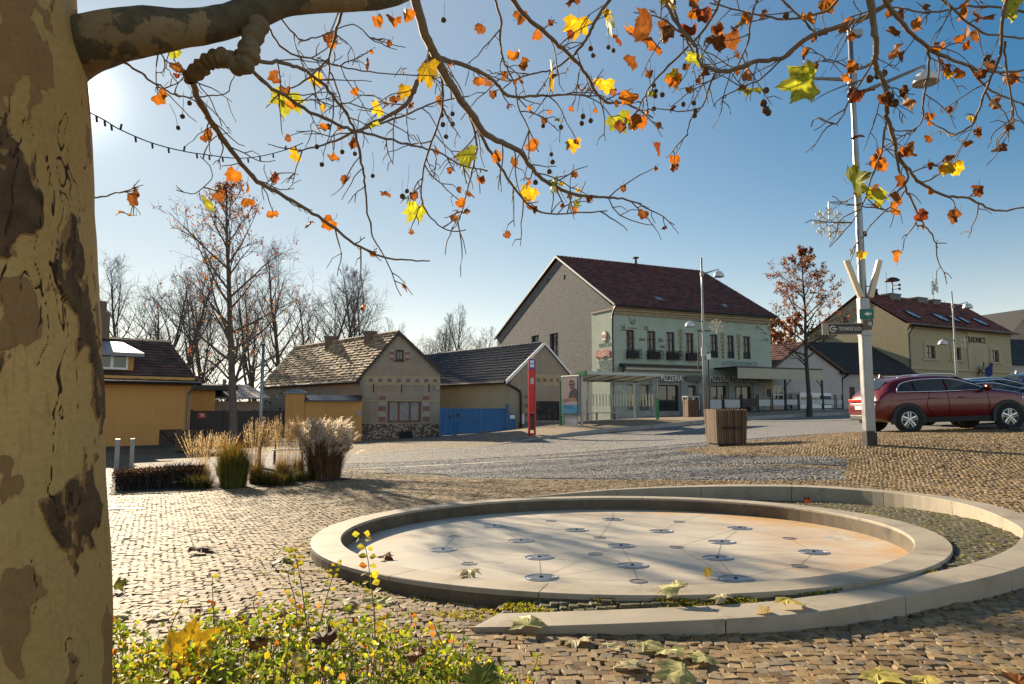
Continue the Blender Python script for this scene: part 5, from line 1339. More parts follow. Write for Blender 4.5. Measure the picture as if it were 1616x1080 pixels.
# middle and far lamps
p = P(1113, 655, 40); g2 = zs(p.x, p.y)
L2, B2, H2 = lamp(1113, 407, 40, g2, 'street lamp standing in front of the pale green restaurant', [
    (P(1113, 433, 40).z - g2, (1, -.2), .95, .25, .62), (P(1113, 508, 40).z - g2, (-1, -.6), 1.05, .05, .55)], .1, .05)
zb = lambda v: P(1113, v, 40).z - g2
MB().bx(-.12, .12, -.14, .12, zb(563), zb(548)).build('control_box', M_galv, L2); MB().bx(.1, .36, -.16, .0, zb(568), zb(559)).build('small_box', M_white, L2); MB().tube([(.22, -.05, 0), (.22, -.05, zb(556))], .05, 8).build('cable_pipe', M_gutter, L2)
mb = MB(); mb.bx(-.32, -.26, .1, .16, zb(585), zb(520)); mb.bx(-.32, .5, .1, .14, zb(523), zb(521)); mb.build('banner_frame', M_gutter, L2)
cc = P(1131, 515, 39.9); snowflake('snowflake_light', 'small snowflake light on the restaurant street lamp', cc, .42, M_decor)
p = P(1514, 640, 56); g3 = gz(p.x, p.y)
L3, B3, H3 = lamp(1513, 460, 56, g3, 'far street lamp in front of the yellow town hall', [
    (P(1512, 484, 56).z - g3, (1, -.1), 1.15, .35, .75), (P(1512, 538, 56).z - g3, (-1, -.3), 1.25, .15, .7)], .11, .05)
cc = P(1523, 541, 55.8); sf3 = snowflake('snowflake_light', 'faint snowflake light on the town hall street lamp', cc, .4, M_galv)

# ------------------------------------------------------------------ wood slatted planters and bins
M_slat = pm('weathered_wood_slats', (.13, .078, .045), .8, .35, 2, 60, .3, .004, tint=.45)
def slat_box(name, label, base, rz, w, d, h, cat='planter', flare=.06, soil=False, word=None):
    t = thing(name, label, cat, base, rz)
    rnd = random.Random(hash(label) % 999 if False else len(label))
    mb = MB(); mb.bx(-w / 2 + .05, w / 2 - .05, -d / 2 + .05, d / 2 - .05, -.05, .1); mb.build('base', M_black, t)
    MB().bx(-w / 2 + .02, w / 2 - .02, -d / 2 + .02, d / 2 - .02, .1, h - .02).build('liner', M_iron, t)
    mb = MB(); n = max(8, int(w / .055))
    for side in range(4):
        L = w if side % 2 == 0 else d; o = (d if side % 2 == 0 else w) / 2; m = max(6, int(L / .058))
        T = Matrix.Rotation(side * math.pi / 2, 4, 'Z')
        for q in range(m):
            xb = -L / 2 + L * (q + .08) / m; xt = xb; ww = L / m * .8; k = rnd.uniform(-.012, .012)
            y = -o; dz = rnd.uniform(-.01, .015)
            f = 1 + flare * 2 / L
            vs = [(xb, y, .06), (xb + ww, y, .06), (xb + ww, y + .03, .06), (xb, y + .03, .06), (xb * f, y - flare + k, h + dz), ((xb + ww) * f, y - flare + k, h + dz), ((xb + ww) * f, y - flare + .03 + k, h + dz), (xb * f, y - flare + .03 + k, h + dz)]
            mb.add(vs, [(0, 1, 5, 4), (1, 2, 6, 5), (2, 3, 7, 6), (3, 0, 4, 7), (4, 5, 6, 7), (3, 2, 1, 0)], 0, rnd.random(), T)
    s = mb.build('slat_cladding', M_slat, t)
    if word: text(word, 'lettering', M_black, s, (0, -d / 2 - flare * .45 - .02, h * .48), .12, rot=(R(90 - 3), 0, 0), sx=1.0, spacing=1.1)
    return t
p = P(1146, 703, 19); slat_box('wooden_planter', 'square wooden slat planter box standing alone on the square', (p.x, p.y, gz(p.x, p.y)), R(5), .8, .8, P(1146, 646, 19).z - gz(p.x, p.y), flare=.03, word='UNHOŠŤ')
p = P(1091, 658, 42.5); bn_ = slat_box('litter_bin', 'wood clad litter bin with metal hood beside the bus shelter', (p.x, p.y, zs(p.x, p.y) - .05), R(10), .72, .72, 1.1, 'bin', .0)
mb = MB(); mb.bx(-.4, .4, -.4, .4, 1.25, 1.32)
for sx in (-1, 1):
    for sy in (-1, 1): mb.bx(sx * .36 - .03, sx * .36 + .03, sy * .36 - .03, sy * .36 + .03, 1.05, 1.25)
mb.build('hood', M_galv, bn_)
p = P(292, 720, 31); slat_box('wooden_planter', 'grey weathered slat box in front of the yellow house', (p.x, p.y, gz(p.x, p.y)), R(20), .74, .7, .95, flare=.02)

# ------------------------------------------------------------------ bus stop
M_red = pm('red_enamel', (.5, .012, .012), .35, .1, 2)
p = P(839.5, 680.5, 34); zb_ = zs(p.x, p.y)
bt = thing('bus_stop_totem', 'tall red bus stop totem with blue stop sign at its head', 'bus stop', (p.x, p.y, zb_), R(24))
Ht = P(839.5, 566, 34).z - zb_
mb = MB(); mb.bx(-.19, -.11, -.05, .05, -.05, Ht); mb.bx(.11, .19, -.05, .05, -.05, Ht)
mb.bx(-.11, .11, -.03, .03, 1.1, Ht); mb.bx(-.11, .11, -.02, .02, .02, .1); mb.build('frame', M_red, bt, bevel=.006)
MB().bx(-.11, .11, -.025, .025, .25, 1.05).build('glazed_timetable', M_glass, bt)
MB().bx(-.09, .09, -.042, -.031, Ht - 1.25, Ht - .95).build('notice', M_panel, bt)
M_bblue = pm('blue_sign_enamel', (.02, .11, .42), .35, .1, 2)
hd = MB().bx(-.2, .11, -.1, -.052, Ht - .52, Ht - .02).build('stop_sign', M_bblue, bt, bevel=.01)
MB().bx(-.14, .06, -.106, -.1, Ht - .24, Ht - .1).build('bus_symbol', M_white, hd); mb = MB(); mb.bx(-.14, .06, -.106, -.1, Ht - .43, Ht - .29); mb.build('stop_name', M_white, hd)
# shelter
fl = P(918.6, 674, 36)
FSH = Frame((fl.x, fl.y, zs(fl.x, fl.y)), R(30))
zsh = FSH.O.z; Ls_, Ds = 5.04, 1.85
M_shel = pm('silver_grey_powder_coat', (.33, .35, .33), .4, .12, 3, 40, metal=.4)
M_grn = pm('green_enamel', (.015, .17, .055), .4, .1, 2)
def clearglass():
    m, nt, b = newmat('shelter_glass')
    b.inputs['Base Color'].default_value = (.75, .85, .8, 1); b.inputs['Roughness'].default_value = .03; b.inputs['Alpha'].default_value = .16; b.inputs['Specular IOR Level'].default_value = .5
    c = mixc(nt, rampf(nt, noise_f(nt, 2.2, 5, .65, coords(nt)), .5, .8), (.05, .05, .05), (.2, .2, .2)); nt.links.new(c, b.inputs['Alpha']); return m
M_cg = clearglass()
M_frit = pm('cream_glass_stripes', (.6, .58, .42), .6, .1, 2)
shl = thing('bus_shelter', 'glass bus shelter with grey frame, green end beam and pale striped panes', 'bus shelter', FSH.O, FSH.a)
zr = 3.1 - zsh + .0; zf, zk = P(918, 588, 36).z - zsh, P(884, 598.5, 37.6).z - zsh
gl = lambda x, y: zs(*(FSH.M @ Vector((x, y, 0))).xy) - zsh
RT = [(0, -.35), (Ls_ + .15, -.35), (Ls_ + .15, Ds + .05), (0, Ds + .05)]
def zr_(y): return zf + (zk - zf) * (y + .35) / (Ds + .4)
mb = MB()
for y0, y1, zo in ((-.4, -.28, 0), (Ds - .02, Ds + .1, 0)): mb.prism([(-.05, zr_(y0) - .12), (Ls_ + .2, zr_(y0) - .12), (Ls_ + .2, zr_(y0) + .04), (-.05, zr_(y0) + .04)], y0, y1)
for i in range(1, 6):
    x = (Ls_ + .1) * i / 5; mb.prism([(-.28, zr_(-.28) - .13), (Ds - .02, zr_(Ds) - .13), (Ds - .02, zr_(Ds) + .02), (-.28, zr_(-.28) + .02)], x - .04, x + .04, M=SWP)
rfm = mb.build('roof_frame', M_shel, shl)
mb = MB(); mb.prism([(-.45, zr_(-.45) - .16), (Ds + .12, zr_(Ds + .1) - .16), (Ds + .12, zr_(Ds + .1) + .06), (-.45, zr_(-.45) + .06)], -.1, .02, M=SWP); mb.bx(-.09, .01, Ds - .0, Ds + .1, .0, zr_(Ds) - .1); mb.build('green_end_beam', M_grn, shl)
M_opal = leafmat('opal_roof_sheet', .4, .4, False, (.42, .43, .4), (1, 1, 1))
for i in range(5):
    xa_, xb_ = (Ls_ + .1) * i / 5 + .045, (Ls_ + .1) * (i + 1) / 5 - .045
    MB().prism([(-.27, zr_(-.27) - .03), (Ds - .03, zr_(Ds) - .03), (Ds - .03, zr_(Ds) - .02), (-.27, zr_(-.27) - .02)], xa_, xb_, M=SWP).build('roof_sheet', M_opal, shl)
for x, y in ((.05, Ds), (.05 + Ls_ * .33, Ds), (.05 + Ls_ * .66, Ds), (Ls_, Ds), (.02, .05)):
    MB().bx(x - .05, x + .05, y - .05, y + .05, gl(x, y) - .05, zr_(y) - .13).build('post', M_shel, shl, bevel=.008)
mb = MB(); x, y = Ls_ + .05, .0; mb.bx(x - .025, x + .025, y - .025, y + .025, 1.2, zr_(y) - .13); mb.build('front_post', M_shel, shl); MB().bx(x - .06, x + .06, y - .06, y + .06, gl(x, y) - .05, 1.5).build('green_post', M_grn, shl)
for i in range(3):
    xa_, xb_ = .12 + Ls_ * .33 * i, .02 + Ls_ * .33 * (i + 1) - .02
    gp = MB().bx(xa_, xb_, Ds - .006, Ds + .006, gl(xa_, Ds) + .18, zr_(Ds) - .25).build('glass_pane', M_cg, shl)
    mb = MB(); n = 7
    for q in range(n):
        xc = xa_ + (xb_ - xa_) * (q + .5) / n; mb.bx(xc - .04, xc + .04, Ds - .0105, Ds - .0065, 1.05, 1.72)
    mb.build('stripe_pattern', M_frit, gp)
gp = MB().bx(Ls_ - .006, Ls_ + .006, .12, Ds - .06, gl(Ls_, 1) + .18, zr_(Ds) - .25).build('glass_pane', M_cg, shl)
mb = MB()
for q in range(6): yc = .2 + (Ds - .3) * (q + .5) / 6; mb.bx(Ls_ - .0105, Ls_ - .0065, yc - .04, yc + .04, 1.05, 1.72)
mb.build('stripe_pattern', M_frit, gp)
mb = MB(); zb2 = gl(2, 1.4) + .48; mb.bx(.5, 3.6, Ds - .55, Ds - .2, zb2, zb2 + .05)
for x in (.7, 2.05, 3.4): mb.bx(x - .04, x + .04, Ds - .42, Ds - .34, gl(x, 1.4) - .05, zb2)
mb.build('bench', M_shel, shl)
# advertising case at the end of the shelter: its own lit case on a foot
y0a, y1a = .1, Ds - .12
ad = thing('advert_case', 'grey advertising case with a poster of a man in sunglasses, at the shelter end', 'advertising case', FSH.M @ Vector((-.02, 0, 0)), FSH.a)
ga = gl(0, .9)
mb = MB(); mb.bx(-.09, .05, y0a, y1a, ga + .5, ga + 2.62); mb.build('case', M_shel, ad, bevel=.01)
mb = MB(); mb.bx(-.07, .04, y0a + .3, y1a - .3, ga - .05, ga + .5); mb.build('foot', M_panel, ad)
w0, w1 = y0a + .12, y1a - .1; pz0, pz1 = ga + .62, ga + 2.5
po = thing('poster', 'poster of a man in dark sunglasses above a light blue band', 'poster', FSH.M @ Vector((-.115, 0, 0)), FSH.a)
def pq(name, pts, x, col, par): # flat printed shapes; y grows to the back = to the left as seen
    pts = [(w1 - (w1 - w0) * a, pz0 + (pz1 - pz0) * b) for a, b in pts]
    return MB().prism(pts, x - .0015, x, M=SWP).build(name, pm('print_' + name, col, .35, .12, 2), par)
pp = MB().bx(-.012, .018, w0 - .03, w1 + .03, pz0 - .03, pz1 + .03).build('poster_frame', M_iron, po)
pq('sheet', [(0, 0), (1, 0), (1, 1), (0, 1)], -.0135, (.42, .33, .29), po)
pq('blue_band', [(0.01, 0.01), (.99, 0.01), (.99, .25), (.01, .25)], -.0155, (.06, .3, .5), po)
def ell(cx, cy, rx, ry, n=18): return [(cx + rx * math.cos(2 * math.pi * k / n), cy + ry * math.sin(2 * math.pi * k / n)) for k in range(n)]
pq('shirt', [(.42, .42), (.99, .36), (.99, .66), (.84, .72), (.72, .68), (.58, .66), (.5, .58)], -.0155, (.02, .025, .035), po)
pq('neck', [(.58, .62), (.8, .66), (.76, .78), (.6, .76)], -.0175, (.2, .11, .08), po)
pq('head', ell(.63, .8, .15, .115), -.0195, (.25, .14, .1), po)
pq('hair', [(.48, .84), (.5, .9), (.58, .945), (.68, .945), (.77, .9), (.79, .82), (.74, .87), (.62, .885), (.52, .865)], -.0215, (.04, .028, .02), po)
pq('sunglasses', [(.48, .825), (.78, .83), (.78, .8), (.7, .775), (.64, .8), (.6, .775), (.5, .785)], -.0235, (.01, .01, .012), po)
pq('beard', [(.52, .74), (.6, .695), (.7, .71), (.75, .76), (.66, .745), (.58, .75)], -.0215, (.07, .04, .03), po)
pq('arms', [(.05, .34), (.2, .31), (.6, .36), (.95, .34), (.97, .42), (.7, .46), (.4, .42), (.18, .42), (.08, .4)], -.0175, (.27, .15, .11), po)
for k, (b, l) in enumerate(((.19, .5), (.15, .62))): pq('caption_line', [(.2, b), (.2 + l, b), (.2 + l, b + .018), (.2, b + .018)], -.0175, (.02, .1, .2), po)
text('VÁŠ SVĚT', 'lettering', M_white, po, (-.0165, (w0 + w1) / 2, pz0 + (pz1 - pz0) * .285), .15, rot=(R(90), 0, R(-90)), ext=.001)
# ------------------------------------------------------------------ bollards, thin pole, bench, stone
for u, vb, vt, lb in ((183.5, 741, 693, 'left and wider of the two steel bollards by the yellow house'), (207.5, 733, 692.5, 'right and slimmer of the two steel bollards by the yellow house')):
    Y = 19.5 if u < 190 else 22
    p = P(u, vb, Y); g = gz(p.x, p.y); h = P(u, vt, Y).z - g
    t = thing('bollard', lb, 'bollard', (p.x, p.y, g), R(30), 'steel bollards')
    MB().bx(-.06, .06, -.06, .06, -.1, h - .02).build('post', M_galv, t, bevel=.008); MB().bx(-.064, .064, -.064, .064, h - .018, h).build('cap', M_lampw, t, bevel=.004)
p = P(409, 735, 19.5); g = gz(p.x, p.y); t = thing('sign_pole', 'thin grey steel pole rising out of the grass bed', 'pole', (p.x, p.y, g)); h = P(412, 545, 19.5).z - g
MB().tube([(0, 0, -.1), (0, 0, h)], .045, 10).build('pole', M_galv, t, smooth=True); MB().lathe([(.05, h), (.05, h + .03), (0, h + .05)], 10).build('cap', M_gutter, t)
p = P(455, 724, 22.5); g = gz(p.x, p.y)
bc = thing('park_bench', 'pale wooden park bench half hidden behind the tall grasses', 'bench', (p.x, p.y, g), R(14))
M_bw = pm('pale_bench_slats', (.75, .7, .6), .6, .2, 3, 40)
mb = MB()
for q in range(4): mb.bx(-.5, .5, -.22 + q * .12, -.12 + q * .12, .44, .475)
mb.build('seat', M_bw, bc); mb = MB()
for q in range(2): mb.box((-.05, .3 + q * .03, .62 + q * .14), (.95, .03, .1))
mb.build('backrest', M_bw, bc)
for s in (-1, 1):
    mb = MB(); mb.tube([(s * .42, -.2, -.02), (s * .42, -.16, .44)], .025, 6); mb.tube([(s * .42, .24, -.02), (s * .42, .2, .44), (s * .42, .33, .85)], .025, 6); mb.build('leg', M_iron, bc)
p = P(1611, 684, 18.5); g = gz(p.x, p.y); st = thing('stone_block', 'dark low stone block with a leaf at the right picture edge', 'stone', (p.x, p.y, g), R(5))
MB().bx(-.17, .5, -.2, .2, -.05, .1).build('block', pm('dark_stone', (.09, .075, .06), .9, .3, 5, 50, .4, .01), st, bevel=.02)
p = G(190, 804); tag(MB().add([(p.x - .35, p.y - .06, 0), (p.x + .32, p.y - .02, 0), (p.x + .34, p.y + .1, 0), (p.x - .33, p.y + .09, 0)], [(0, 1, 2, 3)]).build('pale_paving_slab', M_line), kind='structure').location = (0, 0, gz(p.x, p.y) + .012)
# ================================================================== CARS
def carpaint(name, col, metal=.1):
    m, nt, b = newmat(name)
    c = mixc(nt, rampf(nt, noise_f(nt, 1.5, 4, .6, coords(nt)), .3, .7), tuple(x * .85 for x in col), col)
    # road dust low down on the body
    sp = _n(nt, 'ShaderNodeSeparateXYZ'); nt.links.new(coords(nt), sp.inputs[0])
    c = mixc(nt, rampf(nt, sp.outputs[2], .55, .25), c, mixc(nt, .12, c, (.12, .1, .08)))
    nt.links.new(c, b.inputs['Base Color']); b.inputs['Metallic'].default_value = metal; b.inputs['Roughness'].default_value = .28
    b.inputs['Coat Weight'].default_value = .3; b.inputs['Coat Roughness'].default_value = .06
    return m
M_rubber = pm('tyre_rubber', (.018, .018, .018), .85, .2, 5, 60)
M_clad = pm('black_plastic', (.02, .02, .021), .6, .2, 4, 60)
M_alloy = pm('alloy_rim', (.5, .5, .5), .3, .15, 5, 40, metal=.85)
M_chrome = pm('chrome_trim', (.7, .7, .7), .15, .05, metal=1.0)
M_cglass = glassmat('tinted_car_glass', (.012, .016, .018), .03)
M_head = glassmat('headlight_glass', (.3, .3, .3), .08)
M_tail = pm('tail_light', (.45, .02, .012), .2, .2, 6)
M_plate = pm('number_plate', (.7, .7, .66), .5, .05)
def interp(x, pts):
    for (a, p), (b, q) in zip(pts, pts[1:]):
        if x <= b:
            t = (x - a) / (b - a); t = t * t * (3 - 2 * t) * .5 + t * .5; return p + (q - p) * t
    return pts[-1][1]
def make_car(name, label, loc, rz, paint, L=4.93, Wd=.93, H=1.62, rails=True, belt=1.14):
    k = H / 1.62; e = L / 2
    top = [(-e, .78 * k), (-e + .12, 1.08 * k), (-e + .34, 1.26 * k), (-e + .62, 1.5 * k), (-1.2, 1.6 * k), (-.5, 1.62 * k), (.05, 1.59 * k), (.5, 1.43 * k), (1.05, 1.2 * k), (1.6, 1.13 * k), (e - .3, 1.02 * k), (e - .1, .9 * k), (e, .66 * k)]
    bl = [(-e, .7 * k), (-e + .12, 1.0 * k), (-e + .34, (belt + .03) * k), (0, (belt + .01) * k), (1.05, (belt - .02) * k), (1.6, 1.05 * k), (e - .3, .94 * k), (e - .1, .82 * k), (e, .6 * k)]
    wid = [(-e, .76), (-e + .15, .88), (-e + .5, .93), (0, .94), (1.5, .93), (e - .4, .87), (e - .1, .74), (e, .6)]
    wt = [(-e, .6), (-e + .5, .6), (-1.2, .64), (0, .65), (.6, .64), (1.05, .7), (e - .3, .7), (e, .5)]
    bot = [(-e, .46), (-e + .2, .34), (-e + .6, .27), (e - .6, .27), (e - .2, .32), (e, .42)]
    f = Wd / .93
    def W(x): return interp(x, wid) * f
    def side(x, z):
        w, zb, zt = W(x), interp(x, bl), interp(x, top)
        if z <= zb: return w * (.94 + .06 * min(1, max(0, (z - .25) / .35))) - w * .03 * max(0, (z - .7) / max(.1, zb - .7))
        t = min(1, (z - zb) / max(.03, zt - zb)); return w * .965 + (interp(x, wt) * f - w * .965) * t ** 1.15
    car = thing(name, label, 'car', loc, rz, 'cars parked on the square')
    xs = [-e, -e + .06, -e + .14, -e + .25, -e + .36, -e + .5, -e + .65, -1.5, -1.2, -.8, -.4, 0, .25, .5, .78, 1.05, 1.3, 1.6, 1.85, e - .4, e - .25, e - .12, e - .04, e]
    vs, fs = [], []
    rows = []
    for i, x in enumerate(xs):
        zb, zt, z0 = interp(x, bl), interp(x, top), interp(x, bot)
        zt = max(zt, zb + .02)
        wtx = min(interp(x, wt) * f, W(x) * .93)
        half = [(side(x, z0) * .8, z0), (side(x, z0 + .1), z0 + .1), (side(x, (z0 + zb) / 2), (z0 + zb) / 2), (side(x, zb - .06), zb - .06), (W(x) * .955, zb), (wtx + (W(x) * .955 - wtx) * .18, zb + (zt - zb) * .82), (wtx * .88, zt), (wtx * .4, zt + .018)]
        rows.append([(x, -y, z) for y, z in half] + [(x, y, z) for y, z in half[::-1]])
    n = len(rows[0])
    for r in rows: vs += r
    for i in range(len(rows) - 1):
        for j in range(n):
            j2 = (j + 1) % n; fs.append((i * n + j, (i + 1) * n + j, (i + 1) * n + j2, i * n + j2))
    fs += [tuple(range(n)), tuple((len(rows) - 1) * n + j for j in range(n))[::-1]]
    body = MB().add(vs, fs).build('body', paint, car, smooth=True)
    md = body.modifiers.new('subdivision', 'SUBSURF'); md.levels = md.render_levels = 2
    def patch(nm, pts, off, mat, par, both=True, thick=0.0):
        """panel lying on the body side, outline in (x, z)"""
        for s in ((-1, 1) if both else (-1,)):
            mb = MB(); pp = [Vector((x, s * (side(x, z) + off), z)) for x, z in pts]
            tri = geometry.tessellate_polygon([[Vector((x, z, 0)) for x, z in pts]])
            mb.add(pp, [tuple(t) if s < 0 else tuple(t)[::-1] for t in tri])
            o = mb.build(nm, mat, par)
        return o
    def line(nm, pts, off, r, mat, par, both=True, n=3):
        for s in ((-1, 1) if both else (-1,)):
            q = catmull([(x, 0, z) for x, z in pts], n); mb = MB()
            mb.tube([(p.x, s * (side(p.x, p.z) + off), p.z) for p in q], r, 5); mb.build(nm, mat, par, smooth=True)
    b_ = belt * k
    wo = [(-e + .6, b_ + .02), (-e + .78, b_ + .24), (-1.2, 1.485 * k), (-.6, 1.515 * k), (-.1, 1.495 * k), (.3, 1.4 * k), (.78, b_ + .02)]
    fine = []
    for a, b in zip(wo, wo[1:] + wo[:1]):
        for q in range(4): fine.append((a[0] + (b[0] - a[0]) * q / 4, a[1] + (b[1] - a[1]) * q / 4))
    # three side windows, split by dark pillars
    def clip(x0, x1): # cut outline between two verticals
        def zt(x):
            up = wo; 
            for p, q in zip(up, up[1:]):
                if p[0] <= x <= q[0]: return p[1] + (q[1] - p[1]) * (x - p[0]) / (q[0] - p[0])
            return b_ + .02
        n = 6; return [(x0 + (x1 - x0) * q / n, b_ + .02) for q in range(n + 1)] + [(x1 - (x1 - x0) * q / n, max(b_ + .025, zt(x1 - (x1 - x0) * q / n))) for q in range(n + 1)]
    patch('pillar_trim', fine, .02, M_clad, car)
    for x0, x1 in ((wo[0][0] + .02, -1.28), (-1.2, -.36), (-.29, wo[-1][0] - .04)): patch('side_window', clip(x0, x1), .026, M_cglass, car)
    line('window_trim', [wo[0]] + wo[1:] + [wo[0]], .028, .014, M_chrome, car, n=2)
    # windscreen, rear window
    def cross(nm, x0, x1, w, mat, off=.022, n=6):
        mb = MB(); vv, ff = [], []
        for i in range(n + 1):
            x = x0 + (x1 - x0) * i / n; zt = interp(x, top); ww = min(interp(x, wt) * f, W(x) * .93) * w
            for j in range(5): t = j / 4 * 2 - 1; vv.append((x, ww * t, zt + off + .012 * (1 - t * t)))
        for i in range(n):
            for j in range(4): b = i * 5 + j; ff.append((b, b + 1, b + 6, b + 5))
        return mb.add(vv, ff).build(nm, mat, car, smooth=True)
    cross('windscreen', .22, 1.0, .86, M_cglass); cross('rear_window', -e + .6, -e + .3, .82, M_cglass)
    # lower cladding, doors, handles, mirrors
    xr, xf, rw = -1.535 * L / 4.93, 1.465 * L / 4.93, .36 * k ** .5
    patch('sill_cladding', [(xr + .3, .27), (xf - .3, .27), (xf - .38, .42), (xr + .38, .42)], .012, M_clad, car)
    for xd in (-1.02, -.3, .86):
        line('door_seam', [(xd + (.22 if xd < -.9 else 0), b_ - .0), (xd + (.1 if xd < -.9 else .02), .75), (xd + (.3 if xd < -.9 else .03), .44)], .001, .006, M_black, car)
    line('body_crease', [(-e + .4, .92 * k), (-.5, .94 * k), (1.2, .9 * k)], -.002, .008, paint, car)
    for xd in (-.75, .1):
        for s in (-1, 1): MB().box((xd, s * (side(xd, .96 * k) + .018), .96 * k), (.2, .03, .035)).build('door_handle', paint, car, bevel=.01)
    for s in (-1, 1):
        mb = MB(); mb.tube([(.72, s * (side(.72, b_) - .01), b_ + .02), (.76, s * (side(.72, b_) + .1), b_ + .06)], .03, 6); mb.build('mirror_arm', M_clad, car)
        MB().lathe([(0, -.06), (.085, -.05), (.1, 0), (.08, .06), (0, .08)], 12, Matrix.Translation((.76, s * (side(.72, b_) + .19), b_ + .08)) @ Matrix.Rotation(R(90), 4, 'Y') @ Matrix.Scale(1.35, 4, (0, 1, 0)), cap=False).build('mirror', paint, car, smooth=True)
        patch('headlight', [(e - .52, .84 * k), (e - .1, .76 * k), (e - .13, .84 * k), (e - .5, .95 * k)], .012, M_head, car)
        patch('tail_light', [(-e + .07, .9 * k), (-e + .5, .98 * k), (-e + .48, 1.06 * k), (-e + .13, 1.05 * k)], .008, M_tail, car)
        break
    mb = MB(); mb.bx(-e - .015, -e + .1, -.62, .62, .36, .52); mb.build('rear_bumper', M_clad, car, bevel=.03)
    mb = MB(); mb.bx(e - .14, e + .012, -.5, .5, .38, .56); mb.build('front_grille', M_clad, car, bevel=.02)
    mb = MB(); mb.bx(-e - .012, -e + .02, -.66, .66, .9 * k, .985 * k); mb.build('tail_light_bar', M_tail, car, bevel=.01)
    MB().bx(-e - .022, -e + .005, -.26, .26, .68, .79).build('number_plate', M_plate, car)
    if rails:
        for s in (-1, 1):
            q = [(-1.55, 1.56), (-1.4, 1.635), (-.5, 1.665), (.0, 1.64), (.2, 1.57)]
            mb = MB(); mb.tube([(x, s * (interp(x, wt) * f + .0), z * k) for x, z in q], .022, 6); mb.build('roof_rail', M_chrome, car, smooth=True)
    mb = MB(); mb.prism([(-1.75, 1.6 * k), (-1.58, 1.6 * k), (-1.72, 1.7 * k)], -.02, .02); mb.build('aerial_fin', paint, car)
    # wheels with arches
    for x in (xr, xf):
        for s in (-1, 1):
            T = Matrix.Translation((x, 0, rw)) @ Matrix.Rotation(R(90) * (1 if s < 0 else -1), 4, 'X')
            y = max(side(x, .6), side(x, .4))
            # arch cladding follows the body side
            out, inn = [], []
            for q in range(17):
                a = R(-14 + 208 * q / 16); out.append((x + (rw + .13) * math.cos(a), rw + (rw + .13) * math.sin(a))); inn.append((x + (rw + .035) * math.cos(a), rw + (rw + .035) * math.sin(a)))
            mb = MB(); vv = [(p[0], s * (y + .022), p[1]) for p in out] + [(p[0], s * (y + .022), p[1]) for p in inn] + [(p[0], s * (y - .1), p[1]) for p in out]
            n = 17; mb.add(vv, [(q, q + 1, n + q + 1, n + q) for q in range(16)] + [(2 * n + q, 2 * n + q + 1, q + 1, q) for q in range(16)]); mb.build('wheel_arch', M_clad, car)
            MB().lathe([(0, y + .012), (rw + .05, y + .012)], 28, T, cap=False).build('wheel_well', M_black, car)
            w = MB().lathe([(rw * .6, y - .2), (rw * .93, y - .2), (rw, y - .16), (rw, y + .0), (rw * .95, y + .035), (rw * .68, y + .04), (rw * .66, y + .028)], 32, T, cap=False).build('wheel', M_rubber, car, smooth=True)
            mb = MB(); mb.lathe([(rw * .68, y + .032), (rw * .62, y + .04), (rw * .6, y + .018)], 32, T, cap=False); mb.lathe([(0, y + .036), (rw * .14, y + .034), (rw * .16, y + .02)], 16, T, cap=False)
            for q in range(5):
                a = 2 * math.pi * q / 5 + .3; A = Matrix.Rotation(a, 4, 'Z')
                for sg in (-1, 1): mb.add([(rw * .1, sg * rw * .03, y + .033), (rw * .1, sg * rw * .13, y + .03), (rw * .63, sg * rw * .17, y + .032), (rw * .63, sg * rw * .05, y + .035)], [(0, 1, 2, 3) if sg < 0 else (3, 2, 1, 0)], M=T @ A)
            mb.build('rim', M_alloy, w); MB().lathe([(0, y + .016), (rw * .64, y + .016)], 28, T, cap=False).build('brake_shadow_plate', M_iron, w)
    return car
def place_car(uc, Y, name, label, paint, rz=0.0, dz=0.0, **kw):
    p = P(uc, 640, Y); c, s = math.cos(rz), math.sin(rz)
    z = [gz(p.x + c * q, p.y + s * q) for q in (-1.5, 1.5)]
    car = make_car(name, label, (p.x, p.y, sum(z) / 2 + dz), rz, paint, **kw)
    car.rotation_euler = (0, -math.atan2(z[1] - z[0], 3.0), rz); return car
place_car(1483, 20.9, 'parked_car', 'dark red estate SUV with roof rails parked behind the near street lamp', carpaint('dark_red_metallic', (.13, .004, .008)), R(1), L=4.76)
place_car(1552, 23.6, 'parked_car', 'low dark blue car with chrome window line right behind the red SUV', carpaint('dark_blue_metallic', (.02, .03, .07)), R(2), H=1.46, rails=False, L=4.5)
place_car(1568, 26.6, 'parked_car', 'silver car whose pale roof and bonnet show above the dark blue car', carpaint('silver_metallic', (.42, .44, .46), .6), R(3), H=1.56, rails=False, L=4.6)
place_car(1668, 31, 'parked_car', 'navy SUV cut by the right picture edge, farthest back of the parked cars', carpaint('navy_metallic', (.025, .04, .11)), R(3), H=1.72)
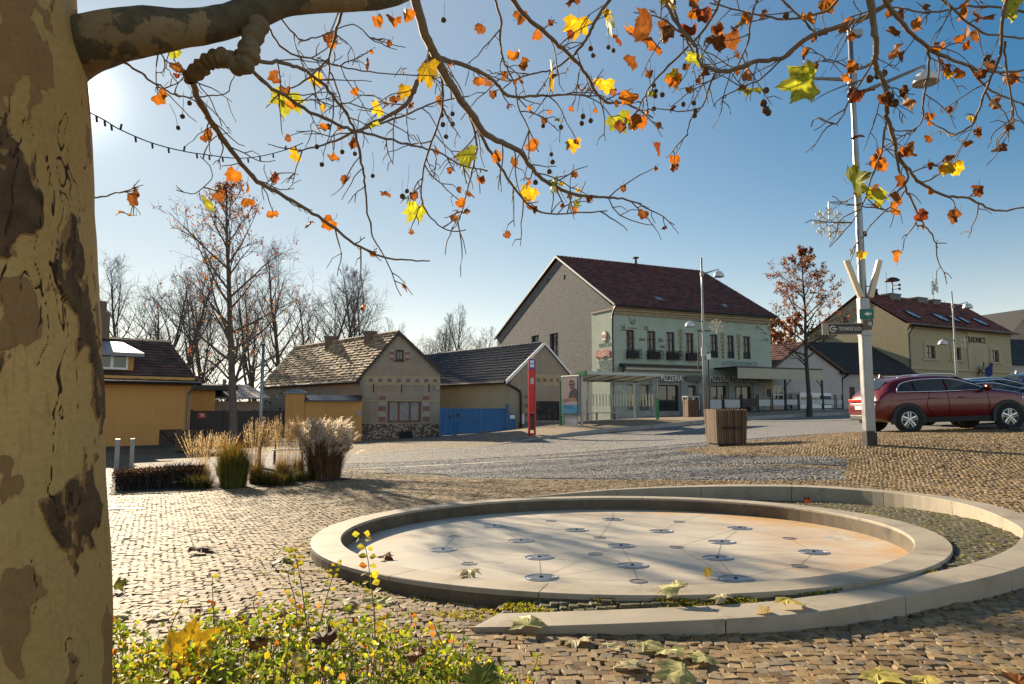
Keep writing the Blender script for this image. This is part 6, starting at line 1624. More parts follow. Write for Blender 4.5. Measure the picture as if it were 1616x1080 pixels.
# ================================================================== VEGETATION
M_bark = pm('grey_brown_bark', (.12, .095, .075), .9, .35, 3, 40, .5, .01)
M_barkd = pm('dark_winter_bark', (.055, .047, .042), .95, .3, 2, 30)
M_barkf = pm('greyish_winter_bark', (.1, .088, .08), .95, .3, 2, 30)
M_leaf = leafmat('autumn_leaf', .5)
M_grass = leafmat('grass_blade', .35, .6)
class Fast:
    """many small tubes and leaves gathered with numpy"""
    def __init__(s): s.v, s.q, s.n = [], [], 0; s.lv, s.lq, s.lc, s.ln = [], [], [], 0
    def tube(s, path, rad, k=4):
        path = np.asarray(path, float); m = len(path)
        d = np.gradient(path, axis=0); d /= np.linalg.norm(d, axis=1)[:, None] + 1e-9
        ref = np.where(np.abs(d[:, 2:3]) > .9, np.array([[1., .2, 0]]), np.array([[0, 0, 1.]]))
        x = np.cross(d, ref); x /= np.linalg.norm(x, axis=1)[:, None] + 1e-9; y = np.cross(x, d)
        a = np.arange(k) * 2 * math.pi / k; r = np.asarray(rad, float)[:, None, None]
        s.v.append((path[:, None, :] + r * (np.cos(a)[None, :, None] * x[:, None, :] + np.sin(a)[None, :, None] * y[:, None, :])).reshape(-1, 3))
        i = np.arange(m - 1)[:, None] * k + np.arange(k)[None]; j = np.arange(m - 1)[:, None] * k + (np.arange(k)[None] + 1) % k
        s.q.append((np.stack([i, j, j + k, i + k], 2).reshape(-1, 4)) + s.n); s.n += m * k
    def build(s, name, mat, par): return mesh_np(name, np.concatenate(s.v), np.concatenate(s.q), mat, parent=par, smooth=True)
def cards(C, N, U, size, asp, cols, fold=.25):
    """leaf blades: centre C, normal N, long axis U -> two folded quads each"""
    N = N / (np.linalg.norm(N, axis=1)[:, None] + 1e-9); Sx = np.cross(U, N); Sx /= np.linalg.norm(Sx, axis=1)[:, None] + 1e-9
    U2 = np.cross(N, Sx); h = size[:, None]; w = (size * asp)[:, None]
    a = C - U2 * h * .5; b = C + U2 * h * .5; m = C
    L = m - Sx * w * .5 + N * w * fold; Rr = m + Sx * w * .5 + N * w * fold
    l2 = C + U2 * h * .2 - Sx * w * .42 + N * w * fold; r2 = C + U2 * h * .2 + Sx * w * .42 + N * w * fold
    V = np.stack([a, L, l2, b, r2, Rr], 1).reshape(-1, 3); n = len(C)
    q = np.array([[0, 3, 2, 1], [0, 5, 4, 3]]); Q = (np.arange(n)[:, None, None] * 6 + q[None]).reshape(-1, 4)
    return V, Q, np.repeat(cols, 2, 0)
def grow(rs, H, r0, first=.25, n1=16, ang=(75, 30), len1=.36, n2=7, n3=6, leader=True, curve=.35, twist=.16, l2=.45, l3=.4, stems=1, prof=None):
    """returns trunk paths, limb paths, twig paths and tips"""
    up = np.array([0, 0, 1.0]); trunks, limbs, twigs, tips = [], [], [], []
    def path(p, d, L, n, wob, trop):
        out = [p]; d = d / np.linalg.norm(d)
        for i in range(n):
            d = d + rs.normal(0, wob, 3) + up * trop; d /= np.linalg.norm(d); p = p + d * L / n; out.append(p)
        return np.array(out)
    def perp(d):
        a = rs.normal(0, 1, 3); a -= a.dot(d) * d; return a / np.linalg.norm(a)
    for st in range(stems):
        d0 = up + (rs.normal(0, .16, 3) if stems > 1 else rs.normal(0, .015, 3)); d0[2] = abs(d0[2])
        T = path(np.zeros(3), d0, H * (1 if st == 0 else rs.uniform(.75, .98)), 14, .025 if stems == 1 else .05, .03)
        tr = r0 / stems ** .4 * (1 - np.linspace(0, 1, 15)) ** .75 + .012
        trunks.append((T, tr)); az = rs.uniform(0, 6.28)
        for i in range(n1):
            t = first + (1 - first) * (i + rs.rand() * .6) / n1; t = min(t, .97)
            f = t * 14; a = int(f); base = T[a] * (1 - f + a) + T[min(a + 1, 14)] * (f - a); az += 2.4 + rs.normal(0, .3)
            q = (t - first) / (1 - first); an = R(ang[0] + (ang[1] - ang[0]) * q + rs.normal(0, 6))
            d = np.array([math.cos(az) * math.sin(an), math.sin(az) * math.sin(an), math.cos(an)])
            pf = prof(q) if prof else (1 - q) ** .65 + .12
            L = H * len1 * pf * rs.uniform(.8, 1.15)
            B = path(base, d, L, 7, twist * .5, .06 * curve); br = np.linspace(min(tr[a] * .55, .02 + L * .013), .008, 8); limbs.append((B, br))
            for j in range(n2):
                t2 = .2 + .78 * (j + rs.rand()) / n2; g = t2 * 7; b = min(int(g), 6); pb = B[b] * (1 - g + b) + B[b + 1] * (g - b); db = B[b + 1] - B[b]; db /= np.linalg.norm(db)
                C = path(pb, db * .75 + perp(db) * rs.uniform(.5, .9) + up * .15, L * l2 * (1.15 - t2 * .7), 4, twist, .08 * curve); limbs.append((C, np.linspace(max(.006, br[b] * .5), .004, 5)))
                for m in range(n3):
                    t3 = .25 + .75 * (m + rs.rand()) / n3; g = t3 * 4; c = min(int(g), 3); pc = C[c] * (1 - g + c) + C[c + 1] * (g - c); dc = C[c + 1] - C[c]; dc /= np.linalg.norm(dc) + 1e-9
                    E = path(pc, dc * .7 + perp(dc) * rs.uniform(.5, 1.0) + up * .12, L * l2 * l3 * rs.uniform(.5, 1), 3, twist, .05); twigs.append((E, np.linspace(.004, .002, 4))); tips.append(E)
    return trunks, limbs, twigs, tips
def tree(name, label, cat, base, sk, leaves=None, bark=M_bark, group=None, rz=0.0, thin=1.0, twig_mul=1.0):
    trunks, limbs, twigs, tips = sk
    t = thing(name, label, cat, base, rz, group)
    f = Fast()
    for p, r in trunks: f.tube(p, r, 9)
    f.v[0][:9] += (f.v[0][:9] - f.v[0][:9].mean(0)) * .5; f.v[0][:9, 2] -= .15
    f.build('trunk', bark, t)
    f = Fast()
    for p, r in limbs: f.tube(p, r * thin, 5)
    for p, r in twigs: f.tube(p, r * twig_mul, 3)
    f.build('branches', bark, t)
    if leaves:
        n, sz, pal, wts, sel, seed = leaves; rs = np.random.RandomState(seed)
        pts = np.concatenate([e[1:] for e in tips]); 
        if sel is not None: pts = pts[sel(pts, rs)]
        C = pts[rs.randint(0, len(pts), n)] + rs.normal(0, .05, (n, 3)) - np.array([0, 0, .03])
        Nn = rs.normal(0, 1, (n, 3)); U = rs.normal(0, .5, (n, 3)) + np.array([0, 0, -.9])
        col = np.array(pal)[rs.choice(len(pal), n, p=wts)] * rs.uniform(.6, 1.3, (n, 1))
        V, Q, c = cards(C, Nn, U, rs.uniform(.7, 1.3, n) * sz, rs.uniform(.5, .95, n), col, rs.uniform(-.1, .45))
        mesh_np('foliage', V, Q, M_leaf, col=c, parent=t)
    return t
AUT = [(.3, .1, .025), (.2, .06, .02), (.42, .2, .03), (.13, .05, .025), (.45, .34, .05)]
rs = np.random.RandomState(11)
# young plane tree in the bed, left
p = P(369, 725, 24); g = gz(p.x, p.y); Ht = P(372, 293, 24).z - g
sk = grow(rs, Ht, .135, .26, 30, (68, 24), .27, 8, 6, curve=.6, prof=lambda q: (.8 + .4 * math.sin(q * 3.0)) * (1 - q ** 2.2) + .14)
tree('young_plane_tree', 'young plane tree with sparse rusty leaves standing behind the tall grasses', 'tree', (p.x, p.y, g), sk, (2100, .076, AUT, [.3, .28, .14, .22, .06], lambda q, r: (r.rand(len(q)) < .25 + .75 * np.clip((q[:, 2] / Ht - .2) * 1.3 + q[:, 0] * .04, 0, 1)), 5), thin=.95, twig_mul=1.5)
# small tree in front of the white house, right
p = P(1277, 652, 44); g = zs(p.x, p.y); Ht = P(1270, 396, 44).z - g
sk = grow(np.random.RandomState(4), Ht, .135, .28, 28, (66, 26), .27, 7, 6, prof=lambda q: 1.0 * (1 - q ** 2.4) + .14)
tree('young_plane_tree', 'rounded small tree with red brown leaves beside the terrace awning', 'tree', (p.x, p.y, g - .04), sk, (5200, .11, AUT, [.28, .38, .08, .22, .04], lambda q, r: (r.rand(len(q)) < np.clip((q[:, 2] / Ht - .33) * 2.6, .05, 1)), 6), bark=M_barkd, thin=1.0, twig_mul=1.8)
# bare trees behind the houses
protos = []
for i, (H, st, kw) in enumerate(((16, 1, dict(first=.3, n1=18, ang=(50, 18), len1=.42, n2=8, n3=8, curve=1.0, l2=.5)), (15, 4, dict(first=.3, n1=8, ang=(42, 14), len1=.34, n2=8, n3=7, curve=1.2, l2=.5, stems=4)), (14, 2, dict(first=.25, n1=13, ang=(55, 22), len1=.4, n2=8, n3=8, curve=.9, l2=.5, stems=2)))):
    protos.append((grow(np.random.RandomState(30 + i), H, .24, twist=.2, **kw), H))
BT = [(192, 436, 72, 0, 'bare tree rising left of all behind the yellow house roof'), (237, 428, 70, 2, 'bushy bare tree behind the yellow house chimney side'), (283, 424, 74, 0, 'tall bare tree second from the yellow house'), (322, 452, 66, 1, 'many stemmed bare tree left of the young plane trunk'),
      (352, 462, 62, 2, 'lower bare tree just left of the young plane trunk'), (408, 440, 70, 1, 'bare tree right of the young plane trunk'), (446, 418, 75, 0, 'tallest bare tree above the dark gate'), (490, 432, 68, 2, 'bare tree above the left end of the cottage roof'), (535, 448, 74, 0, 'slender bare tree behind the cottage chimney'),
      (578, 441, 66, 1, 'upright many stemmed bare tree above the cottage roof ridge'), (648, 508, 95, 2, 'distant bare tree just right of the cottage gable'), (688, 506, 98, 1, 'distant bare tree above the dark tile roof, left'), (718, 498, 96, 1, 'distant bare tree with upright stems above the dark tile roof'), (752, 506, 98, 2, 'distant bare tree next to the restaurant side wall')]
first_use = {}
for u, v, Y, k, lb in BT:
    sk, H0 = protos[k]; p = P(u, 640, Y); base = min(gz(p.x, p.y), -.3) - .3; s = (P(u, v, Y).z - base) / H0 / (.98 if k != 1 else .95)
    if k not in first_use:
        t = tree('bare_tree', lb, 'tree', (p.x, p.y, base), sk, None, M_barkf, 'bare trees behind the houses', thin=1.0, twig_mul=2.4); first_use[k] = t
    else:
        t = copy_tree(first_use[k]); t['label'] = lb; t.location = (p.x, p.y, base)
    t.rotation_euler = (0, 0, u * .37); t.scale = (s * (1.0 if u > 600 else 1.05), s, s)
# bushes and small autumn tree that fill the yards
def bush(name, label, base, rx, ry, rz_, n, sz, pal, seed, cat='shrub', stems=12, mat=M_leaf):
    rs = np.random.RandomState(seed); t = thing(name, label, cat, base); f = Fast()
    tips = []
    for i in range(stems):
        a = rs.uniform(0, 6.28); r = rs.rand() ** .5; e = np.array([rx * r * math.cos(a), ry * r * math.sin(a), rz_ * (1 - .35 * r) * rs.uniform(.7, 1.05)])
        m = e * .5 + rs.normal(0, .1, 3); f.tube(np.array([[0, 0, -.1], m, e]), np.array([.03, .02, .006]) * max(1, rz_ * .5), 4)
        for j in range(7):
            q = m + (e - m) * rs.rand(); w = q + rs.normal(0, 1, 3) * np.array([rx, ry, rz_]) * .16; f.tube(np.array([q, (q + w) / 2 + rs.normal(0, .03, 3), w]), np.array([.012, .008, .004]) * max(1, rz_ * .5), 3); tips.append(w)
    f.build('branches', M_barkd, t)
    tips = np.array(tips); C = tips[rs.randint(0, len(tips), n)] + rs.normal(0, 1, (n, 3)) * np.array([rx, ry, rz_]) * .1; C[:, 2] = np.abs(C[:, 2])
    col = np.array(pal)[rs.randint(0, len(pal), n)] * rs.uniform(.5, 1.3, (n, 1))
    V, Q, c = cards(C, rs.normal(0, 1, (n, 3)), rs.normal(0, 1, (n, 3)), rs.uniform(.7, 1.3, n) * sz, rs.uniform(.4, .7, n), col)
    mesh_np('foliage', V, Q, mat, col=c, parent=t); return t
GRN = [(.04, .06, .015), (.07, .09, .02), (.1, .09, .025), (.05, .05, .02)]
for u, v, Y, rx, rz_, pal, lb in ((330, 640, 50, 4.0, 4.2, GRN, 'dark green overgrown shrub in the yard behind the dark gate'), (395, 640, 52, 3.6, 3.6, GRN, 'olive shrub behind the shed roof'), (260, 640, 56, 4.2, 5.2, [(.09, .06, .03), (.06, .045, .025), (.11, .09, .03)], 'brownish tangled shrub behind the yellow house'), (425, 640, 62, 4.0, 4.6, [(.09, .06, .03), (.06, .05, .025)], 'brown leafless thicket left of the cottage roof'),
                                  (720, 640, 75, 4.5, 4.2, [(.1, .08, .03), (.12, .1, .03), (.07, .06, .03)], 'pale brown thicket behind the dark tile roof')):
    p = P(u, v, Y); bush('yard_shrub', lb, (p.x, p.y, min(gz(p.x, p.y), .3) - .2), rx, rx * .8, rz_, 1500, .2, pal, int(u), stems=22)
p = P(1226, 640, 78); g = 1.2; Ht = P(1226, 508, 78).z - g
sk = grow(np.random.RandomState(9), Ht, .25, .25, 18, (70, 30), .4, 6, 5)
tree('autumn_tree', 'rust brown autumn tree between the green restaurant and white house', 'tree', (p.x, p.y, g), sk, (2600, .28, AUT, [.4, .25, .15, .15, .05], None, 7), bark=M_barkd, thin=1.2, twig_mul=2)
p = P(1258, 640, 84); sk = grow(np.random.RandomState(19), Ht * 1.1, .25, .25, 16, (70, 30), .4, 6, 5)
tree('autumn_tree', 'second rust brown tree half hidden behind the small tree crown', 'tree', (p.x, p.y, g), sk, (2200, .28, AUT, [.5, .25, .05, .15, .05], None, 8), bark=M_barkd, thin=1.2, twig_mul=2)
# conifer tip over the right roofs
p = P(1603, 640, 104); g = 2.0; Hc = P(1601, 500, 104).z - g
t = thing('conifer', 'dark conifer tip above the roofs at the right edge', 'tree', (p.x, p.y, g)); MB().tube([(0, 0, -.2), (0, 0, Hc)], [.25, .03], 7).build('trunk', M_barkd, t)
rs = np.random.RandomState(3); n = 5200; q = rs.rand(n) ** .7; a = rs.uniform(0, 6.28, n); lay = np.floor(q * 22) / 22 + rs.uniform(0, .02, n); rad = (1 - lay) * 3.2 * rs.uniform(.15, 1, n)
C = np.stack([rad * np.cos(a), rad * np.sin(a), 1.5 + lay * (Hc - 1.4) - rad * .22], 1); U = np.stack([np.cos(a), np.sin(a), -.3 + 0 * a], 1)
V, Q, c = cards(C, np.array([[0, 0, 1.]]) + rs.normal(0, .4, (n, 3)), U, rs.uniform(.35, .7, n), np.full(n, .35), np.array([[.02, .035, .02]]) * rs.uniform(.6, 1.5, (n, 1)))
mesh_np('crown', V, Q, M_leaf, col=c, parent=t)

# ------------------------------------------------------------------ the grass bed
M_soil = pm('bed_soil', (.05, .038, .026), .95, .35, 6, 40, .6, .02)
bp = [Vector((p.x, p.y, gz(p.x, p.y) + .012)) for p in BED]
o = MB().poly(bp).build('bed_soil', M_soil); tag(o, kind='structure')
def blades(name, mat, par, n, rs, base_r, H, spread, droop, w, pal, hvar=.25, seg=4, plume=None, ellip=1.0):
    """a clump of arching grass blades; plume = (material, palette, length, fluff) on the stalk tips"""
    a = rs.uniform(0, 6.28, n); r = base_r * rs.rand(n) ** .5
    B = np.stack([r * np.cos(a), r * np.sin(a) * ellip, 0 * a], 1)
    out = np.stack([np.cos(a + rs.normal(0, .5, n)), np.sin(a + rs.normal(0, .5, n)) * ellip, 0 * a], 1)
    h = H * (1 - hvar * rs.rand(n)); sp = spread * rs.rand(n) * (.4 + .6 * r / base_r); t = np.linspace(0, 1, seg + 1)
    X = B[:, None, :] + out[:, None, :] * (sp[:, None] * t[None] ** 1.6)[:, :, None]; X[:, :, 2] += h[:, None] * (t[None] - droop * rs.rand(n)[:, None] * t[None] ** 3)
    sd = np.stack([-np.sin(a), np.cos(a), 0 * a], 1)[:, None, :] * (w * (1 - t ** 2) + w * .08)[None, :, None] * .5
    V = np.stack([X - sd, X + sd], 2).reshape(-1, 3)
    k = (seg + 1) * 2; i = (np.arange(n)[:, None] * k + np.arange(seg)[None] * 2).reshape(-1)
    Q = np.stack([i, i + 1, i + 3, i + 2], 1); col = np.repeat(np.array(pal)[rs.randint(0, len(pal), n)] * rs.uniform(.6, 1.3, (n, 1)), seg, 0)
    mesh_np(name, V, Q, mat, col=col, parent=par)
    return X
def plumes(par, X, rs, frac, L, fluff, pal, m=26, wdt=.012, hl=.06):
    """feathery seed heads along the last stretch of chosen stalks"""
    idx = rs.choice(len(X), int(len(X) * frac), replace=False); tip = X[idx, -1]; d = X[idx, -1] - X[idx, -2]; d /= np.linalg.norm(d, axis=1)[:, None]
    d = d + np.stack([.25 + .2 * rs.rand(len(idx)), 0 * idx, -.1 + 0 * idx], 1) * fluff; d /= np.linalg.norm(d, axis=1)[:, None]
    n = len(idx) * m; s = np.tile(np.linspace(-.15, 1, m), len(idx)); D = np.repeat(d, m, 0); T = np.repeat(tip, m, 0)
    C = T + D * (s * L)[:, None] + rs.normal(0, .012 * fluff + .003, (n, 3)); C[:, 2] -= (s ** 2) * L * .18 * fluff
    U = D + rs.normal(0, .35 * fluff + .08, (n, 3)); col = np.array(pal)[rs.randint(0, len(pal), n)] * rs.uniform(.7, 1.2, (n, 1))
    V, Q, c = cards(C, rs.normal(0, 1, (n, 3)), U, hl * (1.15 - np.abs(s - .4)) * rs.uniform(.7, 1.2, n), np.full(n, wdt / hl * 2), col, .1)
    mesh_np('seed_heads', V, Q, M_plume, col=c, parent=par)
M_plume = leafmat('seed_plume', .65, .7, tmul=(1.2, 1.15, 1.1))
def bedpt(u, v): 
    p = G(u, v); return Vector((p.x, p.y, gz(p.x, p.y) + .01))
rs = np.random.RandomState(21)
b = bedpt(512, 756); H = P(508, 662, b.y).z - b.z
t = thing('silver_grass', 'big round silver grass clump with fluffy cream plumes', 'ornamental grass', b)
blades('blades', M_grass, t, 2300, rs, .36, H * .84, .42, .28, .011, [(.15, .085, .045), (.22, .13, .07), (.1, .055, .03), (.28, .18, .1)], .5)
X = blades('stalks', M_grass, t, 420, rs, .34, H * .92, .42, .1, .006, [(.34, .25, .15)], .52)
plumes(t, X, rs, .85, .24, .8, [(.8, .72, .6), (.86, .79, .68), (.66, .55, .42)], 34, .011, .085)
for i, (u, v, vt, n, lb, r, lean) in enumerate(((318, 760, 690, 260, 'leftmost feather reed grass clump with golden plumes', .17, -.1), (350, 752, 692, 160, 'feather reed grass behind the green clump', .13, 0), (404, 764, 668, 260, 'feather reed grass beside the thin steel pole', .15, 0), (446, 762, 662, 280, 'tall feather reed grass in front of the bench', .15, .05), (470, 757, 668, 200, 'feather reed grass touching the silver grass', .13, .05))):
    b = bedpt(u, v); H = P(u, vt, b.y).z - b.z
    t = thing('feather_reed_grass', lb, 'ornamental grass', b, 0, 'feather reed grasses in the bed'); rs = np.random.RandomState(50 + i)
    blades('blades', M_grass, t, 360, rs, r, H * .5, .22, .35, .008, [(.2, .15, .05), (.12, .13, .03), (.3, .2, .08), (.16, .09, .03)], .5)
    X = blades('stalks', M_grass, t, int(n * .42), rs, r * .9, H * .86, .26 + abs(lean), .02, .005, [(.42, .3, .13), (.35, .24, .1)], .42)
    plumes(t, X, rs, .95, .34, .1, [(.56, .42, .22), (.63, .5, .28), (.46, .33, .16)], 26, .0075, .045)
b = bedpt(368, 770); H = P(368, 692, b.y).z - b.z; rs = np.random.RandomState(77)
t = thing('green_grass_clump', 'upright green grass clump turning orange at its tips', 'ornamental grass', b)
blades('blades', M_grass, t, 1100, rs, .26, H, .32, .15, .011, [(.07, .11, .018), (.1, .14, .02), (.05, .08, .015), (.2, .15, .03)], .4)
blades('orange_blades', M_grass, t, 130, rs, .24, H * 1.08, .42, .1, .01, [(.4, .15, .02), (.35, .2, .03)], .2)
for u, v, lb in ((314, 771, 'low grey green tuft at the right end of the dark hedge'), (425, 765, 'low dark tuft at the foot of the reed grasses'), (470, 760, 'low green tuft left of the silver grass'), (440, 766, 'low tuft with yellow leaves under the tall reed grass')):
    b = bedpt(u, v); t = thing('low_tuft', lb, 'ornamental grass', b, 0, 'low tufts in the bed')
    blades('blades', M_grass, t, 420, np.random.RandomState(int(u)), .26, .42, .34, .5, .01, [(.06, .09, .02), (.1, .1, .025), (.13, .09, .03), (.035, .04, .014)], .5)
# dark clipped hedge of withered perennials
rs = np.random.RandomState(5); hb0, hb1 = bedpt(181, 776), bedpt(312, 769)
t = thing('dark_hedge', 'low blackish hedge of withered stems along the left bed edge', 'hedge', (hb0 + hb1) / 2); n = 5200
L = (hb1 - hb0).length; ang_ = math.atan2(hb1.y - hb0.y, hb1.x - hb0.x); t.rotation_euler = (0, math.asin(-(hb1.z - hb0.z) / L), ang_)
x = rs.uniform(-L / 2, L / 2, 1500); y = rs.uniform(-.05, .75, 1500); h = .36 + .05 * np.sin(x * 4) + rs.normal(0, .05, 1500); f = Fast()
for a, bb, c in zip(x, y, h): f.tube(np.array([[a, bb, -.05], [a + rs.normal(0, .05), bb + rs.normal(0, .05), c * .6], [a + rs.normal(0, .09), bb + rs.normal(0, .09), c]]), np.array([.006, .005, .003]), 3)
f.build('stems', M_barkd, t)
C = np.stack([rs.uniform(-L / 2 - .05, L / 2 + .05, n), rs.uniform(-.08, .8, n), rs.rand(n) ** .7 * .4], 1)
V, Q, c = cards(C, rs.normal(0, 1, (n, 3)), rs.normal(0, 1, (n, 3)), rs.uniform(.03, .07, n), rs.uniform(.3, .7, n), np.array([(.03, .018, .014), (.045, .028, .018), (.06, .035, .02), (.02, .013, .011)])[rs.randint(0, 4, n)])
mesh_np('foliage', V, Q, M_leaf, col=c, parent=t)
# ================================================================== THE BIG PLANE TREE IN FRONT
def plane_bark():
    """layer attribute: 0 smooth pale under-bark, .35 tan plates, .7 old brown bark, 1 cracks"""
    m, nt, b = newmat('plane_tree_bark')
    co = coords(nt)
    A = lambda k: _n(nt, 'ShaderNodeAttribute', attribute_name=k).outputs['Fac']
    m1, m2, ck = A('plate'), A('flake'), A('crack')
    rag = noise_f(nt, 45, 4, .65, co)
    def jag(x, amt):
        q = _n(nt, 'ShaderNodeMath', operation='MULTIPLY_ADD'); nt.links.new(rag, q.inputs[0]); q.inputs[1].default_value = amt; nt.links.new(x, q.inputs[2]); return q.outputs[0]
    c = mixc(nt, rampf(nt, noise_f(nt, 2.2, 6, .6, co), .32, .68), (.43, .25, .075), (.63, .4, .15))
    c = mixc(nt, rampf(nt, noise_f(nt, 1.1, 4, .5, co), .45, .62), c, mixc(nt, .5, c, (.26, .2, .07)))
    tan = mixc(nt, noise_f(nt, 18, 4, .6, co), (.23, .115, .04), (.33, .185, .07))
    old = mixc(nt, rampf(nt, noise_f(nt, 16, 5, .65, co), .3, .7), (.05, .028, .012), (.145, .083, .035))
    m1j, m2j = jag(m1, .12), jag(m2, .12)
    c = mixc(nt, rampf(nt, m2j, .38, .4), c, tan)
    c = mixc(nt, rampf(nt, m1j, .13, .145), c, tan)
    isl = rampf(nt, m2j, .34, .36)
    old = mixc(nt, isl, old, mixc(nt, .25, c, (.4, .27, .11)))
    c = mixc(nt, rampf(nt, m1j, .19, .2), c, old)
    c = mixc(nt, rampf(nt, ck, .35, .6), c, (.035, .014, .006))
    c = mixc(nt, rampf(nt, noise_f(nt, 70, 4, .7, co), .4, .8), c, mixc(nt, .35, c, (.08, .06, .03)))
    # fine lengthwise grain
    c = mixc(nt, rampf(nt, noise_f(nt, 30, 4, .6, coords(nt, (2.5, 2.5, .25))), .55, .75), c, mixc(nt, .3, c, (.13, .075, .03)))
    nt.links.new(c, b.inputs['Base Color']); b.inputs['Roughness'].default_value = .8; b.inputs['Specular IOR Level'].default_value = .25
    bump(nt, b, noise_f(nt, 55, 6, .7, co), .5, .004); return m
M_pbark = plane_bark()
def limb_bark():
    m, nt, b = newmat('mossy_limb_bark'); co = coords(nt)
    n1 = noise_f(nt, 5, 6, .6, co)
    c = mixc(nt, rampf(nt, noise_f(nt, 22, 5, .7, co), .3, .7), (.045, .034, .016), (.12, .088, .04))
    c = mixc(nt, rampf(nt, n1, .53, .55), c, (.22, .145, .065))
    c = mixc(nt, rampf(nt, noise_f(nt, 9, 5, .65, co), .55, .7), c, (.085, .08, .025))
    nt.links.new(c, b.inputs['Base Color']); b.inputs['Roughness'].default_value = .85
    bump(nt, b, noise_f(nt, 30, 6, .7, co), .9, .008); return m
M_limb = limb_bark()
M_stub = pm('knotted_bark', (.2, .135, .07), .85, .4, 14, 70, .9, .006, dirt=(.08, .055, .03), dirts=12)
M_twig = pm('plane_twig_bark', (.19, .135, .085), .75, .35, 9, 60, .3, .003)
TB = Vector((-1.52, 1.86, gz(-1.5, 1.9)))
pt = thing('plane_tree', 'huge old plane tree with patchy bark whose branches overhang the square', 'tree', TB)
def rel(p): return Vector(p) - TB
edge = [(190, 1250, .44), (183, 1140, .42), (178, 1080, .41), (174, 980, .405), (170, 860, .4), (166, 720, .4), (161, 560, .4), (155, 440, .4), (148, 320, .4), (143, 240, .4), (140, 185, .4), (135, 120, .4), (126, 40, .4), (124, -80, .41), (120, -220, .42)]
def noisy_tube(mb, path, rad, n, amp, sc, mat=0, seed=0.0):
    b0 = len(mb.v); mb.tube(path, rad, n, mat)
    k = 0
    for i, p in enumerate(path):
        for j in range(n):
            q = Vector(mb.v[b0 + k]); d = q - Vector(p)
            a = noise.noise(q * sc + Vector((seed, 0, 0))) * amp + noise.noise(q * sc * 3.1) * amp * .4
            mb.v[b0 + k] = tuple(q + d.normalized() * a * min(1, d.length / .05)); k += 1
cp = []
for u, v, r in edge:
    e = P(u, v, 2.04); cp.append((e.x - r * .861, e.y - r * .51, e.z, r))
def bark_tube(name, path, rad, na, relief, par, xb=True):
    """dense tube whose bark plates, flakes and cracks are real relief; keeps the layer for the material"""
    path = [Vector(p) for p in path]; N = len(path); V = np.empty((N * na, 3), np.float32); PL, FK, CK = (np.empty(N * na, np.float32) for _ in range(3)); up = Vector((1, 0, 0)); k = 0
    fr = lambda p, o: noise.fractal(p, .85, 2.1, o)
    for i, p in enumerate(path):
        d = (path[min(i + 1, N - 1)] - path[max(i - 1, 0)]).normalized(); x = (up - d * up.dot(d)).normalized(); y = d.cross(x); up = x
        for j in range(na):
            a = 2 * math.pi * j / na; n_ = x * math.cos(a) + y * math.sin(a); q = p + n_ * rad[i]
            w = noise.noise_vector(q * 6) * .05 + noise.noise_vector(q * 17) * .018; s_ = Vector((q.x * 3, q.y * 3, q.z * 1.55)) + w * 3
            if n_.y > .35 and xb: h = m1 = m2 = cr_ = 0.0        # the far side is smooth
            else:
                left = max(-.4, min(.5, -(q.x - path[i].x - .2) * 2.4)) if xb else 0.0
                m1 = fr(s_ * 1.45 + Vector((7.3, 1.1, 2)), 5) + left * .5 + .1; m2 = fr(s_ * 2.1 + Vector((1, 9, 4)), 4)
                ck = abs(fr(Vector((q.x * 11, q.y * 11, q.z * 1.25)) + w * 5, 3)); gate = fr(Vector((q.x * 5, q.y * 5, q.z * 1.1)) + Vector((5, 5, 5)), 2)
                cr_ = max(0.0, 1 - ck / .045) * max(0.0, min(1.0, (gate + (.14 if m1 > .13 else .06)) * 6))
                st_ = lambda e, v: max(0.0, min(1.0, (v - e) / .03 + .5))
                h = .003 * st_(.33, m2) * (1 - st_(.13, m1)) + (.004 * st_(.1, m1) + .004 * st_(.14, m1)) * (1 - .8 * st_(.3, m2)) - .005 * cr_
            PL[k] = m1; FK[k] = m2; CK[k] = cr_
            h += noise.noise(q * 2.2) * .016 + noise.noise(q * 9) * .003
            t = q + n_ * (h * relief); V[k] = t; k += 1
    I = (np.arange(N - 1)[:, None] * na + np.arange(na)[None]); J = np.arange(N - 1)[:, None] * na + (np.arange(na)[None] + 1) % na
    o = mesh_np(name, V, np.stack([I, J, J + na, I + na], 2).reshape(-1, 4), M_pbark, parent=par, smooth=True)
    for nm, ar in (('plate', PL), ('flake', FK), ('crack', CK)): o.data.attributes.new(nm, 'FLOAT', 'POINT').data.foreach_set('value', ar)
    return o
pts = catmull([Vector(c[:3]) for c in cp], 40); rad = [p[0] for p in catmull([Vector((c[3], 0, 0)) for c in cp], 40)]
bark_tube('trunk', [rel(p) for p in pts], rad, 560, 1.0, pt)
def pxpath(lst, n=8):
    """[(u, v, Y, radius in pixels)] -> smooth 3D path and radii"""
    A = catmull([P(u, v, Y) for u, v, Y, r in lst], n); B = catmull([Vector((r * Y / FPX, 0, 0)) for u, v, Y, r in lst], n)
    return A, [max(.0004, b.x) for b in B]
limb = [(10, 170, 2.1, 80), (58, 116, 2.04, 62), (112, 80, 1.98, 49), (168, 62, 1.96, 43), (225, 51, 1.98, 39), (300, 44, 2.05, 30), (360, 34, 2.12, 27), (402, 18, 2.16, 27), (450, 2, 2.22, 24), (540, -3, 2.32, 22), (600, -4, 2.42, 20), (650, -20, 2.55, 17), (740, -60, 2.8, 15), (860, -120, 3.2, 12), (1000, -170, 3.7, 10)]
A, B_ = pxpath(limb, 12); mb = MB(); noisy_tube(mb, [rel(p) for p in A], B_, 48, .007, 6, seed=3.0); mb.build('limb', M_limb, pt, smooth=True)
rndk = random.Random(5)
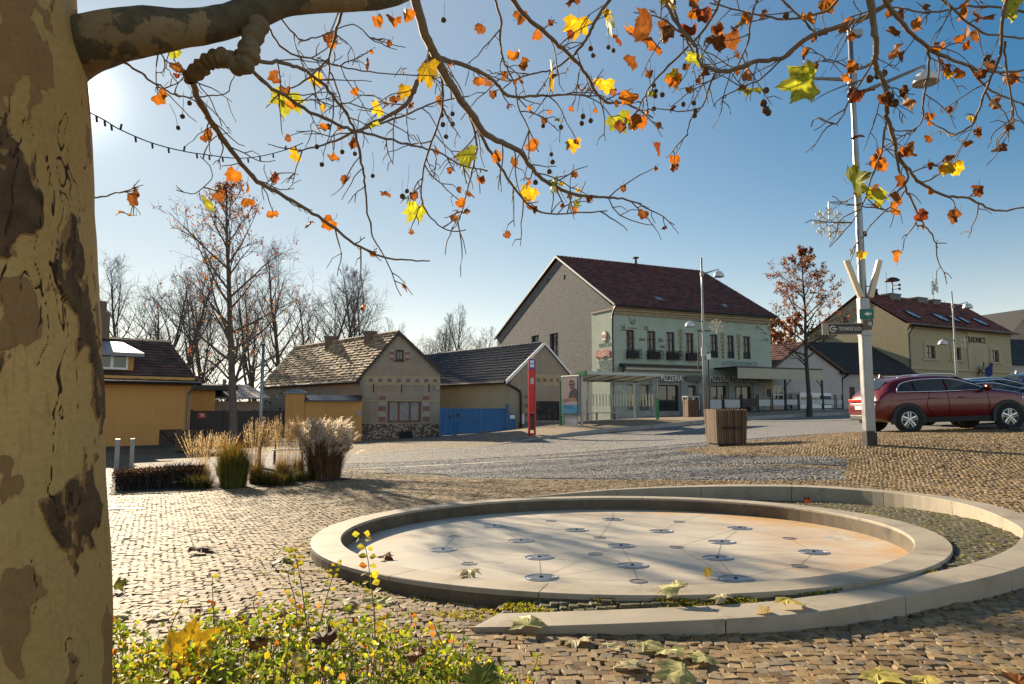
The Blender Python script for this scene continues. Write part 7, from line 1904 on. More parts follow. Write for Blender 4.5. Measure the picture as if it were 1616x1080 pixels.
kn = [(398, 20, 2.16, 20), (402, 45, 2.15, 19), (394, 70, 2.13, 15), (390, 92, 2.12, 18), (380, 105, 2.12, 15), (362, 94, 2.13, 13), (345, 92, 2.14, 15), (328, 98, 2.15, 12), (315, 110, 2.16, 13), (300, 122, 2.18, 11), (299, 130, 2.18, 6)]
A, B_ = pxpath(kn, 8); B_ = [r * (1 + .14 * math.sin(i * 1.15) + .1 * rndk.random()) for i, r in enumerate(B_)]; mb = MB(); noisy_tube(mb, [rel(p) for p in A], B_, 24, .006, 32); mb.build('knotted_stub', M_stub, pt, smooth=True)
rnd = random.Random(42); nrs = np.random.RandomState(42)
f = Fast(); tw = []                                     # twigs: world paths that can carry leaves
BRS = [ # (pixels), depth start/end, radius px start/end
 ([(302, 128), (310, 150), (322, 172), (350, 217), (376, 252), (405, 285), (440, 305), (475, 325), (520, 355), (560, 385), (600, 404), (640, 411), (678, 412)], 2.18, 3.7, 6.5, 1.2),
 ([(392, 98), (430, 97), (462, 104), (495, 120), (525, 150), (550, 185), (563, 220), (572, 265), (577, 300), (582, 345), (590, 378), (602, 397)], 2.13, 3.3, 4.2, 1.1),
 ([(392, 108), (430, 140), (480, 170), (530, 195), (560, 207), (610, 218), (650, 230), (690, 240), (730, 262), (770, 270)], 2.13, 3.4, 4.0, 1.1),
 ([(545, 5), (532, 45), (519, 92), (521, 112), (535, 150), (545, 180)], 2.35, 3.2, 3.2, 1.0), ([(519, 92), (480, 128), (440, 150), (420, 170)], 2.7, 3.2, 2, .9),
 ([(652, -15), (668, 45), (688, 92), (715, 140), (740, 175), (762, 207), (785, 222), (818, 238), (836, 262), (862, 287), (905, 306), (945, 311), (982, 314), (1012, 322)], 3.2, 4.6, 10, 1.3),
 ([(684, 84), (705, 96), (745, 108), (780, 128), (800, 150), (845, 152), (900, 150), (945, 152)], 3.5, 4.4, 5.5, 1.2),
 ([(684, 84), (662, 122), (645, 160), (610, 184), (562, 207), (520, 225), (470, 240)], 3.45, 3.6, 6.5, 1.3),
 ([(740, 175), (766, 227), (790, 265), (815, 302), (842, 330), (880, 338), (958, 333)], 3.8, 4.5, 3.6, 1.1),
 ([(690, 95), (700, 150), (690, 200), (670, 260), (665, 310), (680, 345), (712, 365), (735, 363)], 3.6, 4.4, 2.6, .9),
 ([(740, 180), (752, 225), (745, 270), (735, 310), (725, 345), (715, 362)], 3.9, 4.4, 2.4, .9),
 ([(795, -20), (825, 22), (855, 47), (882, 72), (902, 90), (925, 117), (940, 145), (958, 162), (985, 163), (1012, 176), (1030, 186)], 3.6, 4.8, 5, 1.5),
 ([(970, -10), (940, 32), (928, 58), (912, 78), (903, 90)], 3.9, 4.1, 3.6, 2), ([(778, -10), (790, 30), (790, 70), (797, 102), (812, 132), (818, 168), (835, 205), (850, 240)], 4, 4.6, 2.6, 1),
 ([(560, 207), (600, 195), (650, 178), (690, 160), (740, 152)], 3.4, 3.9, 2.6, 1.2), ([(902, 90), (870, 110), (835, 118), (800, 128), (770, 118)], 4.1, 4.3, 2, .9),
 ([(1418, -12), (1368, 27), (1282, 56), (1236, 91), (1197, 96), (1154, 111), (1131, 112), (1103, 98), (1097, 72), (1075, 45), (1050, 5)], 3.4, 3.9, 5, 3.2),
 ([(1097, 72), (1060, 40), (1030, 25), (1000, 20)], 3.9, 4.2, 2.6, 1), ([(1131, 112), (1118, 140), (1110, 165), (1090, 190), (1085, 215)], 3.8, 4, 2, .9), ([(1200, -10), (1185, 30), (1180, 70), (1160, 110)], 3.7, 3.8, 2.6, 1.4),
 ([(1140, -10), (1120, 35), (1080, 80), (1040, 120), (1018, 150), (1005, 178)], 4, 4.5, 3, 1.1), ([(1060, -5), (1070, 40), (1090, 75), (1110, 120), (1095, 160)], 4, 4.3, 3, 1),
 ([(1372, -15), (1378, 35), (1383, 78), (1381, 102), (1395, 130), (1399, 163), (1401, 188), (1411, 219), (1414, 242), (1434, 268), (1452, 289), (1488, 307), (1527, 313), (1555, 327), (1582, 334), (1618, 326)], 2.9, 3.6, 6.5, 1.3),
 ([(1400, 190), (1390, 240), (1372, 290), (1352, 340), (1309, 390)], 3.1, 3.5, 2.2, .9), ([(1414, 244), (1426, 290), (1441, 322), (1452, 347), (1470, 370), (1478, 392)], 3.2, 3.6, 2.4, 1), ([(1430, 262), (1432, 285), (1415, 305), (1410, 330), (1395, 333), (1388, 320)], 3.2, 3.4, 2, 1),
 ([(1388, -12), (1422, 35), (1449, 62), (1473, 82), (1508, 97), (1547, 111), (1586, 114), (1620, 109)], 2.9, 3.4, 4.6, 2), ([(1530, 105), (1560, 140), (1590, 155), (1620, 166)], 3.2, 3.5, 2.6, 1.2),
 ([(1590, -10), (1582, 39), (1578, 86), (1562, 128), (1547, 167), (1533, 198), (1504, 214), (1494, 212)], 2.8, 3.3, 3.6, 1.1), ([(1586, 66), (1588, 109), (1597, 156), (1597, 187), (1574, 229)], 2.9, 3.2, 2.2, 1), ([(1465, 78), (1465, 117), (1457, 156), (1455, 190), (1436, 214)], 3.1, 3.4, 2.6, 1.1),
 ([(1381, 100), (1350, 110), (1310, 95), (1280, 100)], 3.1, 3.5, 2, .9), ([(1236, 91), (1200, 125), (1165, 140), (1140, 155)], 3.6, 3.9, 1.8, .9), ([(1290, 55), (1260, 25), (1225, -10)], 3.5, 3.6, 2.6, 2), ([(1381, 95), (1345, 150), (1320, 195), (1290, 185), (1280, 200)], 3.1, 3.4, 1.8, .9),
 ([(1480, -10), (1520, 30), (1560, 55), (1620, 60)], 3, 3.3, 2.6, 1.6), ([(1330, -10), (1300, 20), (1240, 30), (1180, 20), (1120, 5)], 3.5, 4, 2.6, 1.4), ([(1620, 20), (1540, 10), (1470, 20), (1400, 12), (1340, 28)], 3, 3.4, 2.4, 1.2),
 ([(185, 85), (200, 102), (222, 116), (252, 136), (283, 153), (320, 153), (356, 147), (371, 118)], 2.05, 2.6, 2.6, .9), ([(300, 150), (279, 300), (307, 305), (336, 276), (316, 247)], 2.6, 2.9, .01, .9), ([(150, 312), (182, 306), (218, 299)], 2.05, 2.3, 1.8, .9),
 ([(240, 60), (262, 95), (300, 118), (330, 155), (350, 200)], 2.1, 2.6, 1.6, .8), ([(420, 40), (450, 80), (500, 95), (560, 110), (620, 118), (690, 120)], 2.3, 3.2, 2.2, .9), ([(440, 25), (470, 60), (500, 60), (555, 40), (590, 62), (640, 75)], 2.3, 3.1, 1.8, .8)]
for L, Y0, Y1, r0, r1 in BRS:
    if r0 < .1: L = L[1:]; r0 = .9
    m = len(L); pp = [P(u, v, Y0 + (Y1 - Y0) * i / (m - 1)) for i, (u, v) in enumerate(L)]
    path = catmull(pp, 5); nn = len(path)
    tt = np.linspace(0, 1, nn); Yp = np.array([p.y for p in path])
    rr_ = .88 * (r0 + (r1 - r0) * tt ** .8) * Yp / FPX
    arr = np.array([tuple(p) for p in path]); arr[1:-1] += nrs.normal(0, .0022, (nn - 2, 3))
    rr_ = rr_ * (1 + .18 * (nrs.rand(nn) > .86))
    f.tube(arr, rr_, 7)
    # side shoots
    px_len = sum(math.hypot(b[0] - a[0], b[1] - a[1]) for a, b in zip(L, L[1:]))
    side_ = 1
    for q in range(int(px_len / 31)):
        i = rnd.randint(int(nn * .12), nn - 2); p = arr[i]; d = arr[i + 1] - arr[i]; d /= np.linalg.norm(d) + 1e-9; side_ = -side_
        pr_ = np.cross(d, np.array([0, 1., 0])) * side_ + nrs.normal(0, .45, 3); pr_ -= pr_.dot(d) * d; pr_ /= np.linalg.norm(pr_) + 1e-9
        Lg = rnd.uniform(24, 105) * p[1] / FPX; dd = d * .65 + pr_ * .8 + np.array([0, 0, -.12]); pts = [p]
        for s in range(6):
            dd = dd / np.linalg.norm(dd) + nrs.normal(0, .17, 3) + np.array([0, 0, -.03]); dd /= np.linalg.norm(dd); pts.append(pts[-1] + dd * Lg / 6)
        pts = np.array(pts); r_ = np.linspace(1.25, .65, 7) * p[1] / FPX; f.tube(pts, r_, 4); tw.append(pts)
        if rnd.random() < .8:
            for s in range(rnd.randint(1, 3)):
                j = rnd.randint(1, 5); a = pts[j]; e = pts[j + 1] - pts[j]; e /= np.linalg.norm(e); w = nrs.normal(0, 1, 3); w -= w.dot(e) * e; w /= np.linalg.norm(w)
                l3 = Lg * rnd.uniform(.2, .5); b = a + (e * .6 + w * .8) * l3 * .5 + nrs.normal(0, .006, 3); c = b + (e * .8 + w * .5) * l3 * .5 + np.array([0, 0, -.1 * l3]); t3 = np.array([a, b, c]); f.tube(t3, np.array([.9, .75, .55]) * a[1] / FPX, 4); tw.append(t3)

# leaves: five lobed, curled, thin and translucent
def leaf_template():
    tips = [(-128, .5), (-92, .78), (-46, .92), (0, 1.08), (46, .92), (92, .78), (128, .5)]; out = []
    for i, (a, r) in enumerate(tips):
        lobes = [(-13, .74), (-8, .84), (-6, .8), (0, 1.0), (6, .8), (8, .84), (13, .74)] if 0 < i < 6 else [(0, 1.0)]
        for da, k in lobes: out.append((a + da, r * k))
        if i < 6: out.append(((a + tips[i + 1][0]) / 2, .6 if i not in (0, 5) else .52))
    pts = [(r * math.sin(R(a)), r * math.cos(R(a)) + .18) for a, r in out] + [(.04, .0), (-.04, .0)]
    return np.array(pts)
LT = leaf_template(); LN = len(LT)
_r = np.hypot(LT[:, 0], LT[:, 1] - .18)[:, None]; LT2 = np.where(LT[:, 1:2] > .02, (LT - [0, .18]) / np.maximum(_r, .01) * (.52 + (_r - .52) * .42) + [0, .18], LT)   # withered, lobes drawn in
def leaf_mesh(items, rs):
    """items: (position, tip direction, normal, size, colour, curl); returns verts, tris, colours"""
    V, T, Cc = [], [], []; n0 = 0
    for pos, d, nrm, size, col, curl in items:
        d = np.asarray(d, float); d /= np.linalg.norm(d); nrm = np.asarray(nrm, float); nrm -= nrm.dot(d) * d; nrm /= np.linalg.norm(nrm) + 1e-9; s = np.cross(d, nrm)
        base_ = LT2 * 1.25 if curl > .6 else LT
        pts = np.concatenate([base_, base_ * .5 + [0, .1], [[0, .18]]]); x, y = pts[:, 0], pts[:, 1]; ph = rs.uniform(0, 6.28, 3)
        z = curl * (-.55 * x * x + .3 * np.sin(3 * x + ph[0]) * .5 + .22 * np.sin(4.2 * y + ph[1]) + .18 * np.sin(6 * x + 5 * y + ph[2])) + .1 * np.abs(x)
        z = z - curl * .5 * np.clip(y - .4, 0, 1) ** 2; kk = max(.15, (1.9 * curl - .5)) * rs.uniform(.6, 1.3); an_ = x * kk; xx = np.sin(an_) / kk; z = z * .6 + (1 - np.cos(an_)) / kk * rs.choice([-1, 1]); w = np.stack([xx, y, z], 1) * size / 1.2
        V.append(np.asarray(pos) + w[:, :1] * s + w[:, 1:2] * d + w[:, 2:3] * nrm)
        i = np.arange(LN); j = (i + 1) % LN; c = 2 * LN
        T.append(np.concatenate([np.stack([i, j, LN + j], 1), np.stack([i, LN + j, LN + i], 1), np.stack([LN + i, LN + j, 0 * i + c], 1)]) + n0); n0 += 2 * LN + 1
        tc_ = np.concatenate([np.tile(np.array(col) * .85, (2 * LN, 1)), np.tile(np.array(col) * 1.1, (LN, 1))]); Cc.append(tc_ * rs.uniform(.8, 1.15, (3 * LN, 1)))
    return np.concatenate(V), np.concatenate(T), np.concatenate(Cc)
LC = {'Y': (.62, .44, .02), 'O': (.42, .15, .018), 'B': (.2, .075, .022), 'G': (.36, .42, .035), 'R': (.2, .045, .02), 'P': (.5, .42, .2), 'D': (.08, .13, .025)}
NLV = [(305, 55, 42, 'Y'), (322, 333, 34, 'G'), (675, 120, 46, 'Y'), (736, 255, 40, 'G'), (660, 341, 38, 'G'), (872, 130, 52, 'Y'), (912, 48, 42, 'Y'), (455, 168, 52, 'G'), (495, 130, 24, 'Y'), (433, 170, 30, 'O'), (460, 172, 24, 'O'), (486, 361, 24, 'O'), (430, 345, 24, 'O'), (525, 363, 34, 'O'), (372, 285, 34, 'O'), (390, 303, 28, 'O'), (392, 328, 28, 'O'), (643, 30, 32, 'O'), (596, 40, 30, 'O'), (620, 42, 34, 'O'), (440, 135, 30, 'B'), (450, 150, 26, 'B'), (530, 266, 28, 'O'), (549, 291, 24, 'B'), (515, 215, 24, 'O'), (470, 252, 24, 'Y'), (790, 256, 30, 'O'), (846, 246, 32, 'O'), (812, 262, 24, 'B'), (815, 46, 34, 'B'), (850, 62, 28, 'O'), (812, 96, 30, 'O'), (822, 110, 28, 'B'), (1025, 72, 66, 'B'), (1040, 92, 52, 'O'), (1048, 62, 40, 'B'), (996, 166, 42, 'O'), (1010, 202, 42, 'O'), (973, 200, 40, 'G'), (975, 218, 28, 'B'), (1032, 243, 34, 'R'), (955, 140, 30, 'Y'), (1065, 138, 34, 'O'), (1058, 130, 34, 'Y'), (1000, 105, 36, 'B'), (990, 60, 34, 'O'), (975, 70, 30, 'R'), (1128, 80, 44, 'B'), (1146, 78, 48, 'B'), (1180, 124, 38, 'O'), (1186, 155, 40, 'G'), (1284, 157, 62, 'G'), (1305, 18, 40, 'O'), (1271, 40, 36, 'O'), (1331, 50, 36, 'O'), (1355, 158, 36, 'R'), (1352, 114, 32, 'O'), (1375, 150, 24, 'B'), (1418, 95, 42, 'O'), (1402, 66, 36, 'B'), (1446, 45, 34, 'O'), (1425, 30, 36, 'R'), (1525, 26, 52, 'O'), (1547, 48, 44, 'B'), (1520, 70, 36, 'O'), (1342, 312, 50, 'G'), (1380, 316, 40, 'G'), (1376, 310, 28, 'B'), (1420, 320, 34, 'O'), (1448, 350, 28, 'R'), (1358, 228, 26, 'B'), (1392, 268, 24, 'O'), (1433, 173, 34, 'O'), (1594, 131, 32, 'O'), (1576, 175, 28, 'O'), (1607, 33, 46, 'G'), (1085, 105, 38, 'G'), (1055, 30, 40, 'Y'), (1040, 8, 34, 'G'), (960, 45, 34, 'G'), (1100, 25, 40, 'B'), (905, 10, 34, 'B'), (756, 135, 26, 'O'), (695, 165, 24, 'O'), (760, 52, 26, 'B'), (873, 298, 28, 'G'), (838, 310, 30, 'Y'), (905, 232, 26, 'Y'), (740, 312, 24, 'B'), (560, 160, 22, 'O'), (600, 180, 26, 'Y'), (640, 148, 28, 'Y'), (1110, 30, 36, 'R'), (1210, 30, 26, 'B'), (1090, 60, 40, 'R'), (590, 405, 22, 'O'), (612, 313, 24, 'B'), (688, 245, 26, 'B')]
def nearest_depth(u, v):
    best, by = 1e9, 3.6
    for q in tw:
        for p in (q[-1], q[len(q) // 2]):
            a, b = 808 + (p[0]) / p[1] * FPX, 645 - (p[2] - CAMZ) / p[1] * FPX
            d = (a - u) ** 2 + (b - v) ** 2
            if d < best: best, by = d, p[1]
    return by
items, pet = [], Fast()
def add_leaf(pos, size, col, curl, d=None, nrm=None):
    d = nrs.normal(0, .55, 3) + np.array([0, 0, -.8]) if d is None else d
    nrm = nrs.normal(0, .6, 3) + np.array([0, -.8, 0]) if nrm is None else nrm
    items.append((np.array(pos), d, nrm, size, np.array(col) * nrs.uniform(.75, 1.2), curl))
    d = d / np.linalg.norm(d); pet.tube(np.array([np.array(pos) - d * size * .35 + np.array([0, 0, .3 * size]), np.array(pos) - d * .02, np.array(pos)]), np.array([.0013, .0012, .001]), 3)
for u, v, s, c in NLV:
    Y = nearest_depth(u, v); p = P(u, v - s * .45, Y); big = c in 'YG' 
    add_leaf(tuple(p), s * (.95 if big else .68) * Y / FPX, LC[c], .35 if big else .85)
for k in range(320):
    q = tw[rnd.randrange(len(tw))]; p = q[-1 if rnd.random() < .5 else rnd.randrange(1, len(q))]
    u = 808 + p[0] / p[1] * FPX
    if rnd.random() > (.3 if u < 700 else .75 if u > 850 else .55): continue
    c = rnd.choices('OBRYG', (4, 8, .7, 1, .6))[0]; add_leaf(tuple(p), rnd.uniform(.025, .06) * (1.15 if u > 950 else 1), LC[c], rnd.uniform(.7, 1.3))
V, T, Cc = leaf_mesh(items, nrs)
mesh_np('foliage', V - np.array(tuple(TB)), T, M_leaf, col=Cc, parent=pt)
# seed balls on long stalks
M_seed = pm('seed_ball', (.11, .07, .035), .95, .4, 60, 160, .8, .004)
balls = []
SB_ = [(252, 153), (281, 202), (288, 184), (299, 163), (327, 186), (218, 40), (700, 32), (697, 182), (714, 180), (699, 197), (714, 196), (704, 216), (885, 201), (857, 199), (870, 244), (872, 256), (867, 271), (845, 288), (642, 302), (635, 310), (920, 184), (918, 195), (932, 191), (932, 77), (936, 88), (1032, 135), (1035, 144), (1034, 152), (1032, 172), (1045, 150), (1078, 165), (1095, 163), (1097, 175), (1096, 183), (1209, 143), (1205, 163), (1208, 174), (1212, 178), (1372, 125), (1405, 152), (1412, 163), (1385, 120), (1558, 92), (1565, 100), (1395, 116), (1240, 25), (960, 75), (968, 80), (518, 200), (500, 232), (540, 240), (560, 243), (588, 278), (508, 260)]
st = Fast()
sv, sq, n0 = [], [], 0
ico = []
for i in range(5):
    a = math.pi * i / 4
    for j in range(8): ico.append((math.sin(a) * math.cos(j * math.pi / 4), math.sin(a) * math.sin(j * math.pi / 4), math.cos(a)))
ico = np.array(ico); iq = np.array([(i * 8 + j, i * 8 + (j + 1) % 8, (i + 1) * 8 + (j + 1) % 8, (i + 1) * 8 + j) for i in range(4) for j in range(8)])
for u, v in SB_:
    Y = nearest_depth(u, v - 30); p = np.array(tuple(P(u, v, Y))); r = (4.3 if u < 1150 else 6.6) * Y / FPX * nrs.uniform(.85, 1.1)
    sv.append(ico * r * (1 + nrs.normal(0, .05, (40, 1))) + p); sq.append(iq + n0); n0 += 40
    h = nrs.uniform(22, 48) * Y / FPX; st.tube(np.array([p, p + np.array([nrs.normal(0, .006), 0, h * .5]), p + np.array([nrs.normal(0, .015), nrs.normal(0, .01), h])]), np.array([.0011, .001, .001]), 3)
for q in sv: mesh_np('seed_ball', q - np.array(tuple(TB)), iq, M_seed, parent=pt, smooth=True)
for src in (pet, st):
    f.q += [q + f.n for q in src.q]; f.v += src.v; f.n += src.n
f.v = [v - np.array(tuple(TB)) for v in f.v]
f.build('branches', M_twig, pt)
# string of fairy lights hung from the trunk
wp = catmull([P(u, v, Y) for u, v, Y in ((142, 178, 2.0), (165, 190, 2.1), (190, 205, 2.2), (240, 226, 2.35), (290, 239, 2.5), (330, 245, 2.6), (372, 250, 2.7), (410, 247, 2.85), (450, 237, 3.0), (478, 226, 3.1))], 6)
fl_ = thing('fairy_lights', 'dark string of small fairy lights hanging from trunk into branches', 'fairy lights', wp[0]); MB().tube([p - wp[0] for p in wp], .002, 6).build('wire', M_black, fl_)
for i in range(3, len(wp) - 1, 3):
    p = wp[i] - wp[0]; s = 1 if i % 2 else -1
    MB().tube([p, p + Vector((.003, 0, -.012 * 1.6 * (1 if i % 4 else -1)))], .0034, 6).build('bulb', M_iron, fl_)

# ================================================================== LOW SHRUB AND FALLEN LEAVES
M_shr = leafmat('shrub_leaf', .55, .5)
edge_px = [(170, 985), (200, 990), (240, 1000), (300, 985), (350, 968), (400, 962), (450, 958), (500, 956), (560, 975), (620, 985), (680, 1000), (720, 1012), (760, 1045), (800, 1062), (850, 1085), (900, 1110)]
hx = np.array([P(u, v, 2.85).x for u, v in edge_px]); hz_ = np.array([P(u, v, 2.85).z for u, v in edge_px])
sb = Vector((-.8, 2.6, gz(-.8, 2.6)))
shr = thing('ground_shrub', 'low leafy yellow green shrub in the bottom left corner with tall shoots', 'shrub', sb)
rs = np.random.RandomState(14); n = 15500
x = rs.uniform(-1.95, .32, n); y = rs.uniform(1.95, 3.02, n) - np.clip(x, 0, 1) * .6; top = np.interp(x, hx, hz_) - .01; top = top + .035 * np.sin(x * 17 + y * 9) * np.cos(y * 14) - .05 * np.clip(2.6 - y, 0, 1)
g_ = -.06; z = g_ + (top - g_) * rs.rand(n) ** .38 * rs.uniform(.86, 1.04, n)
C = np.stack([x, y, z], 1); pal = np.array([(.12, .2, .02), (.2, .27, .025), (.08, .14, .018), (.33, .36, .035), (.42, .36, .03), (.38, .15, .02)])
ci = rs.choice(6, n, p=[.3, .27, .2, .13, .07, .03]); hi = (z - g_) / (top - g_); col = pal[ci]
V, Q, c = cards(C, rs.normal(0, .7, (n, 3)) + np.array([0, -.2, .8]), rs.normal(0, 1, (n, 3)) + np.array([0, 0, .3]), rs.uniform(.016, .034, n), rs.uniform(.6, .9, n), col * rs.uniform(.95, 1.75, (n, 1)), .12)
mesh_np('foliage', V - np.array(tuple(sb)), Q, M_shr, col=c, parent=shr)
f = Fast()
for i in range(520):
    a = np.array([rs.uniform(-1.9, .3), rs.uniform(2.0, 3.0), -.07]); t_ = np.interp(a[0], hx, hz_) * rs.uniform(.7, 1.05); b = a + np.array([rs.normal(0, .08), rs.normal(0, .08), (t_ + .07)]); f.tube(np.array([a, (a + b) / 2 + rs.normal(0, .02, 3), b]) - np.array(tuple(sb)), np.array([.0026, .002, .0012]), 4)
f.build('stems', M_twig, shr)
SHO = [([(592, 1010), (590, 960), (585, 920), (580, 880), (571, 843)], 2.75, .036), ([(484, 990), (478, 940), (469, 890), (460, 868)], 2.85, .03), ([(338, 985), (336, 950), (335, 910)], 2.9, .026), ([(505, 985), (515, 945), (525, 910), (533, 886)], 2.8, .022), ([(266, 1000), (278, 970), (290, 948)], 2.8, .02), ([(470, 1000), (466, 950), (455, 905), (470, 880)], 2.95, .032), ([(700, 1020), (690, 1000), (685, 985)], 2.6, .025), ([(640, 1000), (650, 980), (640, 965)], 2.7, .022), ([(835, 1075), (845, 1050), (850, 1035)], 2.5, .022), ([(410, 985), (400, 955), (405, 935)], 2.9, .022)]
LV = [[], [], [], [], []]
for L, Y, sz in SHO:
    p = np.array([tuple(q) for q in catmull([P(u, v, Y) for u, v in L], 6)]); f = Fast(); f.tube(p - np.array(tuple(sb)), np.linspace(.0028, .0012, len(p)), 5); f.build('shoot', M_twig, shr)
    for i in range(2, len(p), 2):
        for s in (-1, 1):
            if rs.rand() < .15: continue
            LV[0].append(p[i] + np.array([s * sz * .55, rs.normal(0, .01), .002])); LV[1].append(rs.normal(0, .35, 3) + np.array([0, -.6, .7])); LV[2].append(np.array([s, rs.normal(0, .5), rs.uniform(-.1, .4)])); LV[3].append(sz * rs.uniform(.7, 1.1)); LV[4].append(pal[rs.choice([1, 3, 3, 4, 5], p=[.2, .3, .2, .2, .1])] * 1.1)
V, Q, c = cards(np.array(LV[0]), np.array(LV[1]), np.array(LV[2]), np.array(LV[3]), np.full(len(LV[3]), .8), np.array(LV[4]), .1)
mesh_np('shoot_leaves', V - np.array(tuple(sb)), Q, M_shr, col=c, parent=shr)

# fallen plane leaves, each its own
M_fall = leafmat('fallen_leaf_blade', .22, .6)
def surf_at(u, v, where):
    if where == 'g':
        return G(u, v, lambda x, y: float(surf(np.array([x]), np.array([y]))[0][0]))
    if where == 'rim': return ringpt(u, v, 0.0)
    if where == 'floor': return hit(u, v, (FX, FY, ring_z(FX, FY) + FD), (-RX, -RS, 1))
    if where == 'wall': return ringpt(u, v, -.03)
    if where == 'wtip': return ringpt(u, v, -.07)
    if where[0] == 's': return P(u, v, float(where[1:]))
FALL = [(830, 988, 52, 'G', 'wtip', .9, 'crumpled green leaf lying over the flat tip of the spiral wall'), (1050, 988, 58, 'G', 'g', .6, 'spread pale green leaf leaning on the spiral wall right of its tip'), (1204, 992, 42, 'P', 'g', 1.2, 'ochre leaf curled upright just in front of the spiral wall'), (1253, 958, 46, 'Y', 'wall', .7, 'yellow leaf lying on top of the spiral wall'),
        (1133, 948, 38, 'P', 'g', 1.0, 'pale curled leaf on the moss between rim and spiral wall'), (1058, 939, 44, 'G', 'rim', .8, 'greenish leaf on the front edge of the basin rim'), (1118, 913, 20, 'Y', 'floor', 1.3, 'small rolled leaf on the basin floor left of a nozzle'), (741, 909, 38, 'P', 'rim', 1.0, 'pale leaf on the front left of the basin rim'),
        (611, 884, 26, 'O', 'floor', 1.1, 'orange leaf on the basin floor by the left rim'), (812, 944, 36, 'G', 'g', 1.0, 'green leaf at the foot of the rim where the moss begins'), (598, 951, 44, 'G', 'g', .9, 'green leaf on the paving behind the tallest shoot'), (548, 955, 40, 'P', 'g', 1.0, 'pale leaf on the paving left of the tallest shoot'),
        (908, 1018, 42, 'P', 'g', .8, 'pale leaf on setts below the spiral tip, left of a similar one'), (970, 1024, 40, 'P', 'g', .9, 'pale green leaf on setts left of the row of three'), (1028, 1027, 44, 'G', 'g', .7, 'first leaf of the row of three overlapping green leaves'), (1065, 1037, 46, 'G', 'g', .8, 'middle leaf of the row of three overlapping green leaves'), (1105, 1047, 46, 'G', 'g', .8, 'last leaf of the row of three overlapping green leaves'),
        (988, 1058, 48, 'P', 'g', .9, 'tan leaf near the bottom edge, left of the widest green leaf'), (1060, 1074, 64, 'G', 'g', .6, 'widest green leaf on the setts at the bottom edge'), (1400, 1074, 62, 'Y', 'g', .6, 'yellow green leaf on bare setts at the bottom right'), (1462, 1082, 40, 'Y', 'g', .9, 'smaller yellow leaf right of the bottom right leaf'), (1606, 1077, 44, 'O', 'g', 1.0, 'ochre leaf in the bottom right corner'),
        (686, 820, 20, 'G', 'floor', 1.2, 'green leaf standing in the shaded back of the basin'), (1273, 796, 15, 'R', 'g', 1.2, 'small red leaf in the far strip behind the rim'), (1292, 827, 12, 'R', 'floor', 1.1, 'tiny red leaf on the far right basin floor'), (446, 897, 34, 'D', 'g', 1.1, 'dark green leaf on the sunlit paving left of the basin'), (318, 874, 40, 'B', 'g', 1.0, 'long brown curled leaf alone on the sunlit paving'),
        (192, 934, 26, 'D', 'g', 1.3, 'dark curled leaf on paving beside the big trunk'), (246, 978, 36, 'P', 'g', 1.0, 'pale brown leaf behind the left end of the shrub'), (190, 978, 34, 'G', 'g', .9, 'green leaf against the foot of the big trunk'), (372, 976, 40, 'P', 'g', 1.0, 'tan leaf lying behind the middle of the shrub'), (441, 978, 40, 'O', 'g', 1.0, 'orange tan leaf behind the shrub near the reddish shoot'), (320, 968, 26, 'O', 'g', 1.1, 'small orange leaf behind the shrub, left of the tan ones'),
        (312, 1020, 84, 'Y', 's2.62', .4, 'big bright yellow leaf caught in the low shrub'), (352, 1072, 74, 'D', 's2.4', .5, 'large dark green leaf at the bottom of the low shrub'), (505, 1008, 50, 'B', 's2.65', .9, 'brown leaf caught in the top of the low shrub'), (268, 1062, 40, 'R', 's2.4', .8, 'red leaf deep in the left of the low shrub'), (402, 1015, 34, 'B', 's2.6', 1.1, 'narrow brown leaf right of the big yellow leaf'), (655, 1030, 30, 'O', 's2.55', 1.0, 'small orange leaf on the right part of the low shrub'), (765, 1066, 52, 'D', 's2.35', .8, 'narrow green leaf at the right end of the low shrub'), (472, 1042, 34, 'P', 's2.45', 1.0, 'dry whitish leaf in the middle of the low shrub'),
        (856, 769, 11, 'O', 'g', 1.0, 'tiny orange leaf on paving behind the far end of the spiral'), (1112, 668, 9, 'O', 'g', 1.0, 'tiny leaf on the road in front of the far planter'), (936, 742, 8, 'O', 'g', 1.0, 'tiny leaf on the grey setts behind the basin')]
LF = dict(LC, G=(.52, .5, .19), D=(.12, .15, .03), Y=(.6, .5, .12), P=(.6, .52, .28))
for u, v, s, c, wh, curl, lb in FALL:
    p = surf_at(u, v, wh); Y = p.y; size = s * (.95 if curl < 1.15 else .72) * Y / FPX; rs = np.random.RandomState(int(u * 3 + v))
    a = rs.uniform(0, 6.28)
    if wh[0] == 's': d = np.array([math.cos(a) * .6, .3, rs.uniform(.1, .6)]); nr = np.array([rs.normal(0, .2), -.8, .5])
    elif curl >= 1.2: d = np.array([math.cos(a) * .4, math.sin(a) * .4, .8]); nr = np.array([0, -1., .2])
    else: d = np.array([math.cos(a), math.sin(a), .02]); nr = np.array([rs.normal(0, .12), rs.normal(0, .12) - .1, 1.0])
    V, T, Cc = leaf_mesh([(np.zeros(3) - d / np.linalg.norm(d) * size * .45, d, nr, size, np.array(LF[c] if wh[0] != 's' else LC[c]) * (1.05 if c not in 'OB' else .5), curl * .5 if curl < 1.15 else curl * .8)], rs)
    if wh[0] != 's': V[:, 2] -= V[:, 2].min() - .002
    o = mesh_np('fallen_leaf', V, T, M_fall, col=Cc); o.location = p; tag(o, lb, 'leaf', 'fallen plane leaves')
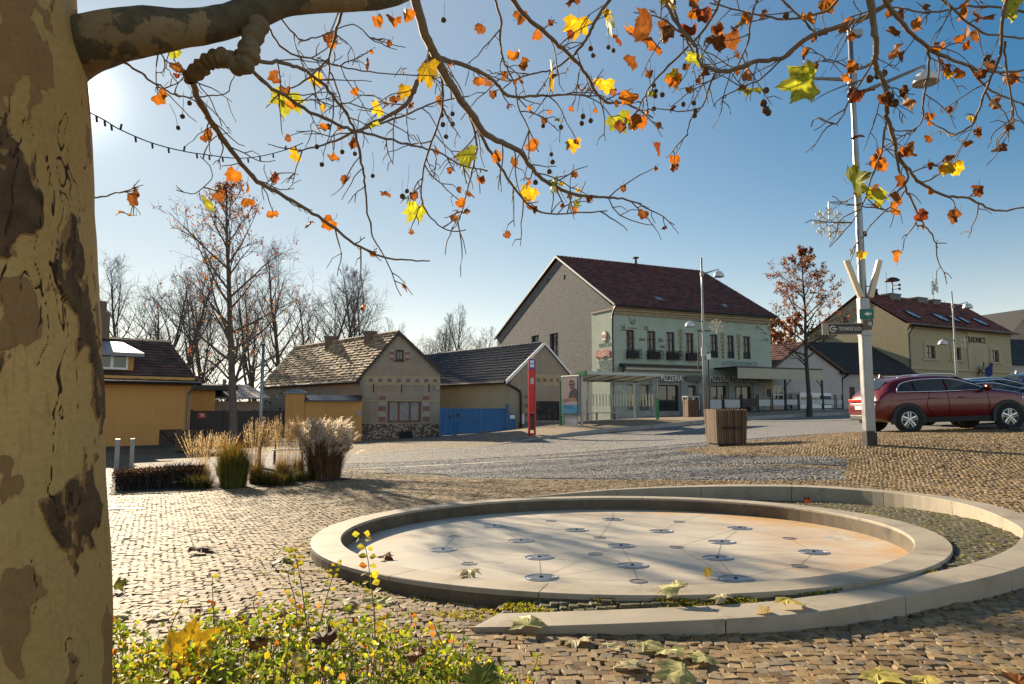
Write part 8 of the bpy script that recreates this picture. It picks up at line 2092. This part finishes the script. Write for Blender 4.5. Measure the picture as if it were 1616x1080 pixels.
# moss cushions in the strip and along the rim
rs = np.random.RandomState(8); n = 15000
th_ = np.radians(np.concatenate([rs.uniform(-118, -50, n - 2600), rs.uniform(-50, 35, 1600), rs.uniform(-175, -118, 1000)])); r = FR + np.concatenate([rs.uniform(.01, .4, n - 2600), rs.uniform(.02, 1.2, 1600), .01 + rs.rand(1000) ** 2 * .5])
X = FX + r * np.cos(th_); Y = FY + r * np.sin(th_); band = [(p.x, p.y) for p in SP_IN] + [(p.x, p.y) for p in SP_OUT[::-1]]
cl = np.sin(X * 9 + 2 * np.sin(Y * 7)) * np.sin(Y * 11 + 1.5 * np.sin(X * 5)) + rs.normal(0, .25, n)
ok = ~inpoly(X, Y, band) & ((in_spiral(X, Y)) | (th_ < np.radians(-100))) & (cl > .25); X, Y = X[ok], Y[ok]; Z = surf(X, Y)[0]; n = len(X)
V, Q, c = cards(np.stack([X, Y, Z + .006], 1), rs.normal(0, 1, (n, 3)), rs.normal(0, .6, (n, 3)) + np.array([0, 0, 1.]), rs.uniform(.014, .03, n), rs.uniform(.35, .7, n), np.array([(.22, .26, .02), (.3, .32, .03), (.14, .18, .02), (.36, .34, .05)])[rs.randint(0, 4, n)] * rs.uniform(.7, 1.1, (n, 1)))
tag(mesh_np('moss', V, Q, M_shr, col=c), 'yellow green moss in the joints beside the basin rim', 'moss', kind='stuff')

# crumbs of dry leaf and bark blown over the setts
rs = np.random.RandomState(61); n = 2600; Y = 2.4 + 17 * rs.rand(n) ** 1.3; X = (rs.rand(n) * 1.5 - .62) * Y
ok = (np.hypot(X - FX, Y - FY) > FR + .03) & ~inpoly(X, Y, band) & ~inpoly(X, Y, BED_XY); X, Y = X[ok], Y[ok]; Z = surf(X, Y)[0]; n = len(X)
V, Q, c = cards(np.stack([X, Y, Z + .008], 1), rs.normal(0, .35, (n, 3)) + np.array([0, 0, 1.]), rs.normal(0, 1, (n, 3)), rs.uniform(.008, .03, n), rs.uniform(.25, .8, n), np.array([(.2, .12, .04), (.12, .07, .03), (.3, .22, .08), (.08, .05, .025)])[rs.randint(0, 4, n)] * rs.uniform(.7, 1.2, (n, 1)), .3)
tag(mesh_np('leaf_litter', V, Q, M_fall, col=c), 'small crumbs of dry leaves scattered over the setts', 'leaf litter', kind='stuff')
